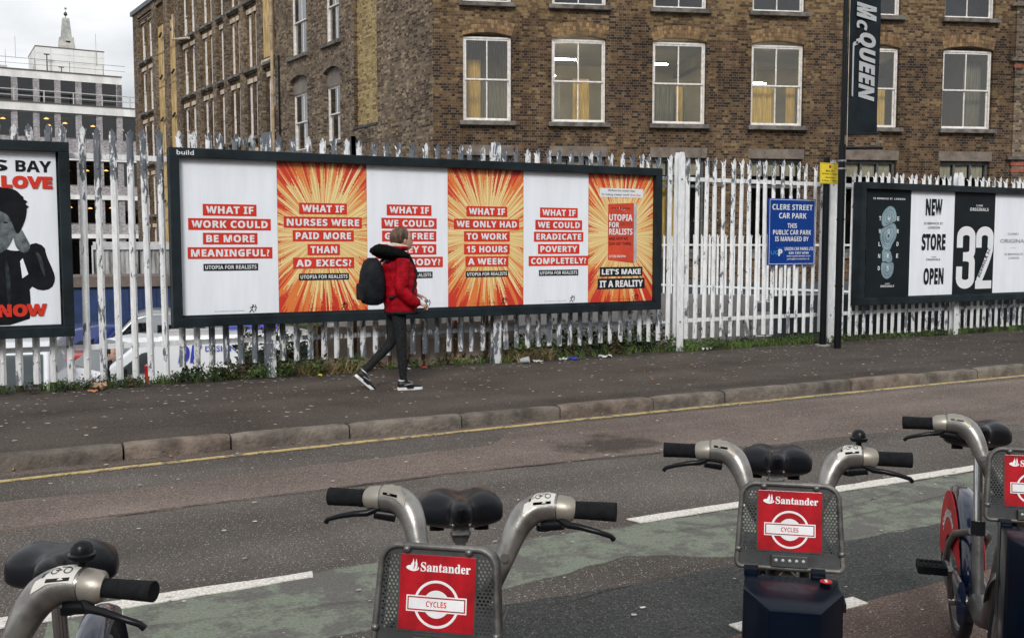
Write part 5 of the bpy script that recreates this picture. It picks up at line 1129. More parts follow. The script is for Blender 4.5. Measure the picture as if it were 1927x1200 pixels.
def dk(t):
    vx(t)
    g = MB(); yy = -.935
    add_text(g, 'DK', -1.62, -1.20, 1.42, 1.74, yy + .045, 'boldit', .02); add_text(g, 'DESIGN', -1.15, -.62, 1.62, 1.72, yy + .045, 'plain', .01); g.build('lettering', 'livery blue', t)
    box('roof_rack', 'livery blue', -.9, .1, .2, .6, 1.93, 1.98, t, .01)
side = [([(.45, 1.15), (1.3, 1.15), (.78, 1.7), (.45, 1.72)], 'side_window'), ([(-.55, 1.15), (.3, 1.15), (.3, 1.66), (-.55, 1.66)], 'side_window')]
side1 = [([(.45, 1.15), (1.3, 1.15), (.78, 1.7), (.45, 1.72)], 'side_window')]
# the vans stand on the sunken car park
Zc = -2.24
vehicle('parked_van', 'white van with blue lettering and side window, nearest the fence', 'van', (4.85, 18.9, Zc + .19), R(-16), VP, 1.86, 'car white', (-1.4, 1.35), [side[0], ([(-.45, 1.22), (.35, 1.22), (.35, 1.62), (-.45, 1.62)], 'side_window')], [(1.45, 1.16, .80, 1.80, 'windscreen')], dk)
def sil(t):
    vx(t); add_text(MB(), 'Diamond Drilling', -1.6, -.3, 1.25, 1.42, -.955).build('lettering', 'print white', t)
VT = [(-2.4, .35), (-2.45, .9), (-2.38, 2.05), (-2.2, 2.2), (.55, 2.2), (.95, 2.1), (1.75, 1.28), (2.35, 1.08), (2.5, .8), (2.5, .35)]
vehicle('parked_van', 'silver panel van facing left, behind the man in the dark t-shirt', 'van', (4.05, 24.6, Zc), R(172), VT, 1.95, 'car silver', (-1.6, 1.6), [([(.6, 1.3), (1.6, 1.3), (1.0, 1.95), (.6, 1.97)], 'side_window'), ([(-.6, 1.3), (.45, 1.3), (.45, 1.9), (-.6, 1.9)], 'side_window')], [(1.75, 1.3, 1.0, 2.06, 'windscreen')], sil)
CP = [(-1.95, .35), (-2.0, .8), (-1.9, 1.05), (-1.55, 1.42), (-.3, 1.5), (.3, 1.42), (1.0, .98), (1.8, .86), (1.95, .65), (1.95, .35)]
def cx_(t):
    for s in (-1, 1): box('headlight', 'lamp clear', 1.75, 1.96, s * .58 - .14, s * .58 + .14, .62, .82, t, .02); box('tail_light', 'lamp red', -2.02, -1.9, s * .68 - .1, s * .68 + .1, .75, .95, t, .02); box('door_mirror', 'trim black', .6, .75, s * .9 - .08, s * .9 + .08, .95, 1.1, t, .02)
    box('grille', 'trim black', 1.93, 1.98, -.4, .4, .42, .6, t, .01); box('lower_stripe', 'car blue', -1.6, 1.6, -.885, -.87, .45, .75, t)
cw = [([(-.1, .98), (.85, .98), (.25, 1.36), (-.1, 1.40)], 'side_window'), ([(-1.45, 1.0), (-.2, .98), (-.2, 1.40), (-1.3, 1.34)], 'side_window')]
vehicle('parked_car', 'white hatchback with blue flash facing left, in front of the silver van', 'car', (2.65, 20.9, Zc + .3), R(196), [(x, z * 1.08) for x, z in CP], 1.74, 'car white', (-1.25, 1.25), cw, [(1.0, 1.07, .32, 1.53, 'windscreen')], cx_)
vehicle('parked_car', 'blue car beyond the silver van, against the blue cabin', 'car', (2.2, 27.4, Zc), R(186), [(x, z * 1.15) for x, z in CP], 1.8, 'car blue', (-1.25, 1.25), cw, [(1.0, 1.13, .32, 1.63, 'windscreen')], cx_)
vehicle('parked_van', 'white van with black windscreen at the left edge below the billboard', 'van', (.25, 19.2, Zc + .1), R(-100), VP, 1.86, 'car white', (-1.4, 1.35), side1, [(1.45, 1.16, .80, 1.80, 'windscreen')], vx)
vehicle('parked_car', 'small red car behind the man, mostly hidden by pales', 'car', (1.2, 22.6, Zc), R(190), CP, 1.7, 'car red', (-1.25, 1.25), cw, [(1.0, 1.0, .32, 1.42, 'windscreen')], cx_)

# boarded low wall close behind the fence
lw = thing('boarded_wall', 'beige panels between brown posts close behind the fence, right of the walker', 'wall', (4.9, 11.62, 0))
for k in range(6):
    x = -1.35 + k * .45; box('panel', 'beige panel', x + .02, x + .43, 0, .05, -.6, .50, lw); box('post', 'brown post', x - .02, x + .02 , -.02, .06, -.6, .60 if k % 2 else .52, lw)
box('post', 'brown post', 1.33, 1.37, -.02, .06, -.6, .55, lw)
box('white_board', 'hoarding cap', .05, .25, -.03, -.021, .30, .66, lw)
rw = thing('ramp_parapet', 'grey concrete ramp parapet behind the fence under the billboard', 'wall', (7, 14, 0))
MB().add([(-2.4, 0, .9), (5.5, 0, .55), (5.5, 0, -.6), (-2.4, 0, -1.0), (-2.4, .3, .9), (5.5, .3, .55), (5.5, .3, -.6), (-2.4, .3, -1.0)], [(0, 3, 2, 1), (4, 5, 6, 7), (0, 1, 5, 4), (1, 2, 6, 5), (0, 4, 7, 3)]).build('parapet', 'concrete', rw)

dw = thing('shade_slab', 'dark slab added in place of shade behind the right billboard', 'wall', (15, 12.6, 0)); box('wall', 'concrete dark', -3.2, 5, 0, .2, -.5, .62, dw)  # dark slab added to stand in for shade seen between the pales
# unseen terrace behind the camera, added for its dark reflections in windows and paint
ter = thing('unseen_brick_terrace', 'unseen brown brick terrace added on the near side of the road for reflections', 'building', (6, -16, RZ))
box('wall', 'sooty brick', -40, 40, -8, 0, 0, 8.5, ter); box('parapet', 'sill stone', -40.1, 40.1, -8.1, .1, 8.5, 8.8, ter)
for k in range(26):
    for z in (1.0, 4.6): box('window', 'office dark', -38.6 + k * 3, -37.2 + k * 3, .002, .01, z, z + 2.2, ter)
# ------------------------------------------------------------------ people
def skin_mesh(name, joints, edges, mat, sub=1, root=0):
    """joints: (x, y, z, rx, ry); one continuous surface grown on the skeleton"""
    me = bpy.data.meshes.new(name); me.from_pydata([j[:3] for j in joints], edges, [])
    o = bpy.data.objects.new(name, me); COL.objects.link(o)
    m = o.modifiers.new('s', 'SKIN'); m.use_smooth_shade = True
    m2 = o.modifiers.new('u', 'SUBSURF'); m2.levels = sub; m2.render_levels = sub
    sv = me.skin_vertices[0].data
    for i, j in enumerate(joints): sv[i].radius = (j[3], j[4] if len(j) > 4 else j[3]); sv[i].use_root = (i == root)
    bpy.context.view_layer.update(); dg = bpy.context.evaluated_depsgraph_get()
    out = bpy.data.meshes.new_from_object(o.evaluated_get(dg)); bpy.data.objects.remove(o)
    out.materials.clear(); out.materials.append(M_[mat]); out.polygons.foreach_set('use_smooth', [True] * len(out.polygons)); out.name = name
    return out
per = thing('person', 'person in red jacket and black leggings walking right past the billboard, carrying a black rucksack', 'person', (3.76, 9.62, 0), R(-6))
# x is the walking direction, y+ is away from the street
J = [(0, 0, .86, .115, .14), (.0, -.09, .84, .085), (.03, -.085, .46, .058), (.04, -.08, .26, .052), (.05, -.08, .09, .036), (.14, -.08, .035, .03),   # near leg standing
     (.0, .09, .84, .085), (-.03, .09, .47, .058), (-.20, .09, .31, .049), (-.335, .09, .17, .035), (-.30, .09, .09, .03),       # far leg trailing, knee bent
     (.01, 0, 1.05, .11, .14), (.015, 0, 1.25, .12, .16), (.02, 0, 1.38, .07, .10), (.04, 0, 1.44, .045), ]
E_ = [(0, 1), (1, 2), (2, 3), (3, 4), (4, 5), (0, 6), (6, 7), (7, 8), (8, 9), (9, 10), (0, 11), (11, 12), (12, 13), (13, 14)]
link('body', skin_mesh('body', J, E_, 'legging', 2), per)
# head with face
def head(par, loc, rz, hair='hair brown', s=1.):
    g = MB(); n = 20; rings = []
    prof = [(-.115, .035, .0, .03), (-.10, .055, .02, .045), (-.07, .072, .02, .058), (-.03, .085, .01, .068), (.02, .094, .0, .074), (.06, .092, -.005, .073), (.095, .072, -.01, .058), (.118, .035, -.012, .028)]
    for z, rx, cx, ry in prof:
        r_ = []
        for k in range(n):
            a = 2 * math.pi * k / n; x = cx + rx * math.cos(a); y = ry * math.sin(a)
            if abs(math.sin(a)) < .32 and math.cos(a) > 0:
                if -.04 < z < -.02: x += .022 * (1 - abs(math.sin(a)) / .32)          # nose
                if z == -.07: x += .008
            if z == .02 and .2 < abs(math.sin(a)) < .7 and math.cos(a) > 0: x -= .008     # eye sockets
            r_.append((x, y, z))
        rings.append(r_)
    g.loft(rings); h = g.build('head', 'skin', par, loc, rz, smooth=180, sub=0)
    for sgn in (-1, 1):
        MB().ell((-.005, sgn * .074, -.01), (.018, .008, .03), 8, 6).build('ear', 'skin', h, smooth=180)
        MB().ell((.083, sgn * .031, .012), (.008, .012, .007), 8, 6).build('eye', 'print black', h, smooth=180)
    MB().ell((.083, 0, -.062), (.006, .022, .006), 10, 6).build('mouth', 'litter red', h, smooth=180)
    g = MB(); g.ell((-.022, 0, .035), (.098, .088, .095), 18, 12); h2 = g.build('hair', hair, h, smooth=180)
    for v in h2.data.vertices:
        if v.co.x > .045 and v.co.z < .07: v.co.x = .045
        if v.co.z < -.02 and v.co.x > -.01: v.co.x = -.01
        v.co += Vector((random.uniform(-.004, .004), random.uniform(-.004, .004), random.uniform(-.004, .004)))
    return h
hd_ = head(per, (.075, 0, 1.545), R(8))
MB().ell((-.085, 0, .02), (.055, .07, .09), 14, 8).build('bun', 'hair brown', hd_, smooth=180)
# jacket: quilted rings from hem to shoulders
def jacket():
    g = MB(); rings = []; n = 26
    for k in range(25):
        t = k / 24; z = .79 + t * .60
        rx = .150 + .02 * math.sin(t * 3.1) - (.075 * max(0, t - .82) / .18); ry = .195 + .015 * math.sin(t * 3) - (.10 * max(0, t - .85) / .15)
        puff = .014 * abs(math.sin(t * math.pi * 7)); 
        rings.append([(.02 + .03 * (1 - t) + (rx + puff) * math.cos(6.2832 * i / n), (ry + puff) * math.sin(6.2832 * i / n), z + .012 * math.cos(6.2832 * i / n) * (1 - t)) for i in range(n)])
    g.loft(rings); return g.build('jacket', 'jacket red', per, smooth=180)
jacket()
MB().tube([(.06 + .165 * math.cos(a), .205 * math.sin(a), .80) for a in [i * .2618 for i in range(25)]], .016, 8).build('hem', 'bag black', per, smooth=180)
for sgn, pts in ((-1, [(.02, -.19, 1.34), (.0, -.235, 1.18), (-.02, -.245, 1.04), (.09, -.235, .93), (.17, -.20, .90)]), (1, [(.02, .19, 1.34), (.06, .235, 1.18), (.10, .235, 1.05), (.20, .22, .98), (.26, .18, .97)])):
    g = MB(); P2 = []; rr = []
    for i in range(len(pts) - 1):
        for j in range(5):
            t = j / 5; P2.append(tuple(pts[i][q] * (1 - t) + pts[i + 1][q] * t for q in range(3))); rr.append(.072 - .022 * (i + t) / 4 + .006 * (j % 2))
    P2.append(pts[-1]); rr.append(.046); g.tube(P2, rr, 14).build('sleeve', 'jacket red', per, smooth=180)
    # hand: palm, four curled fingers and thumb grown as one skinned surface
    hx, hy, hz = pts[-1]; s = sgn
    Jh = [(0, 0, 0, .021), (.035, 0, -.004, .030, .018), (.075, 0, -.008, .030, .016)]
    Eh = [(0, 1), (1, 2)]
    for k, (oy, ln) in enumerate(((-.024, .030), (-.008, .036), (.008, .034), (.024, .026))):
        b0 = len(Jh); Jh += [(.085, oy, -.006, .009), (.085 + ln, oy, -.016, .0085), (.085 + ln * 1.2, oy, -.040, .008), (.085 + ln * .8, oy, -.052, .007)]; Eh += [(2, b0), (b0, b0 + 1), (b0 + 1, b0 + 2), (b0 + 2, b0 + 3)]
    b0 = len(Jh); Jh += [(.045, -.03, -.012, .010), (.07, -.042, -.026, .009), (.088, -.036, -.036, .008)]; Eh += [(1, b0), (b0, b0 + 1), (b0 + 1, b0 + 2)]
    h = link('hand', skin_mesh('hand', Jh, Eh, 'skin', 1), per, (hx, hy, hz)); h.rotation_euler = (0, R(12), R(-20 * s))
g = MB(); rings = []; n = 24                                             # fur hood lying on the shoulders
for k in range(10):
    a = math.pi * k / 9; rr = .10 + .075 * math.sin(a); rings.append([(-.06 + rr * 1.18 * math.cos(6.2832 * i / n) + random.uniform(-.008, .008), rr * 1.35 * math.sin(6.2832 * i / n) + random.uniform(-.008, .008), 1.33 + k * .016 + .03 * math.cos(6.2832 * i / n) * -1) for i in range(n)])
g.loft(rings); g.build('hood', 'fur black', per, smooth=180)
g = MB(); rings = []
for k in range(7):
    a = math.pi * k / 6; rr = .072 + .028 * math.sin(a); rings.append([(.02 + rr * 1.1 * math.cos(6.2832 * i / n), rr * 1.2 * math.sin(6.2832 * i / n), 1.43 + k * .011) for i in range(n)])
g.loft(rings); g.build('collar', 'jacket red', per, smooth=180)
MB().tube([(.02 + .082 * math.cos(a), .085 * math.sin(a), 1.475 + .01 * math.sin(2 * a)) for a in [i * .3927 for i in range(17)]], .028, 10).build('scarf', 'scarf', per, smooth=180)
g = MB()                                                                   # rucksack
rings = []
for z, rx, ry in ((.88, .05, .10), (.90, .10, .135), (.98, .125, .15), (1.10, .13, .155), (1.22, .115, .145), (1.32, .08, .12), (1.36, .035, .07)):
    rings.append([(-.25 + rx * math.copysign(abs(math.cos(6.2832 * i / n)) ** .7, math.cos(6.2832 * i / n)), ry * math.copysign(abs(math.sin(6.2832 * i / n)) ** .7, math.sin(6.2832 * i / n)), z) for i in range(n)])
g.loft(rings); bg_ = g.build('rucksack', 'bag black', per, smooth=180)
box('rucksack_pocket', 'bag black', -.40, -.33, -.09, .09, .93, 1.10, bg_, .02)
for s in (-1, 1): MB().tube([(-.13, s * .10, 1.32), (0, s * .13, 1.41), (.12, s * .13, 1.36), (.185, s * .13, 1.2), (.12, s * .19, 1.02), (-.12, s * .16, .95)], .017, 8).build('strap', 'bag black', bg_, smooth=180)
def shoe(par, loc, rot):
    g = MB(); L_ = [(-.095, .030, .075), (-.085, .036, .085), (-.04, .038, .080), (.0, .036, .072), (.04, .040, .060), (.09, .045, .046), (.13, .042, .036), (.155, .026, .026)]
    rings = [[(x, w_ * math.cos(6.2832 * i / 14), (h / 2 + .018) + h / 2 * math.sin(6.2832 * i / 14)) for i in range(14)] for x, w_, h in L_]
    s_ = link('shoe', g.loft(rings).mesh('shoe', 'shoe black', smooth=180), par, loc); s_.rotation_euler = rot
    g = MB(); pl_ = smoothpts([(-.105, -.033), (.0, -.034), (.09, -.046), (.15, -.032), (.168, 0), (.15, .032), (.09, .046), (.0, .034), (-.105, .033)], 1); g.prism(pl_, 0, .028, 'z'); g.build('sole', 'shoe white', s_)
    g = MB(); g.prism([(-.02, .0285), (.06, .0285), (.05, .018), (-.01, .018)], -.05, .05); g.build('sole_inset', 'shoe black', s_)
    for s in (-1, 1): MB().add([(-.05, s * .0395, .045), (.05, s * .0415, .062), (.05, s * .0415, .070), (-.03, s * .0395, .060)], [(0, 1, 2, 3), (3, 2, 1, 0)]).build('shoe_stripe', 'shoe grey', s_)
    MB().tube([(-.05, 0, .10), (-.02, .02, .098), (.03, .01, .085), (.0, -.02, .095), (.06, 0, .072)], .004, 6).build('lace', 'shoe grey', s_)
    MB().tube([(-.055 + .035 * math.cos(a), .032 * math.sin(a), .098) for a in [i * .5236 for i in range(13)]], .006, 6).build('shoe_cuff', 'shoe white', s_)
shoe(per, (.09, -.08, .0), (0, 0, 0)); shoe(per, (-.345, .09, .075), (0, R(42), 0))

man = thing('person', 'man with dark hair in dark t-shirt and red trousers standing among the vans', 'person', (2.05, 20.0, Zc), R(-30))
Jm = [(0, 0, .92, .12, .15), (0, -.1, .88, .09), (.01, -.1, .48, .065), (0, -.1, .08, .045), (.1, -.1, .04, .04), (0, .1, .88, .09), (.01, .1, .48, .065), (0, .1, .08, .045), (.1, .1, .04, .04), (0, 0, 1.15, .12, .16), (0, 0, 1.38, .12, .18), (.01, 0, 1.5, .05), (.02, 0, 1.58, .05), (0, -.2, 1.42, .06), (.02, -.25, 1.15, .045), (.2, -.22, 1.05, .035), (0, .2, 1.42, .06), (.02, .25, 1.15, .045), (.2, .22, 1.05, .035)]
Em = [(0, 1), (1, 2), (2, 3), (3, 4), (0, 5), (5, 6), (6, 7), (7, 8), (0, 9), (9, 10), (10, 11), (11, 12), (10, 13), (13, 14), (14, 15), (10, 16), (16, 17), (17, 18)]
link('body', skin_mesh('body', Jm, Em, 'tee dark', 1), man); head(man, (.03, 0, 1.68), 0, 'print black')
for s in (-1, 1): MB().tube([(0, s * .1, .93), (.01, s * .1, .5), (0, s * .1, .1)], [.115, .085, .07], 14).build('trouser_leg', 'car red', man, smooth=180)
# office workers seen from the chest up at their windows
for x, lb in ((7.35, 'dark-haired office worker bent low behind the third sash window from the corner'), (10.75, 'office worker leaning to the right behind the window left of the banner pole'), (13.4, 'head of an office worker behind the window beside the banner'), (16.4, 'head of an office worker behind the last sash window')):
    pw = thing('person', lb, 'person', tuple(onR(x, 1.0, 3.85)), aR + R(90))
    Jw = [(0, 0, .45, .13, .17), (0, 0, .75, .13, .18), (.02, 0, .98, .12, .19), (.05, 0, 1.1, .05), (.06, 0, 1.16, .05), (.02, -.19, 1.0, .06), (.1, -.26, .78, .05), (.3, -.15, .72, .035), (.02, .19, 1.0, .06), (.1, .26, .78, .05), (.3, .15, .72, .035)]
    link('body', skin_mesh('body', Jw, [(0, 1), (1, 2), (2, 3), (3, 4), (2, 5), (5, 6), (6, 7), (2, 8), (8, 9), (9, 10)], 'tee dark', 1), pw); head(pw, (.08, 0, 1.26), 0, 'print black')
    box('chair_back', 'pole black', -.25, -.2, -.2, .2, .35, .9, pw)

# ------------------------------------------------------------------ hire bikes and docking points
ZG = RZ + .0125
BM = {}
def cached(key, fn):
    if key not in BM: BM[key] = fn()
    return BM[key]
def bp(name, key, fn, par, loc=(0, 0, 0), rot=(0, 0, 0)):
    o = link(name, cached(key, fn), par, loc); o.rotation_euler = rot; return o
def wz(z): return .118 + (.210 - z) / .210 * .010          # half width of the basket panel at height z
def panel_outline(d=0.):
    pts = []
    def arc(cx, cz, r, a0, a1, n=7):
        for k in range(n + 1): a = R(a0 + (a1 - a0) * k / n); pts.append((cx + r * math.cos(a), cz + r * math.sin(a)))
    w1, w0 = .119 - d, .129 - d
    arc(w0 - .012, .012 + d, .012, -90, 0, 4); arc(w1 - .036, .210 - .036 - d, .036, 0, 90); arc(-w1 + .036, .210 - .036 - d, .036, 90, 180); arc(-w0 + .012, .012 + d, .012, 180, 270, 4)
    return pts
def basket_mesh():
    g = MB(); zs = [.0065, .044, .194, .2035]
    def hw(z):
        if z > .174: return .119 - .0065 - .036 + math.sqrt(max(0, .036 ** 2 - (z - .174) ** 2)) * .98
        return wz(z) - .007
    lv = [.0065, .012, .044]; g.mi = 0
    # bottom and top strips, centre, outer margins
    def band(z0, z1, a0, b0, a1, b1): g.add([(a0, 0, z0), (b0, 0, z0), (b1, 0, z1), (a1, 0, z1), (a0, .003, z0), (b0, .003, z0), (b1, .003, z1), (a1, .003, z1)], [(0, 1, 2, 3), (7, 6, 5, 4)])
    band(.005, .044, -hw(.02), hw(.02), -hw(.044), hw(.044))
    N_ = 10
    p = .0079; cols = 4; xi = .0775; xo = xi + p * (cols + .5); rowz = p * .866; nr = int((.188 - .044) / rowz)
    ztop = .044 + nr * rowz
    band(.044, ztop, -xi, xi, -xi, xi)
    for j in range(nr):
        z0, z1 = .044 + j * rowz, .044 + (j + 1) * rowz; zc = (z0 + z1) / 2; off = p / 2 if j % 2 else 0
        for s in (-1, 1):
            a, b = (xi, xo); h0, h1 = hw(z0), hw(z1)
            g.add([(s * b, 0, z0), (s * h0, 0, z0), (s * h1, 0, z1), (s * b, 0, z1)], [(0, 1, 2, 3) if s > 0 else (3, 2, 1, 0)])
            if off: g.add([(s * a, 0, z0), (s * (a + off), 0, z0), (s * (a + off), 0, z1), (s * a, 0, z1)], [(0, 1, 2, 3) if s > 0 else (3, 2, 1, 0)])
            else: g.add([(s * (b - p / 2), 0, z0), (s * b, 0, z0), (s * b, 0, z1), (s * (b - p / 2), 0, z1)], [(0, 1, 2, 3) if s > 0 else (3, 2, 1, 0)])
            for c in range(cols):
                cx = s * (a + off + p * (c + .5)); r = .0029; m = 8; vs = []
                for k in range(m): t = R(22.5 + 360 * k / m); vs.append((cx + r * math.cos(t), 0, zc + r * math.sin(t)))
                vs += [(v[0], .003, v[2]) for v in vs]
                cor = [(cx + p / 2, 0, z1), (cx - p / 2, 0, z1), (cx - p / 2, 0, z0), (cx + p / 2, 0, z0)]; vs += cor
                f = []
                for q in range(4):
                    k0 = (2 * q) % 8; k1 = (k0 + 1) % 8; c_ = 16 + q; cn = 16 + (q + 1) % 4; k2 = (k0 + 2) % 8
                    f += [(k1, k0, c_), (k1, c_, cn), (k2, k1, cn)]
                f += [(k, (k + 1) % 8, 8 + (k + 1) % 8, 8 + k) for k in range(8)]
                g.add(vs, f)
    prev = (hw(ztop), ztop)
    for k in range(1, 7):
        z = ztop + (.2035 - ztop) * k / 6; band(prev[1], z, -prev[0], prev[0], -hw(z), hw(z)); prev = (hw(z), z)
    # raised frame round the advert
    for q in ((-.079, .079, .042, .0455), (-.079, .079, .190, .1935), (-.079, -.0755, .0455, .19), (.0755, .079, .0455, .19)): g.box(q[0], q[1], -.002, 0, q[2], q[3])
    # folded flanks
    o = panel_outline(.004)
    return g.mesh('basket', 'basket grey')
def rim_mesh():
    g = MB(); o = panel_outline(.004); o = o + [o[0]]; g.tube([(x, -.002, z) for x, z in o], .0062, 8, cap=False)
    g.loft([[(x, .004, z) for x, z in panel_outline(.003)], [(x * .985, .05, z * .985) for x, z in panel_outline(.003)]], cap=False)
    return g.mesh('basket_rim', 'basket rim', smooth=60)
def fnp(x0, x1, z0, z1, y): return lambda u, v: (x0 + (x1 - x0) * u, y, z0 + (z1 - z0) * v)
def advert(par):
    a = bp('advert_panel', 'ad', lambda: MB().prism(smoothpts([(-.0755, .0455), (.0755, .0455), (.0755, .19), (-.0755, .19)], 0), -.0030, .0).mesh('advert_panel', 'ad red', bevel=.001), par)
    def logo():
        g = MB(); y = -.0034
        add_text(g, 'Santander', -.034, .066, .158, .176, y, 'serif', .012)
        poly(g, smoothpts([(-.063, .162), (-.050, .1565), (-.038, .160), (-.037, .165), (-.042, .169), (-.058, .169), (-.0635, .166)], 2), y)
        for dx in (0, .006): poly(g, [(-.0545 + dx, .166), (-.050 + dx, .164), (-.0465 + dx, .170), (-.049 + dx, .182), (-.0505 + dx, .176), (-.0535 + dx, .171)], y - .0002)
        return g.mesh('lettering', 'ad white')
    bp('lettering', 'adlet', logo, a)
    def cuts():
        g = MB(); 
        for dx in (0, .0065): poly(g, [(-.0485 + dx, .162), (-.0475 + dx, .162), (-.0445 + dx, .170), (-.0465 + dx, .181), (-.0462 + dx, .171)], -.0038)
        return g.mesh('flame_gap', 'ad red')
    bp('flame_gap', 'adcut', cuts, a)
    def round_():
        g = MB(); y = -.0034; cz = .097
        disc(g, 0, cz, .0455, y, 48, .0405); disc(g, 0, cz, .0265, y - .0001, 40, .0)
        return g.mesh('roundel', 'ad white')
    def bar():
        g = MB(); rect(g, -.0605, .0605, .0815, .1125, -.0037); return g.mesh('bar_outline', 'ad white')
    def bar1():
        g = MB(); rect(g, -.058, .058, .084, .110, -.0039); return g.mesh('bar_gap', 'ad red')
    def bar2():
        g = MB(); rect(g, -.0555, .0555, .0865, .1075, -.0041); return g.mesh('bar', 'ad white')
    for n_, f in (('roundel', round_), ('bar_outline', bar), ('bar_gap', bar1), ('bar', bar2)): bp(n_, 'ad' + n_, f, a)
    bp('bar_lettering', 'adcyc', lambda: add_text(MB(), 'CYCLES', -.0205, .0205, .0915, .1025, -.0044, 'bold', 0.).mesh('bar_lettering', 'print red'), a)
def arm_mesh(s):
    """one half of the chunky cast handlebar, rising from the head and sweeping out to the grip"""
    g = MB()
    P_ = [(.03, .03, .84), (.055, .060, .88), (.06, .082, .925), (.05, .098, .965), (.035, .112, 1.005), (.02, .130, 1.034), (.01, .152, 1.048), (.004, .175, 1.051), (0, .196, 1.049)]
    r_ = [.018, .019, .0197, .0215, .0262, .0300, .0300, .0288, .0272]
    Q = [];q = []
    for i in range(len(P_) - 1):
        for j in range(4):
            t = j / 4; a = [P_[max(i - 1, 0)], P_[i], P_[i + 1], P_[min(i + 2, len(P_) - 1)]]
            Q.append(tuple(.5 * ((2 * a[1][c]) + (-a[0][c] + a[2][c]) * t + (2 * a[0][c] - 5 * a[1][c] + 4 * a[2][c] - a[3][c]) * t * t + (-a[0][c] + 3 * a[1][c] - 3 * a[2][c] + a[3][c]) * t ** 3) for c in range(3))); q.append(r_[i] * (1 - t) + r_[i + 1] * t)
    Q.append(P_[-1]); q.append(r_[-1]); Q = [(x, y * s, z) for x, y, z in Q]
    g.tube(Q, q, 24)
    return g.mesh('handlebar', 'bike alloy', smooth=70)
def saddle_mesh():
    g = MB(); rings = []; n = 36; m = 22
    for k in range(m + 1):
        t = k / m; x = .125 - .24 * t                      # nose at +x
        e = math.sqrt(max(0, 1 - (1 - min(1, t * 6)) ** 2)) if t < 1 / 6 else 1
        e2 = math.sqrt(max(0, 1 - ((t - .80) / .20) ** 2)) if t > .80 else 1
        wv = (.024 + .006 * math.sin(t * 4)) if t < .28 else .0295 + (.112 - .0295) * (.5 - .5 * math.cos(math.pi * min(1, (t - .28) / .40)))
        wv *= e * (.25 + .75 * e2); hh = (.024 + .034 * min(1, t * 1.35)) * (.35 + .65 * e) * (.4 + .6 * e2)
        r_ = []
        for i in range(n):
            a = 6.28318 * i / n; y = wv * math.cos(a); sn = math.sin(a)
            z = hh * math.copysign(abs(sn) ** .7, sn) * (1 if sn > 0 else .85)
            lobe = .006 * max(0, t - .4) / .6 * (abs(y) / .11)
            dip = -.012 * math.exp(-(y / .028) ** 2) * min(1, max(0, (t - .25) * 3))
            if sn > 0: z += lobe + dip
            z += .004 * t - .018 * max(0, abs(y) / .11 - .45) ** 2 * (1 if t > .4 else 0)
            r_.append((x, y, z))
        rings.append(r_)
    g.loft(rings); return g.mesh('saddle', 'saddle black', smooth=180, sub=0)
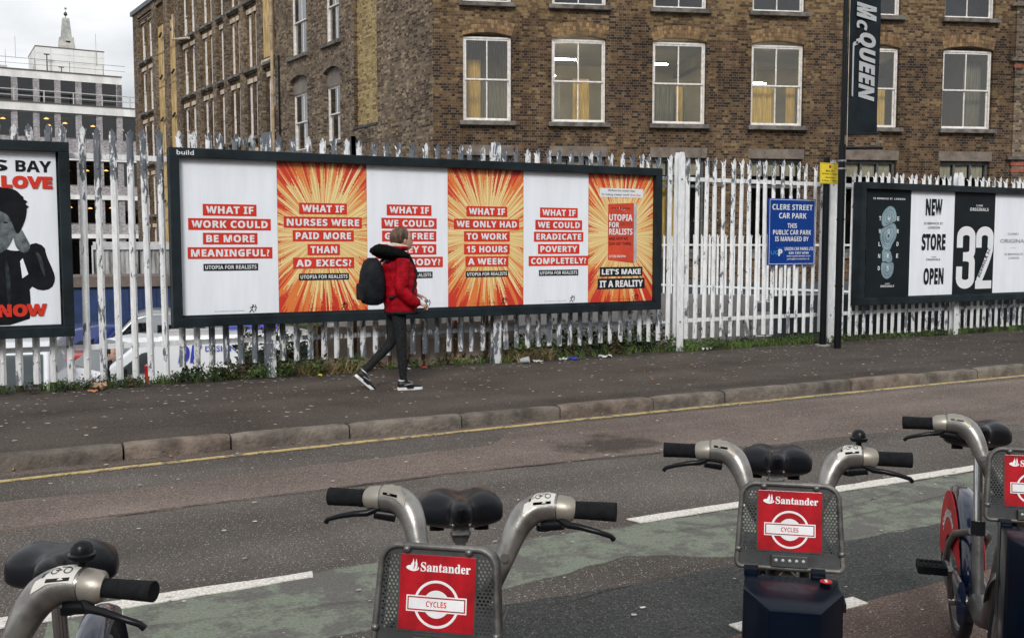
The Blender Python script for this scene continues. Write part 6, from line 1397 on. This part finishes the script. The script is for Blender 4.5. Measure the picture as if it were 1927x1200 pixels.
def hire_bike(label, x, y, steer, body, back, zs, bell=True, bellside=1, crank='down', skirts=True):
    t = thing('hire_bicycle', label, 'bicycle', (x, y, ZG), math.atan2(-math.cos(R(body)), -math.sin(R(body))), 'hire bicycles in their docking points')
    ds = math.atan2(-math.cos(R(steer)), -math.sin(R(steer))) - math.atan2(-math.cos(R(body)), -math.sin(R(body)))
    def F(name, key, fn, loc=(0, 0, 0), rot=(0, 0, 0)):    # a part that turns with the handlebar
        c_, s_ = math.cos(ds), math.sin(ds); o = bp(name, key, fn, t, (loc[0] * c_ - loc[1] * s_, loc[0] * s_ + loc[1] * c_, loc[2])); o.rotation_euler = (rot[0], rot[1], rot[2] + ds); return o
    for s in (-1, 1):
        hb = F('handlebar', 'arm%d' % s, lambda: arm_mesh(s))
        bp('grip_clamp', 'clamp%d' % s, lambda: MB().tube([(0, s * .1965, 1.049), (0, s * .20, 1.049), (0, s * .222, 1.047), (-.002, s * .229, 1.046)], [.0280, .0280, .0272, .0225], 24).mesh('grip_clamp', 'bike alloy pale', smooth=60), hb)
        bp('joint_line', 'seam%d' % s, lambda: MB().tube([(0, s * .195, 1.049), (0, s * .197, 1.049)], .0284, 20).mesh('joint_line', 'decal ink'), hb)
        bp('boss', 'boss%d' % s, lambda: MB().tube([(.080, s * .098, .960), (.084, s * .0985, .9605)], .009, 14).mesh('boss', 'bike steel'), hb)
        gk = .0155 if bell and back < .6 else .0185
        def grip():
            g = MB(); pts = [(0, s * (.226 + .094 * k / 24), 1.047) for k in range(25)]; g.tube(pts, [gk + (.0016 if (k < 7 and k % 2 and s < 0) else .0) + .0016 * (k / 24) for k in range(25)], 18); return g.mesh('grip', 'rubber grip', smooth=40)
        F('grip', 'grip%d%s' % (s, gk), grip)
        F('brake_lever', 'lev%d' % s, lambda: MB().tube([(.012, s * .20, 1.030), (.030, s * .222, 1.022), (.034, s * .25, 1.020), (.036, s * .285, 1.013), (.030, s * .312, 1.004), (.026, s * .318, .996)], [.008, .0075, .0065, .0058, .0055, .006], 10).mesh('brake_lever', 'lever black', smooth=70))
        F('lever_mount', 'levm%d' % s, lambda: MB().tube([(.004, s * .165, 1.012), (.012, s * .21, 1.018)], [.014, .012], 12).mesh('lever_mount', 'lever black', smooth=60))
        # decal on top of the casting: curved patch following the casting
        def cast(yy, a, off):      # a point on the casting's skin
            ky = (.112, .130, .152, .175, .196, .22); kx = (.035, .02, .01, .004, 0, 0); kz = (1.005, 1.034, 1.048, 1.051, 1.049, 1.047); kr = (.0262, .0300, .0300, .0288, .0272, .027)
            i = max(j for j in range(5) if ky[j] <= yy or j == 0); q = (yy - ky[i]) / (ky[i + 1] - ky[i]); ip = lambda k: k[i] * (1 - q) + k[i + 1] * q
            rr = ip(kr) + off; return (ip(kx) + rr * math.cos(a), s * yy, ip(kz) + rr * math.sin(a))
        def decal():
            g = MB(); n = 12; m = 10; vs = []
            for i in range(n + 1):
                for j in range(m + 1): vs.append(cast(.130 + .062 * i / n, R(22 + 92 * j / m), .0022))
            f = [(i * (m + 1) + j, i * (m + 1) + j + 1, (i + 1) * (m + 1) + j + 1, (i + 1) * (m + 1) + j) for i in range(n) for j in range(m)]
            if s > 0: f = [tuple(reversed(q)) for q in f]
            return g.add(vs, f).mesh('decal', 'decal white' if s > 0 else 'bike alloy pale', smooth=180)
        d_ = F('decal', 'dec%d' % s, decal)
        def ink():
            g = MB(); 
            def P(u, v): return cast(.132 + .058 * u, R(26 + 84 * v), .0030)
            def ring(cu, cv, ru, rv, w_=.25):
                for k in range(14):
                    a0, a1 = 6.283 * k / 14, 6.283 * (k + 1) / 14; g.add([P(cu + ru * math.cos(a0), cv + rv * math.sin(a0)), P(cu + ru * math.cos(a1), cv + rv * math.sin(a1)), P(cu + ru * (1 - w_) * math.cos(a1), cv + rv * (1 - w_) * math.sin(a1)), P(cu + ru * (1 - w_) * math.cos(a0), cv + rv * (1 - w_) * math.sin(a0))], [(0, 1, 2, 3), (3, 2, 1, 0)])
            def quad(a, b, c, d): g.add([P(a, c), P(b, c), P(b, d), P(a, d)], [(0, 1, 2, 3), (3, 2, 1, 0)])
            quad(.30, .92, .04, .17)
            if s > 0:
                ring(.45, .45, .11, .16); ring(.78, .45, .11, .16); quad(.45, .62, .44, .49); quad(.56, .78, .60, .65); quad(.12, .20, .35, .55); quad(.22, .32, .43, .47)
            for k in range(3): quad(.42, .92, .76 + .07 * k, .785 + .07 * k)
            return g.mesh('decal_print', 'decal ink')
        bp('decal_print', 'ink%d' % s, ink, d_)
    if bell:
        b_ = F('bell', 'bell', lambda: MB().lathe([(.0005, .0285), (.007, .0275), (.0125, .0245), (.0165, .0185), (.0178, .010), (.0182, .008), (.0225, .006), (.0228, .002), (.020, -.003), (.007, -.004), (.007, -.016), (.0005, -.016)], 22).mesh('bell', 'lever black', smooth=50), (-.004, bellside * .188, 1.094))
    F('shift_indicator', 'shiftp', lambda: MB().cyl((0, .165, 1.012), (0, .165, 1.0), .016, 14).mesh('shift_indicator', 'lever black', smooth=50))
    bk = F('basket', 'basket', basket_mesh, (.262, 0, .818), (R(-9), 0, R(90)))
    bp('basket_rim', 'rim', rim_mesh, bk); advert(bk)
    for u, v in ((-.062, .2), (.062, .2), (-.121, .046), (.121, .046)):
        bp('bolt', 'bbolt', lambda: MB().lathe([(.0005, -.009), (.0045, -.0085), (.0075, -.004), (.008, 0)], 14, 'y').mesh('bolt', 'bike steel', smooth=60), bk, (u, -.004, v))
    lb_ = bp('light_bar', 'lbar', lambda: MB().box(-.043, .043, -.014, .01, .008, .036).mesh('light_bar', 'basket grey', bevel=.002), bk)
    for k in range(5): bp('led', 'led', lambda: MB().lathe([(.0005, -.0035), (.003, -.003), (.0042, 0)], 12, 'y').mesh('led', 'led', smooth=60), bk, ((k - 2) * .016, -.0145, .024))
    # carrier shelf and stays behind the plate
    F('carrier', 'carr', lambda: (lambda g: [g, g.box(.06, .245, -.10, .10, .842, .848), g.cyl((.06, -.1, .845), (.24, -.112, .845), .006, 8), g.cyl((.06, .1, .845), (.24, .112, .845), .006, 8)][0])(MB()).mesh('carrier', 'basket grey'))
    F('head_block', 'headb', lambda: MB().tube([(-.03, 0, .62), (0, 0, .72), (.03, 0, .80), (.035, 0, .88)], [.030, .034, .05, .042], 18).mesh('head_block', 'bike steel', smooth=60))
    F('lock_disc', 'lock', lambda: (lambda g: [g, g.cyl((.205, 0, .775), (.222, 0, .775), .0235, 26)][0])(MB()).mesh('lock_disc', 'bike alloy pale', smooth=40))
    F('lock_keyhole', 'lockk', lambda: MB().cyl((.222, 0, .763), (.2235, 0, .763), .004, 10).mesh('lock_keyhole', 'decal ink'))
    for s in (-1, 1):
        F('fork_stay', 'stay%d' % s, lambda: MB().tube([(.20, s * .040, .84), (.21, s * .040, .76), (.20, s * .038, .66), (.13, s * .05, .36), (.12, s * .05, .27)], [.013, .012, .012, .011, .011], 10).mesh('fork_stay', 'bike steel', smooth=60))
    def tyre(): 
        return MB().lathe([(.248, -.014), (.262, -.022), (.28, -.020), (.288, -.008), (.288, .008), (.28, .020), (.262, .022), (.248, .014), (.248, -.014)], 44, 'y').mesh('wheel', 'tyre', smooth=60)
    def rimw():
        g = MB().lathe([(.234, -.013), (.25, -.015), (.252, .0), (.25, .015), (.234, .013), (.234, -.013)], 44, 'y'); g.cyl((0, -.03, 0), (0, .03, 0), .03, 16)
        for k in range(24): a = 6.2832 * k / 24; s = .02 * (-1) ** k; g.cyl((.028 * math.cos(a), s, .028 * math.sin(a)), (.24 * math.cos(a + .12 * (-1) ** (k // 2)), 0, .24 * math.sin(a + .12 * (-1) ** (k // 2))), .0012, 4)
        return g.mesh('rim', 'rim', smooth=50)
    w1 = F('wheel', 'tyre', tyre, (.12, 0, .29)); bp('rim', 'rimw', rimw, w1)
    w2 = bp('wheel', 'tyre', tyre, t, (-1.0, 0, .29)); bp('rim', 'rimw', rimw, w2)
    def guard(a0, a1):
        g = MB(); rs = []
        for k in range(27):
            a = R(a0 + (a1 - a0) * k / 26); rs.append([(r_ * math.cos(a), y_, r_ * math.sin(a)) for r_, y_ in ((.298, -.040), (.325, -.034), (.334, -.012), (.334, .012), (.325, .034), (.298, .040), (.302, .034), (.328, .008), (.328, -.008), (.302, -.034))])
        return g.loft(rs).mesh('mudguard', 'bike navy', smooth=60)
    bp('mudguard', 'guard', lambda: guard(-20, 205), t, (-1.0, 0, .29)); F('mudguard', 'guardf', lambda: guard(10, 150), (.12, 0, .29))
    def skirt(s):
        g = MB(); pts = []
        for k in range(15): a = R(15 + 165 * k / 14); pts.append((.31 * math.cos(a), .31 * math.sin(a)))
        for k in range(9): a = R(180 - 130 * k / 8); pts.append((.13 * math.cos(a), .13 * math.sin(a) + .0))
        return g.prism(pts, s * .046 - .002, s * .046 + .002).mesh('skirt_guard', 'skirt red', bevel=.001)
    for s in ((-1, 1) if skirts else ()):
        sk = bp('skirt_guard', 'skirt%d' % s, lambda: skirt(s), t, (-1.0, 0, .29))
        def slet():
            def fn(u, v): a = R(150 - 92 * u if s < 0 else 58 + 92 * u); rr = .20 + .045 * v; return (rr * math.cos(a), s * .049, rr * math.sin(a))
            return add_text(MB(), 'Santander', 0, 1, 0, 1, 0, 'serif', .012, fn=(fn if s < 0 else lambda u, v: (lambda a: ((.20 + .045 * v) * math.cos(a), s * .049, (.20 + .045 * v) * math.sin(a)))(R(122 - 92 * u)))).mesh('lettering', 'ad white')
        bp('lettering', 'skl%d' % s, slet, sk)
    def frame():
        g = MB(); g.tube([(-.02, 0, .66), (-.12, 0, .50), (-.26, 0, .34), (-.42, 0, .29), (-.55, 0, .30)], [.036, .036, .036, .036, .038], 16)
        g.tube([(-.55, 0, .28), (-.585, 0, .45), (-.61, 0, .58)], .021, 14)
        for s in (-1, 1): g.tube([(-.55, s * .03, .30), (-.75, s * .055, .29), (-1.0, s * .06, .29)], .012, 10); g.tube([(-.60, s * .02, .55), (-.74, s * .058, .50), (-.88, s * .062, .42), (-1.0, s * .06, .29)], .0135, 12)
        return g.mesh('frame', 'bike steel', smooth=60)
    bp('frame', 'frame', frame, t)
    bp('chain_case', 'chain', lambda: MB().tube([(-.52, -.06, .30), (-.6, -.065, .30), (-.95, -.065, .29), (-1.04, -.06, .29)], [.085, .09, .045, .04], 16, sq=.2).mesh('chain_case', 'bike navy', smooth=60), t)
    if crank == 'down':
        ct = bp('crank', 'crankd', lambda: MB().cyl((-.55, -.10, .30), (-.55, .10, .30), .018, 12).tube([(-.55, -.09, .30), (-.55, -.105, .20), (-.55, -.11, .14)], [.012, .010, .012], 10).tube([(-.55, .09, .30), (-.55, .105, .40), (-.55, .11, .46)], [.012, .010, .012], 10).mesh('crank', 'bike alloy', smooth=60), t)
    else: ct = bp('crank', 'crank', lambda: MB().cyl((-.55, -.10, .30), (-.55, .10, .30), .018, 12).tube([(-.55, .09, .30), (-.60, .105, .20), (-.64, .11, .155)], [.012, .010, .012], 10).tube([(-.55, -.09, .30), (-.50, -.105, .40), (-.46, -.11, .445)], [.012, .010, .012], 10).mesh('crank', 'bike alloy', smooth=60), t)
    def pedal():
        g = MB(); g.box(-.045, .045, -.0, .012, -.014, .014).box(-.045, .045, .088, .1, -.014, .014).box(-.045, -.033, .012, .088, -.014, .014).box(.033, .045, .012, .088, -.014, .014).box(-.018, .018, .012, .088, -.012, .012)
        for k in range(6): g.box(-.047, .047, .006 + k * .016, .010 + k * .016, -.016, .016)
        return g.mesh('pedal', 'rubber grip', bevel=.002)
    for q in (((-.55, .12, .46), (-.55, -.22, .14)) if crank == 'down' else ((-.64, .12, .155), (-.46, -.22, .445))): bp('pedal', 'pedal', pedal, t, q)
    # seat post, clamp and saddle
    px, pz = -.61, .56; sx, sz = -back, zs
    MB().tube([(px + .01, 0, pz), (sx - .0, 0, sz - .06)], [.0165, .0165], 16).build('seat_post', 'chrome', t, smooth=60); MB().tube([(px + .01, 0, pz - .02), (px + .003, 0, pz + .03)], .026, 14).build('post_clamp', 'lever black', t, smooth=60)
    sd_ = link('saddle', cached('saddle', saddle_mesh), t, (sx, 0, sz)); sd_.rotation_euler = (0, R(-11), 0); sd_.scale = (1.05, 1.07, 1.07)
    bp('saddle_clamp', 'sclamp', lambda: (lambda g: [g, g.box(-.03, .04, -.022, .022, -.055, -.02), g.cyl((-.08, -.035, -.03), (.09, -.02, -.025), .004, 6), g.cyl((-.08, .035, -.03), (.09, .02, -.025), .004, 6), g.tube([(0, 0, -.075), (0, 0, -.05)], [.018, .028], 14)][0])(MB()).mesh('saddle_clamp', 'bike steel', bevel=.002), sd_)
    for s in (-1, 1): bp('saddle_bumper', 'sbump', lambda: MB().cyl((0, 0, -.052), (0, 0, -.02), .019, 14).mesh('saddle_bumper', 'rubber grip', smooth=50), sd_, (-.09, s * .058, 0))
    bp('kickstand', 'kick', lambda: MB().tube([(-.56, .04, .26), (-.60, .12, .10), (-.62, .16, .0)], .009, 8).mesh('kickstand', 'bike steel', smooth=60), t)
    if False: F('cable', 'cab1', lambda: MB().tube([(.03, -.18, 1.01), (.10, -.12, .98), (.12, -.03, .93), (.08, 0, .87)], .0035, 6).tube([(.03, .18, 1.01), (.10, .12, .98), (.12, .03, .93), (.08, 0, .87)], .0035, 6).mesh('cable', 'lever black', smooth=60))
    return t
hire_bike('hire bicycle at the left edge, only saddle, bell and right grip in frame', -.018, 1.868, 40, 15, .55, .88, True, 1, 'down', False)
hire_bike('hire bicycle in the middle with red advert panel cut off by the bottom edge', .912, 1.916, 40, 23, .53, .885, False)
hire_bike('hire bicycle with bell, whole basket advert above a dark blue docking point', 1.875, 1.975, 40, 41, .65, .885, True)
hire_bike('hire bicycle at the right edge showing red wheel guard and pedal', 2.785, 1.950, 42, 45, .66, .90, False, 1, 'level')

def dock_mesh(kind):
    g = MB()
    if kind == 'body':
        hx = [(-.085, -.108), (-.085, .108), (.0, .112), (.085, .055), (.085, -.055), (.0, -.112)]; top = [.822, .822, .815, .795, .795, .815]
        lo = [(x * 1.05, y * 1.05) for x, y in hx]
        vs = [(x, y, 0) for x, y in lo] + [(x, y, z) for (x, y), z in zip(hx, top)]; n = 6
        f = [tuple(reversed(range(n))), tuple(range(n, 2 * n))] + [(i, (i + 1) % n, n + (i + 1) % n, n + i) for i in range(n)]
        g.add(vs, f); return g.mesh('body', 'dock navy', bevel=.009, fixn=True, smooth=30)
    if kind == 'wing':
        g.add([(-.12, -.03, .55), (-.086, -.03, .55), (-.086, .03, .55), (-.12, .03, .55), (-.12, -.03, .832), (-.086, -.03, .830), (-.086, .0, .830), (-.12, .005, .832)], [(0, 3, 2, 1), (4, 5, 6, 7), (0, 1, 5, 4), (1, 2, 6, 5), (2, 3, 7, 6), (3, 0, 4, 7)])
        return g.mesh('guide_wing', 'dock navy', bevel=.003, fixn=True)
for i, (x, y, lb) in enumerate(((-.015, 1.868, 'dark blue docking point under the leftmost hire bicycle, below the frame'), (.912, 1.916, 'dark blue docking point under the middle hire bicycle, below the frame'), (1.875, 1.975, 'glossy dark blue docking point with round red sticker, under the fully seen basket'), (2.785, 1.95, 'dark blue docking point at the right edge beside the pedal'))):
    d = (-math.sin(R(40)), -math.cos(R(40))); t = thing('docking_point', lb, 'docking point', (x + d[0] * .40, y + d[1] * .40, ZG), math.atan2(d[1], d[0]), 'docking points')
    b_ = bp('body', 'dockb', lambda: dock_mesh('body'), t)
    for s in (-1, 1): w_ = bp('guide_wing', 'dockw', lambda: dock_mesh('wing'), t, (0, s * .078, 0))
    bp('sticker', 'dstick', lambda: MB().tube([(-.055, .078, .8225), (-.055, .078, .8245)], .014, 20, sq=1).mesh('sticker', 'sticker red'), t)
    bp('sticker_mark', 'dstickm', lambda: MB().box(-.064, -.046, .075, .081, .8246, .825).mesh('sticker_mark', 'ad white'), t)
    bp('label', 'dlab', lambda: MB().add([(.0865, -.03, .50), (.0865, .03, .50), (.0865, .03, .62), (.0865, -.03, .62)], [(0, 1, 2, 3)]).mesh('label', 'lamp red'), t)
    bp('base_plate', 'dbase', lambda: MB().box(-.16, .16, -.15, .15, 0, .03).mesh('base_plate', 'dock grey', bevel=.006), t)
    bp('fixing', 'dfix', lambda: (lambda g: [g] + [g.cyl((a, b, .03), (a, b, .045), .012, 6) for a in (-.13, .13) for b in (-.12, .12)])(MB())[0].mesh('fixing', 'galvanised'), t)

# ------------------------------------------------------------------ plants and litter
rng = np.random.default_rng(4)
def leafmass(name, clumps, mats, label, cat='plants', flat=.5):
    """thousands of small bent leaves spread through a set of clumps: (x, y, z, rx, ry, rz, n, leaf length, material)"""
    V_, F_, Mi = [], [], []
    for (x, y, z, rx, ry, rz2, n, ln, mi) in clumps:
        p = rng.normal(size=(n, 3)); p /= np.linalg.norm(p, axis=1)[:, None]; p *= rng.uniform(.25, 1, (n, 1)) ** .6; p = p * (rx, ry, rz2) + (x, y, z)
        d = rng.normal(size=(n, 3)); d[:, 2] = np.abs(d[:, 2]) * .8 + .1; d /= np.linalg.norm(d, axis=1)[:, None]
        s = np.cross(d, rng.normal(size=(n, 3))); s /= np.linalg.norm(s, axis=1)[:, None]; l = ln * rng.uniform(.5, 1.3, (n, 1)); w_ = l * flat * .5
        nn = np.cross(d, s)
        for i in range(n):
            o = len(V_); a = p[i]; V_ += [tuple(a), tuple(a + d[i] * l[i] * .5 + s[i] * w_[i] + nn[i] * l[i] * .1), tuple(a + d[i] * l[i]), tuple(a + d[i] * l[i] * .5 - s[i] * w_[i] + nn[i] * l[i] * .1)]
            F_.append((o, o + 1, o + 2, o + 3)); Mi.append(mi)
    g = MB(); g.v, g.f, g.m = V_, F_, Mi
    return tag(g.build(name, mats), label, cat, kind='stuff')
LM = ['leaf green', 'leaf dark', 'leaf brown', 'straw']
rnd = random.Random(21); cl = []
def zone(x0, x1, y0, y1, n, h, mis, ln, cnt, z=0.):
    for _ in range(n):
        cl.append((rnd.uniform(x0, x1), rnd.uniform(y0, y1), z + h * rnd.uniform(.1, .5), rnd.uniform(.06, .16), .07, h * rnd.uniform(.4, .9), cnt, ln * rnd.uniform(.7, 1.3), rnd.choice(mis)))
zone(-.6, 2.0, 11.0, 11.35, 70, .10, [0, 1, 1, 2], .03, 60); zone(1.9, 3.9, 11.05, 11.4, 70, .16, [0, 0, 1, 1, 2], .05, 45); zone(3.8, 5.9, 11.25, 11.4, 22, .09, [0, 2, 3], .05, 25)
zone(5.9, 8.6, 11.15, 11.6, 90, .26, [0, 0, 1, 1, 2], .06, 45); zone(8.6, 12, 11.05, 11.5, 120, .13, [0, 0, 0, 1], .035, 60); zone(12, 18, 11.1, 11.4, 90, .10, [0, 1, 0], .04, 45)
zone(7.0, 8.6, 11.5, 11.9, 30, .42, [0, 1, 0], .07, 45)
leafmass('weeds', cl, LM, 'green and brown weeds tangled along the foot of the fence')
cl = []
zone(2.9, 4.4, 11.7, 13.0, 45, .4, [1, 0, 2], .08, 60, -.3); zone(3.3, 4.6, 13.2, 15.5, 30, .7, [1, 1, 2], .09, 60, -.4); zone(-.5, 2.9, 11.6, 12.1, 30, .2, [1, 2, 0], .05, 50, -.25)
leafmass('undergrowth', cl, LM, 'dark bushy undergrowth on the bank behind the fence below the billboard')
cl = []
zone(6.9, 8.6, 28.5, 30.5, 30, .35, [0, 1], .12, 60, -.9)
leafmass('grass_bank', cl, LM, 'strip of rough green growth beside the blue cabin'); struct(box('planter_bank', 'bank grass', 6.6, 9.0, 28.2, 31, -2.24, -.85))
# grass blades
def blades(name, spots, n, h, mat, label, spread=.05, lean=.5):
    V_, F_ = [], []
    for (x, y, z) in spots:
        for _ in range(n):
            a = rng.uniform(0, 6.28); r = rng.uniform(0, spread); bx, by = x + r * math.cos(a), y + r * math.sin(a); l = h * rng.uniform(.4, 1.2); dx, dy = rng.normal(0, lean * l, 2); w_ = .004
            o = len(V_); ca, sa = math.cos(a) * w_, math.sin(a) * w_
            V_ += [(bx - ca, by - sa, z), (bx + ca, by + sa, z), (bx + ca + dx * .35, by + sa + dy * .35, z + l * .6), (bx - ca + dx * .35, by - sa + dy * .35, z + l * .6), (bx + dx, by + dy, z + l)]
            F_ += [(o, o + 1, o + 2, o + 3), (o + 3, o + 2, o + 4)]
    g = MB(); g.v, g.f, g.m = V_, F_, [0] * len(F_); return tag(g.build(name, mat), label, 'grass', kind='stuff')
blades('grass', [(rnd.uniform(-.5, 17), rnd.uniform(11.05, 11.3), 0) for _ in range(220)], 14, .11, 'leaf green', 'short grass blades poking out along the fence line')
blades('dry_grass', [(rnd.choice([3.35, 3.6, 6.1, 6.35]) + rnd.uniform(-.25, .25), rnd.uniform(11.05, 11.25), 0) for _ in range(34)], 30, .16, 'straw', 'dry straw-coloured grass lying against the fence', .08, 1.1)
def plant(x, y, z, h, seed, label):
    r_ = random.Random(seed); t = thing('weed_plant', label, 'plant', (x, y, z), 0, 'tall weeds by the fence'); g = MB(); L_ = MB()
    for k in range(5):
        a = r_.uniform(0, 6.28); pts = [(0, 0, 0)]; 
        for j in range(1, 7): pts.append((pts[-1][0] + .05 * h * math.cos(a) + r_.uniform(-.01, .01), pts[-1][1] + .05 * h * math.sin(a), h * j / 6 * r_.uniform(.9, 1)))
        g.tube(pts, [.004 - .0004 * j for j in range(7)], 5)
        for p_ in pts[1:]:
            for _ in range(4):
                d = Vector((r_.gauss(0, 1), r_.gauss(0, 1), r_.gauss(0, .6))).normalized(); s_ = d.cross(Vector((0, 0, 1))).normalized(); l = r_.uniform(.03, .06); p0 = Vector(p_)
                L_.add([tuple(p0), tuple(p0 + d * l * .5 + s_ * l * .25), tuple(p0 + d * l), tuple(p0 + d * l * .5 - s_ * l * .25)], [(0, 1, 2, 3)])
    g.build('stem', 'twig', t); stuff(L_.build('leaves', ['leaf green', 'leaf brown', 'leaf dark'][seed % 3], t))
for i, (x, y, h, lb) in enumerate([(5.1, 11.3, .42, 'thin brown-stemmed weed before the beige panels'), (5.65, 11.3, .5, 'straggly weed at the right end of the beige panels'), (8.0, 11.55, .85, 'tall leafy weed left of the tall white post'), (9.9, 11.7, 1.0, 'tall brown seeding weed left of the car park sign'), (10.3, 11.6, .8, 'dry weed stalks under the left corner of the car park sign'), (9.3, 11.5, .6, 'leafy weed in the open stretch of fence'), (6.5, 11.4, .55, 'bushy weed under the billboard right of the walker'), (4.55, 11.3, .3, 'small sprig before the second beige panel')]): plant(x, y, -.02, h, i + 3, lb)
def crumple(name, mat, x, y, s, seed, label, flat=.5, z=0):
    r_ = random.Random(seed); g = MB(); n, m = 7, 5; vs = []
    for j in range(m):
        for i in range(n): vs.append(((i / (n - 1) - .5) * s + r_.uniform(-.1, .1) * s, (j / (m - 1) - .5) * s * .7 + r_.uniform(-.1, .1) * s, .004 + r_.uniform(0, flat) * s))
    g.add(vs, [(j * n + i, j * n + i + 1, (j + 1) * n + i + 1, (j + 1) * n + i) for j in range(m - 1) for i in range(n - 1)])
    return tag(g.build(name, mat, None, (x, y, z), r_.uniform(0, 3)), label, 'litter')
crumple('crumpled_wrapper', 'cardboard', 1.02, 10.98, .17, 1, 'crumpled brown and white wrapper in the weeds near the left posts', .5); crumple('paper_scrap', 'litter orange', .95, 10.86, .09, 2, 'small orange leaf of paper on the pavement below the brown wrapper', .3)
crumple('crisp_packet', 'litter blue', 6.75, 10.98, .13, 3, 'blue and white crisp packet at the pavement edge under the billboard', .25); crumple('tissue', 'litter white', 6.60, 10.99, .10, 4, 'white tissue just left of the blue packet', .4); crumple('paper_scrap', 'litter white', 7.25, 11.0, .16, 5, 'white paper strip right of the blue packet', .25); crumple('paper_scrap', 'litter white', 6.2, 10.98, .14, 6, 'pale torn paper between the plastic cup and the blue packet', .2)
crumple('wrapper', 'litter red', 4.68, 11.05, .09, 7, 'pink wrapper on the pavement right of the walker', .3); crumple('wrapper', 'litter yellow', 3.35, 10.95, .06, 8, 'small yellow wrapper behind the walker, by the dry grass', .5); crumple('wrapper', 'litter white', 4.45, 11.02, .08, 9, 'white wrapper beside the pink one', .3); crumple('tissue', 'litter white', 8.98, 11.05, .12, 10, 'white tissue in the grass right of the tall white post', .5)
cp = thing('plastic_cup', 'clear plastic cup lying in the weeds under the billboard', 'cup', (5.95, 10.95, .035), R(30))
o = MB().lathe([(.030, 0), (.040, .10), (.0415, .10), (.0315, -.001), (.001, -.001)], 18).build('cup', 'cup clear', cp, smooth=50); o.rotation_euler = (R(80), 0, R(20)); o = MB().lathe([(.001, .10), (.043, .10), (.043, .108), (.001, .112)], 18).build('lid', 'litter white', cp, smooth=50); o.rotation_euler = (R(80), 0, R(20))
rnd = random.Random(9)
mb = MB()
for i in range(60):
    x, y = rnd.uniform(-.5, 12), rnd.choice([rnd.uniform(10.6, 11.1), rnd.uniform(8.2, 10.8), rnd.uniform(7.82, 7.93)]); z = .005 if y > 8 else RZ + .018; a = rnd.uniform(0, 6.28); l = rnd.uniform(.015, .035)
    mb.add([(x, y, z), (x + l * math.cos(a) - .4 * l * math.sin(a), y + l * math.sin(a) + .4 * l * math.cos(a), z + .008), (x + 2 * l * math.cos(a), y + 2 * l * math.sin(a), z), (x + l * math.cos(a) + .4 * l * math.sin(a), y + l * math.sin(a) - .4 * l * math.cos(a), z + .004)], [(0, 1, 2, 3)])
tag(mb.build('fallen_leaves', 'litter orange'), 'scattered small dry leaves on pavement and in the gutter', 'leaves', kind='stuff')
bpl = tag(crumple('plastic_bag', 'cup clear', 2.62, 11.14, .16, 12, 'torn grey plastic bag caught on the fence spikes above the billboard', .8, 2.55), None, 'plastic bag')
drn = thing('floodlight_post', 'small black post top standing between the fence spikes and the warehouse corner', 'post', (7.6, 22, -1)); MB().box(-.08, .02, -.05, .05, 0, 4.95).build('post', 'pole black', drn); MB().add([(-.08, -.05, 4.95), (.02, -.05, 4.95), (.14, -.05, 4.7), (.14, -.05, 3.2), (.02, -.05, 3.2), (-.08, .05, 4.95), (.02, .05, 4.95), (.14, .05, 4.7), (.14, .05, 3.2), (.02, .05, 3.2)], [(0, 4, 3, 2, 1), (5, 6, 7, 8, 9), (0, 1, 6, 5), (1, 2, 7, 6), (2, 3, 8, 7), (3, 4, 9, 8)]).build('side_plate', 'pole black', drn)
